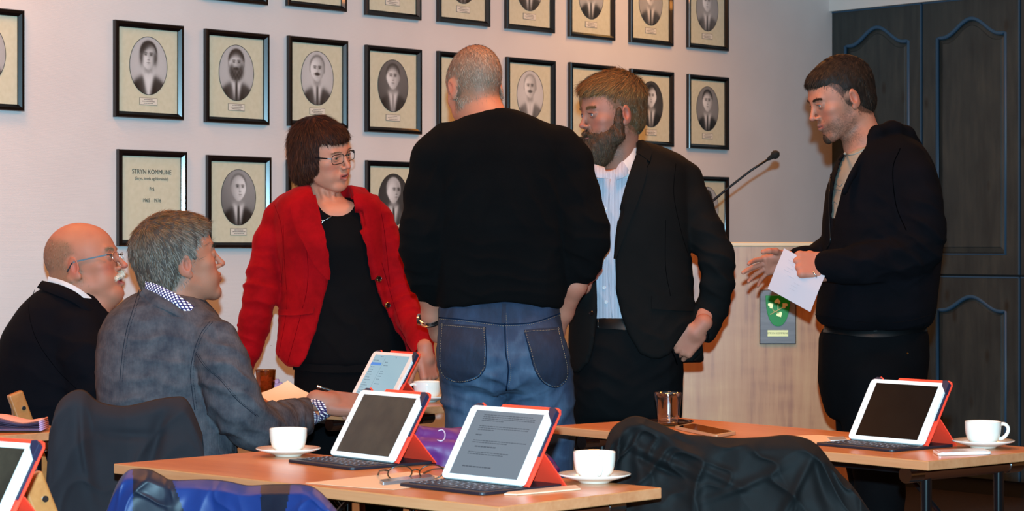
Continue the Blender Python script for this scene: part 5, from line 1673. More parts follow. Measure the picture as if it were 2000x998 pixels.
def worn_glasses(hd, parent, m, mt=None, w=.050, h=.030, z=.009, y=.099, r=.0013, rimless=False, tz=.016, fz=0.0):
    bpy.context.view_layer.update(); Mi = parent.matrix_world.inverted()
    g = bpy.data.objects.new('eyeglasses', bpy.data.meshes.new('eyeglasses')); 
    W = lambda p: Mi @ Vector(hd.w(p))
    mb = MB(); mb.tube([W((-.009,y,z+.006)), W((0,y+.004,z+.009)), W((.009,y,z+.006))], r*hd.s, 6); br = mb.build('eyeglasses', m, parent, smooth='all')
    for x in (-1, 1):
        o = rrect(w, h, h*.36, 5, x*.0335, z)
        pt = [(a, y-abs(a)*abs(a)*2.4, b) for a, b in o]
        mb = MB(); mb.tube([W(p) for p in pt], (r*.5 if rimless else r)*hd.s, 6, closed=True); mb.build('rim', M_SILVER if rimless else m, br, smooth='all')
        mb = MB(); mb.add([W(p) for p in pt], [tuple(range(len(pt)))]); mb.build('lens', M_PANE, br)
        mb = MB(); mb.bar(W((x*.0575,y-.009,tz-.002)), W((x*.0670,y-.020,tz)), .005*hd.s, .0035*hd.s)
        mb.bar(W((x*.0665,y-.018,tz)), W((x*.0815,-.004+fz,tz+.001)), .0026*hd.s, .0042*hd.s)
        mb.bar(W((x*.0815,-.006+fz,tz+.001)), W((x*.0790,-.030,-.006)), .0024*hd.s, .0036*hd.s)
        mb.build('temple', mt or m, br, smooth=True)
    return br

def scalp_hair(name, hd, V, Q, col, region, tint, parent, n, length, flow, colfn, seed=0, tint_amt=.75, **kw):
    """short hair growing straight from the scalp: soft region 0..1; tints the skin colours in place"""
    w = region(hd.can(V)); m = np.clip(w*(.95+.25*vnoise(V, 300)), 0, 1)[:, None]*tint_amt
    col[:] = col*(1-m)+np.array(lin(tint))*m
    N = vnormals(V, Q); rs = np.random.RandomState(seed+50)
    st = strands(V, Q, N, n, length, flow, colfn, seed, mask=lambda c: region(hd.can(c)) > rs.rand(len(c)), **kw)
    return np_mesh(name, st[0], st[1], M_HAIR, parent, col=st[2])
def short_region(low=0.0, front=0.0, temple=0.0):
    ys = [-.13,-.05,-.022,.008,.018,.030,.046,.066,.100]; zs = [-.066+low,-.066+low,-.046+low,-.020,.004,.030+temple,.052+temple,.068+front,.072+front]
    def reg(q):
        ax = np.abs(q[:, 0]); z0 = np.interp(q[:, 1]+.010*vnoise(q, 30), ys, zs)
        return sm(q[:, 2], z0-.004, z0+.008)*(1-(sm(ax, .067, .073)*sm(.038-np.hypot(q[:, 1]+.010, q[:, 2]), 0, .008)))
    return reg
def sm(x, a, b):
    t = np.clip((x-a)/(b-a), 0, 1); return t*t*(3-2*t)
# ================================================================ the man in the black sweater, from behind
def sweater_man():
    f = Fig(6.6); root = person('man seen from behind in a black sweater and washed blue jeans, head bowed', 6.6, 975)
    hd = Head(f.p(929, 176, 0.03), rotmat(117, -24, 0), 1.0, jaw=1.05)
    F = headfield(hd)
    F.cone(hd.w((0,-.012,-.05)), f.p(950, 240, -.01), .054, .060, .03)
    F.cone(f.p(950, 240, -.01), f.p(962, 268, 0), .060, .07, .03)
    V, Q = F.mesh(); V = relax(V, Q, 1, .3); c = hd.colors(V)
    cf = mixcol([(122,98,82),(150,126,108),(98,78,64),(176,156,138)], [5,4,2,1])
    def reg(q):
        ax = np.abs(q[:, 0])
        return sm(q[:, 2], -.070, -.040)*sm(-q[:, 1]+.25*q[:, 2], -.050, -.005)*(1-.75*sm(q[:, 2]-.6*np.abs(q[:, 1]), .105, .125))*(1-(sm(ax, .068, .074)*sm(.042-np.hypot(q[:, 1]+.006, q[:, 2]), 0, .010)))
    scalp_hair('hair', hd, V, Q, c, reg, (120,96,78), root, 26000, lambda p: np.full(len(p), .014), crown_flow(hd, (0,-.02,.14), down=.35), cf, 3, width=.0012, lift=.10, curl=.20)
    # trunk, arms and legs inside the clothes
    T = Field(f.p(760, 180, -.25)-0.02, f.p(1210, 1310, .25)+0.02, .014)
    f.loft(T, [(225,940,1000,.06),(262,860,1095,.09),(300,850,1100,.10),(450,860,1095,.11),(560,872,1080,.10),(600,885,1070,.09),(700,868,1085,.11),(760,880,1100,.10)])
    for xs in (925, 1055): f.limb(T, [(xs,720,0,50),(xs,950,0,36),(xs,1230,0,26),(xs,1285,-.02,24),(xs,1290,.12,18)])
    V2, Q2 = T.mesh()
    A = Field(f.p(790, 440, -.2), f.p(880, 660, .25)+.02, .004)
    f.limb(A, [(826,500,-.03,26),(838,570,.02,22),(843,618,.06,18.5),(860,650,.12,19),(890,680,.16,22)])
    V3_, Q3 = A.mesh()
    B = Field(f.p(1060, 440, -.2), f.p(1190, 700, .25)+.02, .004)
    f.limb(B, [(1142,480,-.03,27),(1122,556,.0,23),(1100,610,.06,19),(1080,650,.10,21),(1065,680,.13,22)])
    V4, Q4 = B.mesh()
    VV, QQ = join([(V, Q), (V2, Q2), (V3_, Q3), (V4, Q4)])
    cc = np.concatenate([c, skin_colors(V2), skin_colors(V3_), skin_colors(V4)])
    np_mesh('body', VV, QQ, M_SKIN, root, col=cc)
    eyes(hd, root)
    # sweater
    S = Field(f.p(765, 190, -.25)-0.02, f.p(1205, 625, .3)+0.02, .006)
    f.loft(S, [(209,940,994,.062,-.012),(222,912,1018,.080,-.008),(238,884,1062,.098),(262,848,1108,.118),(300,836,1118,.132),(380,838,1114,.142),(450,842,1112,.145),(520,848,1108,.143),(570,851,1104,.140),(598,855,1100,.138),(608,860,1096,.136)], n=2.4)
    f.limb(S, [(872,278,0,36),(850,310,-.01,42),(836,380,-.03,42),(824,450,-.05,40),(822,490,-.045,37),(829,540,-.01,31),(838,578,.025,23)], .03)
    f.limb(S, [(1092,285,0,38),(1110,318,-.01,42),(1126,380,-.03,41),(1142,440,-.05,41),(1146,470,-.05,40),(1138,515,-.02,33),(1122,553,.01,24)], .03)
    # neckline and hem openings
    S.cone(hd.w((0,-.012,-.06)), f.p(958, 224, -.005), .052, .058, .012, 'sub')
    cutpoly(S, [(840,700),(850,606),(900,598),(940,593),(985,591),(1030,594),(1070,600),(1098,607),(1110,700)], 6.3, 7.0, .01)
    folds = [(f.p(1160, 470, -.05), .10, (0.3,0,1), .055, .009), (f.p(1130,530,-.03), .07, (.4,0,1), .045, .007), (f.p(812, 490, -.05), .10, (-.2,0,1), .05, .008), (f.p(826,560,0), .06, (0,0,1), .045, .006),
             (f.p(975, 575, -.14), .16, (0.1,0,1), .05, .008), (f.p(1090,400,-.1), .12, (.8,0,.5), .06, .007), (f.p(860,400,-.1), .12, (-.8,0,.5), .06, .007)]
    sw, bv = garment('sweater', S, M_BLACKKNIT, root, .006, 9, 2, (1,1,.5), folds)
    # jeans
    J = Field(f.p(830, 580, -.25)-.02, f.p(1150, 1300, .3)+.02, .007)
    f.loft(J, [(580,862,1092,.120,.0),(610,857,1093,.128),(650,855,1100,.140,-.005),(690,856,1106,.150,-.01),(730,860,1111,.148,-.008),(762,872,1116,.12,0)], .03, 2.5)
    f.limb(J, [(922,700,-.02,64),(927,770,-.01,60),(928,850,0,55),(930,950,0,44),(932,1120,.01,36),(934,1270,.02,32)], .012)
    f.limb(J, [(1046,700,-.02,66),(1058,770,-.01,63),(1066,850,0,58),(1072,950,0,46),(1076,1120,.01,37),(1078,1270,.02,32)], .012)
    J.ell(f.p(922,690,-.085), (.085,.07,.085), .05); J.ell(f.p(1040,692,-.085), (.085,.07,.085), .05)
    J.cone(f.p(983,600,-.17), f.p(984,760,-.20), .004, .012, .035, 'sub')
    cutpoly(J, [(984,775),(1000,800),(1008,900),(1000,1310),(985,1310),(982,900),(980,800)], 6.2, 7.1, .012)
    jf = [(f.p(960,765,-.1), .10, (.5,0,1), .05, .012), (f.p(1030,770,-.1), .11, (-.5,0,1), .05, .012), (f.p(895,800,-.05), .12, (.3,0,1), .07, .009), (f.p(1090,800,-.05), .12, (-.4,0,1), .07, .010), (f.p(910,720,-.1), .09, (.2,0,1), .04, .008), (f.p(1080,690,-.1), .08, (-.6,0,1), .04, .006)]
    def jc(V):
        pxx = 1000+V[:, 0]/V[:, 1]*FPX; pyy = HORIZON+(CAMZ-V[:, 2])/V[:, 1]*FPX
        a = np.exp(-((pxx-925)/60)**2-((pyy-720)/95)**2)+np.exp(-((pxx-1045)/60)**2-((pyy-720)/95)**2)+.7*np.exp(-((pyy-860)/90)**2)
        a = np.clip(a*.75+.1+ .25*(ridge(V*np.array([1,1,.6]), 26, 3)-.4), 0, 1); return np.stack([a, a, a], 1)
    jn, bj = garment('jeans', J, M_DENIM, root, .005, 11, 7, (1,1,.7), jf, col=jc)
    H = 6.5
    for pl_ in ([(858,620),(900,624),(983,634)], [(983,634),(1040,630),(1094,612)]):
        seam_on('yoke_seam', bj, pl_, .0016, M_DKSEAM, jn, 26, .0008, H)
        seam_on('stitching', bj, [(x, y+3) for x, y in pl_], .0007, M_STITCH, jn, 60, .0012, H, dash=True)
    seam_on('centre_seam', bj, [(984,600),(986,640),(988,690),(993,720),(989,762)], .0020, M_DKSEAM, jn, 30, .0008, H)
    seam_on('stitching', bj, [(988,604),(990,640),(992,690),(998,722),(994,755)], .0007, M_STITCH, jn, 80, .0012, H, dash=True)
    strip_on('belt_loop', bj, [(980,594),(979,632)], [(989,594),(988,632)], M_DENIM, jn, 8, 3, .004, .002, H)
    def pocket(poly):
        tl, tr, br, bot, bl = poly
        A = [tl, bl]; B = [tr, br]
        strip_on('back_pocket', bj, [tl, ((tl[0]+bl[0])/2, (tl[1]+bl[1])/2), bl, bot], [tr, ((tr[0]+br[0])/2, (tr[1]+br[1])/2), br, bot], M_DENIM, jn, 26, 12, .004, .0018, H)
        o_ = lambda q, dx, dy: (q[0]+dx, q[1]+dy)
        seam_on('pocket_stitching', bj, [o_(tl,0,4), o_(tr,0,4)], .0008, M_STITCH, jn, 50, .0065, H, dash=True)
        seam_on('pocket_stitching', bj, [o_(tl,3,1), o_(bl,3,0), o_(bot,0,-3), o_(br,-3,0), o_(tr,-3,1)], .0008, M_STITCH, jn, 120, .0065, H, dash=True)
        seam_on('pocket_edge', bj, [tl, bl, bot, br, tr], .0014, M_DKSEAM, jn, 60, .0025, H)
    pocket(((864,632),(948,640),(946,722),(900,746),(862,722)))
    pocket(((1024,646),(1090,640),(1108,728),(1084,756),(1048,730)))
    # watch
    mb = MB(); a = f.p(838, 612, .04); b = f.p(842, 622, .06); ax = Vector(unit(f.p(845,635,.075)-f.p(836,590,.035)))
    u = ax.orthogonal().normalized(); w = ax.cross(u); cw = Vector(f.p(841, 624, .062)); bpy.context.view_layer.update(); Mi = root.matrix_world.inverted()
    G_ = [[Mi @ (cw+ax*(a_)+(u*math.cos(q*math.pi/14)+w*math.sin(q*math.pi/14))*(r_*(1+.012*(q % 2)))) for q in range(29)] for a_, r_ in ((-.0085,.0305),(-.0075,.0330),(-.0028,.0335),(-.0022,.0325),(.0022,.0325),(.0028,.0335),(.0075,.0330),(.0085,.0305))]
    mb.grid(G_); wt = mb.build('wristwatch', M_SILVER, root, smooth=True)
    fd = (ax.cross(Vector((0,0,1)))).normalized(); fd = -fd if fd.x > 0 else fd
    mb = MB(); c0 = cw+fd*.034; mb.tube([Mi @ (c0-fd*.003), Mi @ (c0+fd*.004)], .017, 24); mb.build('watch_case', M_SILVER, wt, smooth=True)
    # shoes
    for xs in (932, 1078):
        S_ = Field(f.p(xs-45, 1200, -.1), f.p(xs+45, 1310, .3)+V3(.02,.02,0), .008)
        q0 = f.p(xs, 1276, .0); q0[2] = .045; S_.cone(q0, q0+V3(0,.2,-.012), .042, .036, .02); V_, Q_ = S_.mesh(); V_[:, 2] = np.maximum(V_[:, 2], .004)
        np_mesh('shoe', V_, Q_, M_LEATHER, root)
sweater_man()
# ================================================================ the woman in the red jacket
def woman():
    f = Fig(7.5); root = person('woman in a red velvet jacket, black top and dark-rimmed glasses, looking aside', 7.5, 665)
    hd = Head(f.p(629, 307, .0), rotmat(-34, -7, 13), 1.0, jaw=.92, nose=.95, open=.0035, face=.97, chin=-.004)
    F = headfield(hd)
    F.cone(hd.w((0,-.032,-.05)), f.p(638, 392, .035), .045, .045, .014)
    F.cone(f.p(638, 390, .035), f.p(650, 425, .03), .046, .07, .03)
    F.ell(f.p(655, 425, .0), (.13,.07,.06), .03)
    for a, b in (((648,372),(652,405)), ((628,372),(640,405))): F.cone(f.p(a[0],a[1],-.015), f.p(b[0],b[1],-.035), .006, .006, .012)
    V, Q = F.mesh(); V = relax(V, Q, 1, .3); c = hd.colors(V, dict(base=(192,132,108), lip=(150,66,66), ruddy=(182,104,86)))
    T = Field(f.p(540, 400, -.2), f.p(800, 1230, .2), .014)
    f.loft(T, [(400,600,700,.05),(440,560,730,.08),(560,590,750,.08),(690,590,780,.1),(760,590,780,.1)])
    for xs in (640, 730): f.limb(T, [(xs,740,0,40),(xs,950,0,30),(xs,1200,0,20),(xs,1215,-.1,16)])
    V2, Q2 = T.mesh()
    V3_, Q3 = hand_mesh(wrist=f.p(831, 688, -.27), fdir=(.16,-.10,-1), back=(.75,-.65,0), side=1, sc=.94,
        curls=((28,30,20),(22,35,25),(30,40,30),(38,45,35)), spread=(.16,.02,-.06,-.16), thumb=((.75,.8,-.2),(.35,.95,-.35),(.15,.95,-.35)))
    Vh, Qh = hand_mesh(wrist=f.p(474, 726, .02), fdir=(-.05,-.1,-1), back=(-.9,-.4,0), side=-1, sc=.92,
        curls=((20,25,20),(22,28,20),(24,30,20),(26,32,22)))
    VV, QQ = join([(V, Q), (V2, Q2), (V3_, Q3), (Vh, Qh)])
    np_mesh('body', VV, QQ, M_SKIN, root, col=np.concatenate([c, skin_colors(V2), skin_colors(V3_), skin_colors(Vh)]))
    eyes(hd, root, (92,84,70), look=(-12, 0))
    cf = mixcol([(62,28,18),(84,42,24),(40,20,16),(112,62,36)], [5,4,3,1], .62)
    brows(hd, root, mixcol([(120,82,62)], [1]), 60, .5, .028)
    hair_part('hair', hd, [('ell','add',(0,-.016,.042),(.086,.107,.098)), ('ell','add',(0,-.030,-.012),(.089,.086,.074),.03), ('ell','add',(0,-.050,-.045),(.078,.060,.052),.02),
        ('ell','add',(0,.050,.078),(.058,.042,.028),.03),
        ('box','sub',(0,.128,-.040),(.13,.073,.098),.014), ('box','sub',(0,.158,.004),(.13,.066,.074),.014,-20), ('box','sub',(0,-.02,-.142),(.14,.16,.058),.016)],
        root, (38,19,14), 26000, lambda p: .022+.014*np.clip((.03-hd.can(p)[:, 1])/.06, 0, 1)+.010*sm(hd.can(p)[:, 2], .10, .13), crown_flow(hd, (.01,-.03,.15), down=.45, fwd=.3), cf, 5, width=.0016, lift=.05, curl=.16, disp=.0015, dscale=60, grav=.10)
    worn_glasses(hd, root, mat('dark_metal_frame', (18,18,26), .3, Metallic=.5), w=.052, h=.031)
    # top
    B = Field(f.p(540, 380, -.2), f.p(820, 720, .2), .006)
    f.loft(B, [(384,600,690,.055,.02),(400,565,722,.085),(430,548,738,.105),(480,556,742,.125,-.01),(540,566,752,.115),(600,566,772,.118),(650,566,786,.125),(700,572,800,.13),(716,576,800,.128)], n=2.3)
    B.cone(f.p(640, 360, .01), f.p(657, 398, -.05), .060, .060, .01, 'sub')
    B.ell(f.p(652, 390, -.10), (.058,.09,.024), .010, 'sub')
    tp, bt = garment('black_top', B, M_BLACKTOP, root, .004, 8, 31, (1,1,.5), [(f.p(690,640,-.1), .14, (.8,0,.6), .09, .008)])
    # trousers
    L = Field(f.p(540, 690, -.22), f.p(830, 1235, .22), .009)
    f.loft(L, [(696,577,796,.118),(730,574,806,.125),(780,574,812,.13),(830,580,810,.12)])
    for xs in (640, 748): f.limb(L, [(xs,790,0,56),(xs,950,0,42),(xs,1200,0,30)], .02)
    tr, btr = garment('trousers', L, M_JEANBLK, root, .004, 9, 5)
    strip_on('top_hem', btr, [(572,708),(640,714),(720,712),(800,700)], [(572,722),(640,728),(720,726),(800,712)], M_BLACKTOP, tp, 30, 4, .004, .004, 7.4)
    # jacket
    J = Field(f.p(440, 345, -.25), f.p(860, 730, .25), .006)
    f.loft(J, [(360,590,694,.066,.035),(374,566,716,.090,.012),(392,538,742,.108),(430,530,750,.124),(480,538,752,.140,-.005),(540,550,760,.130),(580,548,776,.130),(620,539,790,.138),(660,528,804,.145),(700,524,814,.150),(722,524,816,.150)], .02, 2.4)
    f.limb(J, [(556,402,.01,20),(540,424,-.0,25),(524,470,-.01,29),(516,530,-.02,31),(512,575,-.03,34),(499,625,-.02,31),(486,680,.0,25),(477,716,.02,20)], .02)
    f.limb(J, [(720,398,.01,20),(739,424,.0,25),(756,470,-.01,27),(769,520,-.02,28),(785,570,-.03,30),(804,620,-.10,28),(821,664,-.20,24),(830,692,-.26,20)], .02)
    J.cone(f.p(640, 340, .03), f.p(650, 392, .0), .066, .062, .01, 'sub')
    cutpoly(J, [(596,330),(607,362),(613,388),(626,430),(638,484),(641,542),(630,601),(614,651),(598,700),(586,717),(590,760),(850,770),(815,700),(803,686),(772,643),(744,584),(731,542),(715,479),(701,420),(690,384),(684,362),(688,330)], 7.0, 7.49, .008)
    cutpoly(J, [(519,676),(531,684),(560,714),(586,719),(700,722),(800,702),(822,690),(870,760),(521,780),(521,700)], 7.1, 7.8, .010)
    J.ell(f.p(540, 640, .02), (.012,.3,.08), .02, 'sub')
    fl_ = [(f.p(505,560,-.05), .09, (.15,0,1), .05, .011), (f.p(480,660,0), .08, (.3,0,1), .045, .010), (f.p(795,580,-.05), .09, (-.2,0,1), .045, .011), (f.p(815,640,-.05), .07, (-.2,0,1), .04, .009), (f.p(590,560,-.1), .10, (.9,0,.4), .08, .006), (f.p(760,440,-.05), .07, (-.4,0,1), .05, .006)]
    jk, bj = garment('jacket', J, M_RED, root, .005, 10, 8, (1,1,.6), fl_)
    H = 7.35
    strip_on('lapel', bj, [(611,384),(622,425),(634,478),(639,520),(640,545)], [(580,392),(571,404),(578,440),(606,500),(637,545)], M_RED, jk, 40, 12, .004, .008, H)
    strip_on('lapel', bj, [(693,384),(703,425),(717,478),(727,520),(732,545)], [(722,384),(737,392),(742,440),(742,500),(735,545)], M_RED, jk, 40, 12, .004, .008, H)
    sheet('collar', f, [(604,350,.03),(606,366,-.03),(612,390,-.095)], [(592,360,.03),(575,378,-.02),(574,398,-.085)], M_RED, jk, thick=.006, bulge=.008)
    sheet('collar', f, [(690,364,.02),(691,370,-.02),(695,388,-.085)], [(697,364,.02),(714,368,-.0),(727,387,-.07)], M_RED, jk, thick=.006, bulge=.008)
    for pts in ([(583,398),(588,440),(600,500),(600,560),(586,620),(562,708)], [(553,440),(556,520),(560,600),(543,700)], [(536,400),(549,440),(553,500),(549,560)], [(740,396),(749,440),(756,500),(762,560)], [(742,500),(765,580),(790,660)]):
        seam_on('seam', bj, pts, .0009, M_REDSEAM, jk, 40, -.0003, H)
    strip_on('pocket_welt', bj, [(546,604),(580,604),(614,600)], [(546,616),(580,616),(612,612)], M_RED, jk, 20, 4, .002, .003, H)
    for (x, y) in ((740, 545), (757, 596)):
        b_ = button(bj, x, y, .0105, M_GOLDM, jk, H, .004); b2 = button(bj, x, y, .0080, M_BUTTON, jk, H, .0075)
    # necklace
    nk = seam_on('necklace', bt, [(620,398),(622,415),(627,427)], .0010, M_SILVER, root, 12, .003, H)
    seam_on('chain', bt, [(662,399),(658,411),(648,423),(634,431),(629,432)], .0010, M_SILVER, nk, 24, .003, H)
    p_, n_ = hit(bt, 626, 433, hint=H); bpy.context.view_layer.update(); Mi = nk.matrix_world.inverted()
    mb = MB(); mb.tube([Mi @ (p_+Vector((math.cos(a*math.pi/10)*.0065, -.004, math.sin(a*math.pi/10)*.0065))) for a in range(20)], .0011, 6, closed=True); mb.build('pendant_ring', M_SILVER, nk, smooth='all')
    for xs in (640, 748):
        S_ = Field(f.p(xs-40, 1160, -.3), f.p(xs+40, 1231, .15), .008); q0 = f.p(xs, 1210, .02); q0[2] = .04
        S_.cone(q0, q0+V3(0,-.18,-.012), .036, .030, .02); V_, Q_ = S_.mesh(); V_[:, 2] = np.maximum(V_[:, 2], .004); np_mesh('shoe', V_, Q_, M_LEATHER, root)
woman()

# ================================================================ the bearded man in the dark suit
def suit_man():
    f = Fig(7.0); root = person('bearded man in a dark suit jacket and pale blue shirt, hand in pocket', 7.0, 1230)
    hd = Head(f.p(1197, 227, .0), rotmat(204, -6, 0), 1.0, nose=.92, open=.004)
    F = headfield(hd)
    F.cone(hd.w((0,-.025,-.05)), f.p(1208, 318, .035), .054, .057, .02); F.cone(f.p(1208, 312, .03), f.p(1215, 350, .02), .058, .075, .03)
    V, Q = F.mesh(); V = relax(V, Q, 1, .3); c = hd.colors(V, dict(base=(152,102,84), lip=(162,88,78), ruddy=(168,90,76)), ((84,58,42), .85))
    SC_ = mixcol([(96,76,56),(112,92,70),(80,60,42)], [3,2,3])
    scalp_hair('hairline', hd, V, Q, c, short_region(), (88,66,48), root, 9000, lambda p: np.full(len(p), .013), crown_flow(hd, (0,-.07,.13), down=.3, fwd=.3), SC_, 66, tint_amt=.85, width=.0012, lift=.10, curl=.18)
    T = Field(f.p(1100, 300, -.2), f.p(1350, 1255, .2), .014)
    f.loft(T, [(330,1150,1290,.07),(400,1130,1320,.1),(560,1150,1320,.1),(700,1145,1315,.1),(760,1140,1315,.1)])
    for xs in (1172, 1272): f.limb(T, [(xs,740,0,40),(xs,950,0,32),(xs,1220,0,22),(xs,1235,-.08,18)])
    V2, Q2 = T.mesh()
    A = Field(f.p(1290, 600, -.2), f.p(1410, 740, .2), .004); f.limb(A, [(1385,600,-.05,22),(1366,642,-.09,18)]); Va, Qa = A.mesh()
    V3_, Q3 = hand_mesh(wrist=f.p(1366, 640, -.095), fdir=(-.74,.06,-.90), back=(.30,-.95,.05), side=1, wr=.028,
        curls=((38,40,20),(40,40,20),(42,42,20),(44,42,20)), thumb=((.30,.9,-.4),(.05,.95,-.5),(.0,.95,-.5)))
    V4, Q4 = hand_mesh(wrist=f.p(1142, 548, -.13), fdir=(.22,-.1,.9), back=(.3,-.9,0), side=1,
        curls=((25,40,30),(25,40,30),(28,40,30),(30,40,30)), sc=.95)
    VV, QQ = join([(V, Q), (V2, Q2), (V3_, Q3), (V4, Q4), (Va, Qa)])
    np_mesh('body', VV, QQ, M_SKIN, root, col=np.concatenate([c, skin_colors(V2), skin_colors(V3_), skin_colors(V4), skin_colors(Va)]))
    eyes(hd, root, (70,90,110))
    cf = mixcol([(104,68,38),(130,88,50),(84,58,38),(156,112,66)], [5,4,3,2], .85)
    cfg = mixcol([(104,88,70),(88,72,56),(122,106,88)], [3,3,2], .75)
    def cfm(p, rs):
        a = cf(p, rs); b = cfg(p, rs); q = hd.can(p); m = np.clip((.062-q[:, 2])/.02, 0, 1)[:, None]; return a*(1-m)+b*m
    brows(hd, root, mixcol([(120,84,56),(90,62,40)], [1,1]), 260, 1.2, .030)
    hair_part('hair', hd, [('ell','add',(0,-.018,.048),(.080,.100,.096)), ('ell','add',(0,.020,.085),(.064,.076,.044),.02), ('ell','add',(0,-.055,-.010),(.062,.054,.062),.02),
        ('ell','add',(.04,.050,.095),(.026,.030,.020),.015),
        ('box','sub',(0,.13,-.02),(.12,.068,.082),.008,-18), ('box','sub',(0,.10,-.015),(.12,.070,.052),.01), ('box','sub',(0,-.02,-.13),(.12,.14,.063),.01),
        ('ell','sub',(.088,.004,.0),(.024,.034,.036),.006), ('ell','sub',(-.088,.004,.0),(.024,.034,.036),.006), ('box','sub',(0,.07,-.05),(.12,.055,.06),.01)],
        root, (86,60,38), 17000, lambda p: .010+.026*np.clip((hd.can(p)[:, 2]-.05)/.05, 0, 1), crown_flow(hd, (0,-.07,.13), down=.2, fwd=.7), cfm, 6, width=.0014, lift=.26, curl=.2, disp=.003, dscale=70)
    cb = mixcol([(74,52,38),(88,64,46),(60,44,34),(104,82,64)], [5,4,3,1], .8)
    dn = lambda p, nr: (np.array([[0,.25,-1.0]])+hd.can(p)*np.array([4,0,0])) @ hd.R.T
    hair_part('beard', hd, [('ell','add',(0,.050,-.086),(.0585,.056,.058)), ('ell','add',(0,.070,-.112),(.038,.036,.038),.02)]+
        [('cone','add',(x*.070,.013,.016),(x*.060,.022,-.06),.0085,.024,.016) for x in (-1,1)]+[('ell','add',(x*.042,.045,-.062),(.022,.034,.030),.02) for x in (-1,1)]+[('cone','add',(0,.1015,-.0400),(x*.030,.082,-.054),.0075,.0080,.008) for x in (-1,1)]+
        [('ell','sub',(0,.112,-.0565),(.017,.024,.0065),.003)]+[('ell','sub',(x*.030,.098,-.014),(.036,.042,.028),.010) for x in (-1,1)]+[('ell','sub',(0,-.02,-.13),(.09,.052,.07),.015), ('cone','sub',(0,.11,-.02),(0,.115,-.033),.014,.012,.003)],
        root, (70,50,38), 17000, lambda p: .010+.012*np.clip((-.05-hd.can(p)[:, 2])/.06, 0, 1), dn, cb, 8, width=.0012, lift=.14, curl=.24, disp=.005, dscale=170)
    # shirt
    B = Field(f.p(1100, 300, -.2), f.p(1340, 660, .2), .006)
    f.loft(B, [(318,1168,1262,.066,.01),(334,1140,1290,.092),(370,1128,1320,.118),(450,1128,1326,.132),(540,1130,1328,.132),(600,1138,1326,.130),(634,1142,1322,.128),(645,1144,1320,.125)], n=2.4)
    B.cone(hd.w((0,-.01,-.04)), f.p(1190, 338, -.03), .054, .050, .01, 'sub')
    sh, bs = garment('shirt', B, M_SHIRTB, root, .0035, 10, 3, (1,1,.4), [(f.p(1185,500,-.13), .15, (.9,0,.3), .06, .006)])
    seam_on('placket', bs, [(1192,350),(1188,420),(1186,500),(1190,560),(1196,620)], .0016, M_SHIRTB, sh, 30, .0006, 6.9)
    for y, x in ((408,1182),(454,1178),(508,1178),(562,1180),(590,1184)): button(bs, x, y, .0058, M_SHIRTW, sh, 6.9, .002)
    sheet('collar', f, [(1248,272,.03),(1232,300,-.03),(1214,318,-.075),(1203,330,-.10)], [(1249,296,.02),(1240,330,-.05),(1226,347,-.10),(1206,345,-.125)], M_SHIRTW, sh, thick=.004, bulge=.006)
    sheet('collar_flap', f, [(1216,314,-.085),(1208,322,-.10),(1201,336,-.115)], [(1228,332,-.10),(1222,344,-.12),(1203,352,-.125)], M_SHIRTB, sh, thick=.004, bulge=.008, d=-.008)
    sheet('collar', f, [(1180,326,-.10),(1165,322,-.095),(1152,318,-.08)], [(1188,348,-.13),(1165,346,-.13),(1150,334,-.10)], M_SHIRTB, sh, thick=.004, bulge=.008)
    # belt and trousers
    L = Field(f.p(1080, 600, -.22), f.p(1370, 1255, .22), .008)
    f.loft(L, [(614,1146,1316,.128),(640,1138,1328,.135),(680,1126,1334,.142),(720,1119,1336,.145),(770,1118,1334,.142),(820,1122,1332,.12)], .02, 2.5)
    for xs in (1173, 1276): f.limb(L, [(xs,770,0,52),(xs,860,0,50),(xs,1000,0,42),(xs,1220,0,33)], .02)
    tr, bt = garment('trousers', L, M_TROUS, root, .004, 9, 15, (1,1,.5), [(f.p(1170,720,-.13), .13, (.35,0,1), .06, .007), (f.p(1290,720,-.13), .10, (-.6,0,1), .05, .008)])
    strip_on('belt', bt, [(1150,619),(1190,622),(1222,624),(1260,624)], [(1148,640),(1190,643),(1222,645),(1260,645)], M_LEATHER, tr, 30, 5, .002, .003, 6.9)
    seam_on('belt_buckle', bt, [(1170,624),(1171,641)], .0012, M_SILVER, tr, 6, .008, 6.9)
    seam_on('pocket_edge', bt, [(1311,684),(1318,700),(1322,712)], .0020, M_SUITSEAM, tr, 10, .001, 6.9)
    # jacket
    J = Field(f.p(1080, 270, -.25), f.p(1450, 740, .27), .006)
    f.loft(J, [(276,1206,1262,.070,.035),(288,1180,1300,.098,.02),(304,1140,1330,.122,.01),(330,1118,1346,.145),(400,1108,1352,.158),(500,1112,1350,.152),(560,1112,1356,.152),(610,1112,1362,.156),(660,1110,1370,.162),(712,1110,1375,.166),(735,1110,1375,.166)], .02, 2.5)
    f.limb(J, [(1318,330,.0,28),(1336,352,-.01,34),(1357,402,-.03,34),(1378,452,-.05,35),(1397,505,-.06,36),(1396,550,-.05,34),(1388,600,-.035,32),(1377,632,-.05,28),(1374,646,-.07,26)], .02)
    f.limb(J, [(1150,340,.0,30),(1132,420,0,34),(1122,500,-.02,34),(1130,560,-.09,30)], .02)
    J.cone(hd.w((0,-.02,-.05)), f.p(1205, 330, .01), .066, .066, .01, 'sub')
    cutpoly(J, [(1150,300),(1160,345),(1164,380),(1164,618),(1160,669),(1149,708),(1132,728),(1128,780),(1450,780),(1450,712),(1376,708),(1322,708),(1312,688),(1290,701),(1271,699),(1250,687),(1228,652),(1216,618),(1205,565),(1201,507),(1206,450),(1216,395),(1231,335),(1248,290),(1246,270),(1200,270)], 6.5, 6.99, .006)
    cutpoly(J, [(1090,720),(1114,729),(1132,730),(1145,712),(1374,708),(1400,760),(1090,760)], 6.5, 7.4, .008)
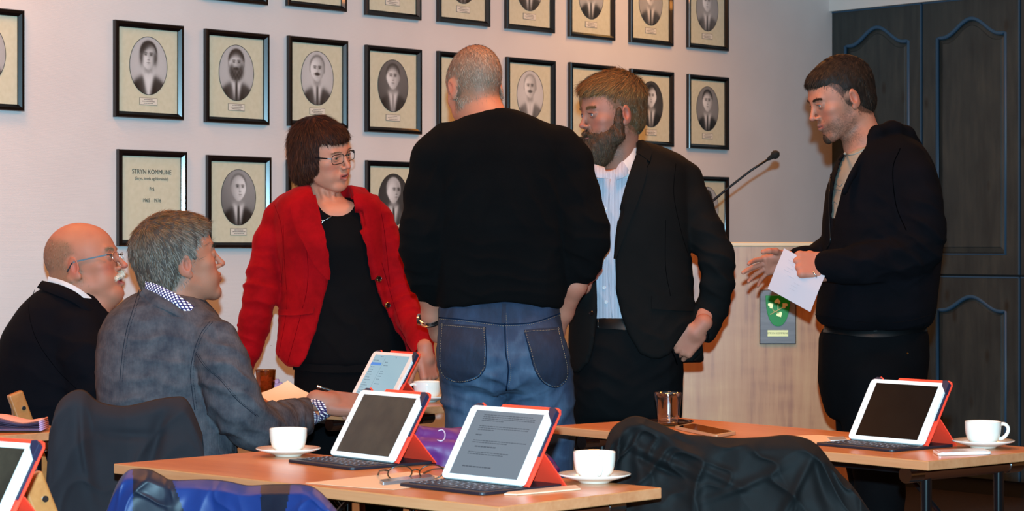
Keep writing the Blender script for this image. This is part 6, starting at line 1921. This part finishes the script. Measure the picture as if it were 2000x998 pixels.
    cutpoly(J, [(1347,490),(1354,545),(1354,590),(1360,598),(1367,575),(1371,535),(1362,500)], 6.5, 7.4, .005)
    cutpoly(J, [(1346,634),(1360,640),(1385,655),(1374,684),(1345,712),(1300,716),(1312,686)], 6.4, 6.945, .006)
    J.cone(f.p(1358,668,-.06), f.p(1300,716,-.10), .030, .030, .006, 'sub')
    fj = [(f.p(1400,500,-.08), .10, (.5,0,1), .05, .010), (f.p(1385,600,-.05), .08, (.3,0,1), .05, .008), (f.p(1260,640,-.15), .12, (.7,0,.7), .08, .006), (f.p(1330,640,-.12), .08, (-.7,0,1), .05, .008)]
    jk, bj = garment('suit_jacket', J, M_SUIT, root, .004, 8, 12, (1,1,.5), fj)
    H = 6.85
    strip_on('lapel', bj, [(1248,296),(1232,340),(1217,395),(1207,450),(1202,505)], [(1262,298),(1262,340),(1245,395),(1223,450),(1204,507)], M_SUIT, jk, 40, 10, .002, .004, H)
    strip_on('collar', bj, [(1247,278),(1248,290),(1246,302)], [(1256,278),(1272,296),(1268,318)], M_SUIT, jk, 16, 8, .003, .005, H)
    strip_on('pocket_flap', bj, [(1272,578),(1310,578),(1352,580)], [(1272,603),(1310,606),(1352,608)], M_SUIT, jk, 20, 6, .002, .003, H)
    for pts in ([(1320,320),(1316,380),(1330,450),(1345,500)], [(1256,300),(1270,312),(1262,330)], [(1300,430),(1300,520),(1310,580)]):
        seam_on('seam', bj, pts, .0009, M_SUITSEAM, jk, 30, -.0003, H)
    button(bj, 1155, 612, .0075, M_BUTTON, jk, H)
    for xs in (1173, 1276):
        S_ = Field(f.p(xs-45, 1180, -.3), f.p(xs+45, 1252, .15), .008); q0 = f.p(xs, 1230, .02); q0[2] = .045
        S_.cone(q0, q0+V3(-.03,-.2,-.012), .042, .034, .02); V_, Q_ = S_.mesh(); V_[:, 2] = np.maximum(V_[:, 2], .004); np_mesh('shoe', V_, Q_, M_LEATHER, root)
suit_man()
# ================================================================ the man in the navy hoodie
def hoodie_man():
    f = Fig(6.9); root = person('man in a dark navy zip hoodie over a grey shirt, holding a folded paper', 6.9, 1715)
    hd = Head(f.p(1645, 197, .0), rotmat(194, -19, 0), 1.0, nose=1.0)
    F = headfield(hd)
    F.cone(hd.w((0,-.03,-.04)), f.p(1688, 285, .0), .052, .056, .02); F.cone(f.p(1688, 282, .0), f.p(1700, 320, .0), .058, .08, .03)
    V, Q = F.mesh(); V = relax(V, Q, 1, .3); c = hd.colors(V, dict(base=(170,114,92), lip=(150,80,72), ruddy=(176,98,80)), ((66,50,40), .72))
    SC_ = mixcol([(44,32,24),(58,42,30),(30,22,18)], [5,4,3], .6)
    scalp_hair('hairline', hd, V, Q, c, short_region(), (42,30,24), root, 16000, lambda p: np.full(len(p), .012), crown_flow(hd, (0,-.06,.13), down=.3, fwd=.5), SC_, 66, tint_amt=.9, width=.0012, lift=.08, curl=.14)
    T = Field(f.p(1600, 290, -.2), f.p(1830, 1260, .2), .014)
    f.loft(T, [(300,1670,1780,.08),(380,1640,1800,.14),(560,1640,1800,.14),(700,1640,1780,.12),(760,1650,1770,.11)])
    for dd, xs in ((-.09,1712),(.09,1700)): f.limb(T, [(xs,740,dd,40),(xs,950,dd,32),(xs+6,1225,dd,22),(xs-50,1238,dd,17)])
    V2, Q2 = T.mesh()
    V3_, Q3 = hand_mesh(wrist=f.p(1626, 522, -.20), fdir=(-1,-.05,.06), back=(.05,-.85,.45), side=1, sc=1.12,
        curls=((55,80,40),(60,85,45),(64,85,45),(66,85,45)), thumb=((.5,.8,-.5),(.0,.9,-.6),(-.2,.8,-.6)))
    V4, Q4 = hand_mesh(wrist=f.p(1538, 506, -.02), fdir=(-1,-.25,-.30), back=(-.1,.9,.35), side=-1, sc=.84,
        curls=((14,20,12),(6,14,10),(8,16,12),(12,20,15)), spread=(.20,.02,-.20,-.42), thumb=((.7,.7,-.4),(.4,.9,-.3),(.2,.95,-.2)))
    bh = bvh_of(V3_, Q3)
    VV, QQ = join([(V, Q), (V2, Q2), (V3_, Q3), (V4, Q4)])
    np_mesh('body', VV, QQ, M_SKIN, root, col=np.concatenate([c, skin_colors(V2), skin_colors(V3_), skin_colors(V4)]))
    eyes(hd, root, (96,108,112), look=(0,-4))
    cf = mixcol([(44,32,24),(62,44,32),(30,22,18),(84,62,46)], [5,4,3,1], .6)
    brows(hd, root, mixcol([(58,40,30)], [1]), 170, .9, .028)
    hair_part('hair', hd, [('ell','add',(0,-.016,.046),(.079,.101,.094)), ('ell','add',(0,.030,.078),(.060,.066,.040),.02), ('ell','add',(0,-.055,-.010),(.062,.052,.062),.02),
        ('box','sub',(0,.13,-.025),(.12,.062,.085),.008,-14), ('box','sub',(0,.10,-.020),(.12,.070,.058),.01), ('box','sub',(0,-.02,-.132),(.12,.14,.062),.01),
        ('ell','sub',(.088,.004,.0),(.024,.034,.036),.006), ('ell','sub',(-.088,.004,.0),(.024,.034,.036),.006), ('box','sub',(0,.07,-.05),(.12,.055,.06),.01)],
        root, (30,22,18), 18000, lambda p: np.full(len(p), .017), crown_flow(hd, (0,-.06,.13), down=.3, fwd=.6), cf, 16, width=.0013, lift=.10, curl=.12, disp=.0015, dscale=90)
    hair_part('goatee', hd, [('ell','add',(0,.082,-.094),(.020,.014,.018))],
        root, (66,48,38), 2500, lambda p: np.full(len(p), .005), lambda p, nr: np.tile(np.array([[0,.2,-1.]]), (len(p), 1)) @ hd.R.T, cf, 17, h=.0022, width=.0009, lift=.15, curl=.3, disp=.0005)
    # grey shirt
    B = Field(f.p(1600, 280, -.22), f.p(1830, 560, .22), .007)
    f.loft(B, [(283,1668,1730,.075),(300,1650,1770,.115),(340,1632,1800,.16),(400,1618,1810,.185),(480,1614,1810,.185),(545,1614,1810,.185)])
    B.cone(hd.w((0,-.03,-.06)), f.p(1686, 290, .0), .050, .056, .01, 'sub')
    sh, bs = garment('t_shirt', B, M_TEE, root, .003, 8, 3)
    seam_on('neck_rib', bs, [(1650,300),(1662,302),(1676,298),(1690,290)], .004, M_TEE, sh, 16, 0, 6.75)
    for pts in ([(1628,366),(1634,360),(1641,364),(1646,358)], [(1627,372),(1635,370),(1643,372)], [(1626,400),(1630,394),(1634,398)]): seam_on('shirt_print', bs, pts, .0009, M_INK2, sh, 14, .001, 6.75)
    # jeans
    L = Field(f.p(1570, 630, -.22), f.p(1840, 1260, .22), .008)
    f.loft(L, [(632,1612,1806,.150),(660,1600,1812,.160),(700,1600,1812,.165),(740,1598,1806,.160),(780,1606,1800,.15),(820,1618,1796,.13)], .02, 2.4)
    for dd, xs in ((-.09,1706),(.09,1694)): f.limb(L, [(xs,740,dd,70),(xs+6,840,dd,62),(xs+14,960,dd,46),(xs+20,1240,dd,34)], .02)
    L.cone(f.p(1700,830,-.0), f.p(1700,1250,0), .012, .02, .02, 'sub')
    tr, bt = garment('jeans', L, M_JEANBLK, root, .004, 9, 25)
    strip_on('belt', bt, [(1612,638),(1680,644),(1740,644),(1806,634)], [(1610,650),(1680,658),(1740,658),(1808,648)], M_LEATHER, tr, 30, 5, .002, .003, 6.75)
    strip_on('belt_keeper', bt, [(1713,630),(1713,648)], [(1706,630),(1706,648)], M_LEATHER, tr, 8, 3, .008, .003, 6.75)
    button(bt, 1772, 690, .003, M_GOLDM, tr, 6.75, .002)
    # hoodie
    J = Field(f.p(1540, 225, -.3), f.p(1870, 650, .3), .0065)
    f.loft(J, [(262,1690,1760,.085,.0),(276,1668,1790,.125),(296,1648,1806,.165),(322,1632,1820,.190),(370,1616,1834,.205),(430,1609,1838,.210),(500,1607,1834,.210),(560,1602,1828,.210),(600,1597,1824,.210),(622,1594,1818,.205),(640,1606,1812,.195)], .02, 2.4)
    f.limb(J, [(1768,318,-.12,36),(1782,350,-.15,40),(1796,400,-.17,42),(1802,450,-.18,42),(1796,486,-.18,38),(1756,504,-.19,36),(1700,514,-.20,33),(1650,519,-.20,28),(1619,519,-.20,25),(1613,519,-.20,24)], .025)
    f.limb(J, [(1720,330,.16,36),(1690,430,.20,38),(1660,490,.17,34),(1610,498,.08,28),(1570,504,.0,20),(1556,503,-.01,18)], .025)
    J.cone(hd.w((0,-.03,-.05)), f.p(1688, 286, .0), .062, .062, .012, 'sub')
    # hood lying on the back
    f.limb(J, [(1692,286,-.10,9),(1712,258,-.09,14),(1740,252,-.05,17),(1768,264,.0,18),(1786,286,.04,16)], .012)
    f.limb(J, [(1712,262,.07,14),(1740,256,.06,17),(1768,268,.05,18)], .012)
    f.limb(J, [(1694,284,-.10,8),(1676,312,-.15,9),(1660,340,-.17,9),(1648,372,-.18,8)], .010)
    cutpoly(J, [(1654,280),(1652,298),(1643,314),(1632,350),(1626,383),(1624,430),(1625,448),(1629,425),(1632,411),(1644,373),(1661,337),(1679,308),(1692,286),(1694,270)], 6.4, 6.95, .004)
    fj = [(f.p(1800,470,-.25), .11, (.6,0,1), .05, .012), (f.p(1700,515,-.25), .12, (.15,0,1), .05, .009), (f.p(1760,520,-.25), .10, (-.4,0,1), .05, .010), (f.p(1700,600,-.2), .14, (.1,0,1), .07, .007), (f.p(1740,420,-.2), .12, (1,0,.6), .07, .006)]
    jk, bj = garment('zip_hoodie', J, M_HOOD, root, .005, 9, 32, (1,1,.6), fj)
    H = 6.7
    seam_on('zip', bj, [(1623,340),(1620,390),(1621,440),(1622,470),(1616,486)], .0022, M_BLACKM, jk, 30, .001, H)
    strip_on('hem_rib', bj, [(1594,614),(1680,628),(1760,628),(1818,614)], [(1606,632),(1680,642),(1760,640),(1812,628)], M_HOOD, jk, 30, 5, .002, .002, H)
    seam_on('seam', bj, [(1758,290),(1744,330),(1750,400),(1770,450)], .0012, M_SUITSEAM, jk, 30, .0002, H)
    for dd, xs in ((-.09,1730),(.09,1716)):
        S_ = Field(f.p(xs-95, 1180, dd-.08), f.p(xs+45, 1262, dd+.08), .008); q0 = f.p(xs, 1235, dd); q0[2] = .045
        S_.cone(q0, q0+V3(-.19,-.02,-.012), .042, .034, .02); V_, Q_ = S_.mesh(); V_[:, 2] = np.maximum(V_[:, 2], .004); np_mesh('shoe', V_, Q_, M_LEATHER, root)
    # ring
    seam_on('ring', bh, [(1588,531),(1592,536),(1595,542)], .0022, M_SILVER, root, 8, .0005, 6.65)
    # the folded paper he holds
    A, B_, C_, D_ = [Vector(P(x, y, z)) for x, y, z in ((1531,484,6.71),(1614,529,6.66),(1582,608,6.64),(1499,563,6.69))]
    o3 = (A+B_+C_+D_)/4; t = thing('folded_paper', 'folded white paper held by the man in the navy hoodie', 'paper', o3)
    m = MB(); n_ = (B_-A).cross(D_-A).normalized(); n_ = n_ if n_.y < 0 else -n_
    G = [[(A.lerp(B_, i/10)).lerp(D_.lerp(C_, i/10), j/10)-o3+n_*(.003*math.sin(i*.5)-.0012*abs(j-5)) for j in range(11)] for i in range(11)]
    m.grid(G, True); m.grid([[v-n_*.0012 for v in r] for r in G]); m.build('sheet', M_PAPERW, t, smooth=True)
    m = MB(); rnd = random.Random(4)
    for i in range(9):
        u0 = rnd.uniform(.15,.5); v0 = .12+.08*i
        p0 = (A.lerp(B_, u0)).lerp(D_.lerp(C_, u0), v0)-o3+n_*.0032; p1 = (A.lerp(B_, u0+.15)).lerp(D_.lerp(C_, u0+.15), v0)-o3+n_*.0032
        m.bar(p0, p1, .0006, .0003, up=tuple(n_))
    q = m.build('faint_print', mat('faint_print', (150,146,156), .8), t); q['kind'] = 'stuff'
hoodie_man()

# ================================================================ the seated man in the corduroy jacket
def cord_man():
    f = Fig(6.2); root = person('seated grey-haired man in a worn blue-grey corduroy jacket, looking up, back to us', 6.2, 330)
    hd = Head(f.p(352, 518, .0), rotmat(24, 13, 0), 1.05, jaw=1.06)
    F = headfield(hd)
    F.cone(hd.w((0,-.02,-.04)), f.p(338, 596, .0), .058, .066, .025); F.cone(f.p(338, 590, .0), f.p(330, 640, .0), .066, .09, .03)
    V, Q = F.mesh(); V = relax(V, Q, 1, .3); c = hd.colors(V, dict(base=(172,112,88), lip=(150,84,72), ruddy=(182,96,76)), ((140,108,92), .3))
    SC_ = mixcol([(140,134,130),(112,104,98),(166,160,156)], [3,3,2], .62)
    scalp_hair('hairline', hd, V, Q, c, short_region(), (120,106,96), root, 9000, lambda p: np.full(len(p), .016), crown_flow(hd, (.01,-.06,.13), down=.4, fwd=.2), SC_, 66, tint_amt=.7, width=.0012, lift=.10, curl=.18)
    T = Field(f.p(180, 600, -.2), f.p(520, 1100, .6), .016)
    f.loft(T, [(620,270,400,.08),(680,220,420,.12),(800,225,430,.13),(930,230,440,.12),(960,230,440,.11)])
    for xs, d0 in ((300,.12),(420,.0)): f.limb(T, [(xs,965,d0,44),(xs+160,962,d0+.35,40),(xs+185,1300,d0+.30,28),(xs+215,1330,d0+.38,20)])
    T.D[:, :, :2] = 1.0
    V2, Q2 = T.mesh()
    V3_, Q3 = hand_mesh(wrist=f.p(632, 784, .36), fdir=(1,.12,-.12), back=(.05,-.62,.78), side=-1, sc=1.04,
        curls=((55,85,50),(62,88,50),(66,90,50),(68,90,50)), thumb=((.55,.75,-.45),(.1,.95,-.5),(-.3,.9,-.5)), wr=.03)
    VV, QQ = join([(V, Q), (V2, Q2), (V3_, Q3)])
    np_mesh('body', VV, QQ, M_SKIN, root, col=np.concatenate([c, skin_colors(V2), skin_colors(V3_)]))
    eyes(hd, root, (90,90,90))
    ca = mixcol([(128,112,98),(96,84,76),(160,148,138),(110,82,60)], [4,3,3,2], .6); cb = mixcol([(144,134,124),(174,164,154),(110,100,92)], [4,3,2], .62); cc_ = mixcol([(120,80,50),(96,66,44),(142,104,74)], [3,3,2], .8)
    def cf(p, rs):
        q = hd.can(p); a = ca(p, rs); b = cb(p, rs); t_ = cc_(p, rs)
        m = (np.clip((q[:, 1]+.03)/.05, 0, 1)*np.clip((.085-q[:, 2])/.03, 0, 1))[:, None]; n_ = (np.clip((q[:, 2]-.078)/.04, 0, 1))[:, None]
        a = a*(1-m)+b*m; return a*(1-n_)+t_*n_
    brows(hd, root, mixcol([(80,64,52)], [1]), 260, 1.2)
    hair_part('hair', hd, [('ell','add',(0,-.018,.048),(.083,.108,.098)), ('ell','add',(0,.025,.088),(.062,.072,.042),.02), ('ell','add',(0,-.058,-.014),(.068,.058,.066),.02),
        ('box','sub',(0,.13,-.02),(.12,.064,.088),.008,-14), ('box','sub',(0,.10,-.018),(.12,.062,.056),.01), ('box','sub',(0,-.02,-.136),(.12,.14,.060),.012),
        ('ell','sub',(.090,.004,-.004),(.022,.030,.032),.006), ('ell','sub',(-.090,.004,.0),(.024,.034,.036),.006), ('box','sub',(0,.07,-.056),(.12,.055,.06),.01)],
        root, (66,57,52), 22000, lambda p: np.full(len(p), .024), crown_flow(hd, (.01,-.06,.13), down=.35, fwd=.3), cf, 26, width=.0014, lift=.14, curl=.2, disp=.003, dscale=80)
    # shirt collar
    sheet('shirt_collar', f, [(284,548,-.075),(312,558,-.110),(347,576,-.125),(382,600,-.10),(404,611,-.06)], [(284,566,-.080),(308,575,-.118),(340,594,-.135),(374,617,-.115),(399,629,-.07)], M_CHECK, root, 30, 5, .004, .004)
    sheet('shirt_collar_stand', f, [(284,552,-.05),(310,562,-.085),(345,580,-.10),(380,604,-.07)], [(284,570,-.055),(308,590,-.10),(340,610,-.11),(374,630,-.09)], M_CHECK, root, 30, 5, .004, .0)
    # jacket
    J = Field(f.p(170, 545, -.3), f.p(650, 1040, .55), .0065)
    f.loft(J, [(562,282,352,.070,.0),(576,262,388,.098),(594,234,406,.128),(615,210,424,.152),(650,194,438,.168),(700,188,444,.178),(750,189,448,.180),(800,194,452,.178),(860,204,462,.176),(930,214,466,.175),(975,220,464,.165)], .02, 2.3)
    f.limb(J, [(402,650,-.06,38),(420,672,-.10,42),(436,710,-.13,44),(450,755,-.14,46),(468,800,-.13,46),(496,832,-.08,44),(530,832,.04,42),(566,820,.18,39),(594,812,.28,36),(608,808,.33,34)], .025)
    f.limb(J, [(240,640,.12,38),(260,760,.2,38),(360,820,.34,34)], .025)
    J.cone(hd.w((0,-.02,-.05)), f.p(338, 590, .0), .068, .070, .010, 'sub')
    cutpoly(J, [(606,750),(613,860),(700,880),(700,740)], 6.2, 7.0, .004)
    fj = [(f.p(490,830,-.1), .12, (.5,.2,1), .045, .012), (f.p(560,825,.1), .10, (1,.4,.0), .05, .010), (f.p(430,720,-.18), .10, (.5,0,1), .05, .008), (f.p(300,745,-.18), .20, (.12,0,1), .055, .010), (f.p(420,800,-.15), .10, (.3,0,1), .05, .008), (f.p(420,650,-.15), .06, (1,0,.6), .035, .006)]
    jk, bj = garment('corduroy_jacket', J, M_CORD, root, .005, 10, 42, (1,1,.6), fj)
    H = 6.0
    for pts in ([(272,566),(258,610),(246,650),(238,700),(234,745)], [(410,628),(392,652),(378,690),(372,730),(376,770),(380,800)], [(382,690),(400,716),(430,742),(462,780),(500,812)]):
        seam_on('seam', bj, pts, .0012, M_CORDSEAM, jk, 50, -.0003, H)
        seam_on('stitching', bj, [(x+5, y+1) for x, y in pts], .0009, M_CORDSEAM, jk, 120, .0003, H, dash=True)
    sheet('collar', f, [(281,562,-.076),(306,573,-.114),(340,591,-.130),(375,615,-.108),(398,628,-.065)], [(272,576,-.085),(296,594,-.132),(330,608,-.150),(366,628,-.135),(396,641,-.09)], M_CORD, jk, 30, 6, .006, .006)
    for (x, y) in ((588,842),(598,846)): button(bj, x, y, .0065, M_BUTTON, jk, H)
    # shirt cuff
    a = f.p(604,808,.315); b = f.p(630,792,.385); ax = Vector(unit(b-a)); u = ax.orthogonal().normalized(); w = ax.cross(u); Mi = jk.matrix_world.inverted()
    mb = MB(); ring = lambda c_, r: [Mi @ (Vector(c_)+(u*math.cos(q*math.pi/14)+w*math.sin(q*math.pi/14))*r) for q in range(28)]
    rg = [ring(a, .036), ring(a*.4+b*.6, .038), ring(b, .0385), ring(b, .035), ring(a, .034)]
    mb.add([v for r in rg for v in r], [(i*28+k, i*28+(k+1) % 28, (i+1)*28+(k+1) % 28, (i+1)*28+k) for i in range(4) for k in range(28)]); mb.build('shirt_cuff', M_CHECK, jk, smooth=True)
    # trousers of the seated man
    L = Field(f.p(190, 880, -.2), f.p(660, 1340, .75), .012)
    L.ell(f.p(340,958,.0), (.20,.18,.12), .02)
    for xs, d0 in ((300,.12),(420,.0)): f.limb(L, [(xs,962,d0,60),(xs+110,950,d0+.25,56),(xs+160,962,d0+.36,50),(xs+180,1150,d0+.34,42),(xs+190,1310,d0+.32,34)], .02)
    V_, Q_ = L.mesh(); V_[:, 2] = np.maximum(V_[:, 2], .05); np_mesh('trousers', V_, Q_, M_TROUS, root)
    for xs, d0 in ((300,.12),(420,.0)):
        q0 = f.p(xs+190,1320,d0+.32); q0[2] = .045; S_ = Field(q0-.08, q0+V3(.12,.28,.06), .01)
        S_.cone(q0, q0+V3(.06,.19,-.012), .042, .034, .02); V_, Q_ = S_.mesh(); V_[:, 2] = np.maximum(V_[:, 2], .004); np_mesh('shoe', V_, Q_, M_LEATHER, root)
    t = thing('sheet_of_paper', 'sheet of paper propped up behind the sleeve of the man in corduroy', 'paper', P(556, 764, 7.0))
    A, B_, C_, D_ = [Vector(P(x, y, z))-t.location for x, y, z in ((504,769,7.05),(562,743,7.05),(620,773,6.95),(562,800,6.72))]
    m = MB(); G = [[(A.lerp(B_, i/10)).lerp(D_.lerp(C_, i/10), j/10)+Vector((0,0,-.006*math.sin(math.pi*j/10)-.004*math.sin(math.pi*i/10))) for j in range(11)] for i in range(11)]
    m.grid(G, True); m.grid([[v+Vector((0,.0015,-.001)) for v in r] for r in G]); m.build('sheet', M_PAPER, t, smooth=True)
    # pen in the fist
    A = Vector(f.p(627,757,.40)); B_ = Vector(f.p(688,776,.40)); t = thing('pen', 'dark pen with silver end held in the fist at the back table', 'pen', (A+B_)/2)
    m = MB(); m.tube([A-t.location, B_-t.location], .0042, 10); m.build('barrel', M_BUTTON, t, smooth=True)
    m = MB(); m.tube([A-t.location-(B_-A).normalized()*.012, A-t.location], .0048, 10); m.build('silver_end', M_SILVER, t, smooth=True)
cord_man()

# ================================================================ the seated bald man with the moustache
def bald_man():
    f = Fig(6.8); root = person('seated bald man with white moustache and eyeglasses in a midnight-blue jacket', 6.8, 140)
    hd = Head(f.p(166, 522, .0), rotmat(-6, 13, 0), 1.06, nose=1.15, jowl=.62, open=.010, jaw=1.08, chin=-.002)
    F = headfield(hd)
    F.cone(hd.w((0,-.03,-.04)), f.p(140, 582, .0), .068, .074, .03); F.cone(f.p(140, 580, .0), f.p(135, 630, .0), .078, .09, .03)
    F.cone(hd.w((0,.035,-.095)), f.p(182, 612, -.02), .034, .048, .03)
    V, Q = F.mesh(); V = relax(V, Q, 1, .3); c = hd.colors(V, dict(base=(176,114,90), lip=(140,54,66), ruddy=(190,94,80)))
    cf = mixcol([(112,82,60),(140,112,92),(88,66,50),(160,138,120)], [4,4,2,1])
    def reg(q):
        ax = np.abs(q[:, 0]); y, z = q[:, 1], q[:, 2]
        return sm(z, -.060, -.035)*sm(-y-.15*z, -.022, .010)*(1-sm(z-.45*(-y-.03), .068, .100))*(1-(sm(ax, .068, .074)*sm(.042-np.hypot(y+.006, z), 0, .010)))
    scalp_hair('hair', hd, V, Q, c, reg, (122,92,70), root, 14000, lambda p: np.full(len(p), .010), crown_flow(hd, (0,.0,.15), down=.3), cf, 36, width=.0011, lift=.08, curl=.2)
    T = Field(f.p(0, 600, -.2), f.p(300, 1100, .6), .016)
    f.loft(T, [(630,70,200,.09),(700,30,220,.13),(800,20,230,.14),(900,20,230,.14)])
    V2, Q2 = T.mesh()
    VV, QQ = join([(V, Q), (V2, Q2)])
    np_mesh('body', VV, QQ, M_SKIN, root, col=np.concatenate([c, skin_colors(V2)]))
    eyes(hd, root, (90,80,66))
    cw = mixcol([(222,208,188),(200,182,160),(236,226,212)], [4,3,3])
    hair_part('moustache', hd, [('cone','add',(0,.1000,-.0395),(x*.026,.086,-.050),.0062,.0045,.004) for x in (-1,1)],
        root, (206,188,166), 2600, lambda p: np.full(len(p), .010), lambda p, nr: (np.array([[0,.35,-1.]])+hd.can(p)*np.array([12,0,0])) @ hd.R.T, cw, 37, h=.0022, width=.0011, lift=.3, curl=.25, disp=.001)
    brows(hd, root, mixcol([(150,120,96)], [1]), 160, 1.4)
    worn_glasses(hd, root, mat('blue_grey_frame', (58,62,68), .35, Metallic=.4), w=.044, h=.028, z=.006, y=.108, r=.0014, rimless=True, tz=.016, fz=-.002)
    # collar
    sheet('shirt_collar', f, [(94,540,-.06),(125,549,-.095),(158,566,-.105),(190,592,-.085),(207,606,-.06)], [(94,556,-.065),(124,566,-.105),(155,584,-.115),(186,606,-.095),(204,618,-.07)], M_SHIRTW, root, 30, 5, .004, .004)
    J = Field(f.p(-30, 540, -.3), f.p(290, 1060, .4), .007)
    f.loft(J, [(556,92,160,.080),(568,76,182,.110),(584,58,206,.135),(610,36,226,.160),(650,10,240,.185),(720,-12,252,.20),(800,-18,262,.205),(880,-18,266,.205),(925,-16,264,.19)], .02, 2.3)
    f.limb(J, [(150,650,-.12,44),(168,700,-.16,46),(190,770,-.17,46),(222,820,-.10,44),(300,830,.15,38)], .025)
    J.cone(hd.w((0,-.03,-.05)), f.p(142, 586, .0), .076, .078, .010, 'sub'); J.cone(hd.w((0,.05,-.11)), f.p(188, 604, -.02), .045, .05, .010, 'sub')
    jk, bj = garment('jacket', J, M_NAVYJ, root, .005, 9, 52, (1,1,.6), [(f.p(120,760,-.2), .16, (.5,0,1), .07, .008), (f.p(200,760,-.2), .12, (-.6,0,1), .06, .008)])
    sheet('collar', f, [(82,548,-.055),(116,556,-.110),(150,572,-.128),(180,598,-.118),(208,618,-.075)], [(72,562,-.075),(108,576,-.130),(142,590,-.150),(172,612,-.138),(204,628,-.10)], M_NAVYJ, jk, 30, 6, .006, .006)
    seam_on('seam', bj, [(68,566),(56,600),(70,660),(110,720),(160,770)], .0009, M_SUITSEAM, jk, 40, -.0004, 6.6)
    L = Field(f.p(-20, 830, -.2), f.p(350, 1310, .75), .012)
    L.ell(f.p(130,905,.0), (.20,.18,.12), .02)
    for xs, d0 in ((90,.12),(200,.0)): f.limb(L, [(xs,912,d0,56),(xs+100,912,d0+.3,50),(xs+130,925,d0+.40,44),(xs+140,1120,d0+.38,38),(xs+145,1250,d0+.36,30)], .02)
    V_, Q_ = L.mesh(); V_[:, 2] = np.maximum(V_[:, 2], .05); np_mesh('trousers', V_, Q_, M_TROUS, root)
    for xs, d0 in ((90,.12),(200,.0)):
        q0 = f.p(xs+145,1250,d0+.36); q0[2] = .045; S_ = Field(q0-.08, q0+V3(.12,.28,.06), .01)
        S_.cone(q0, q0+V3(.06,.19,-.012), .042, .034, .02); V_, Q_ = S_.mesh(); V_[:, 2] = np.maximum(V_[:, 2], .004); np_mesh('shoe', V_, Q_, M_LEATHER, root)
bald_man()
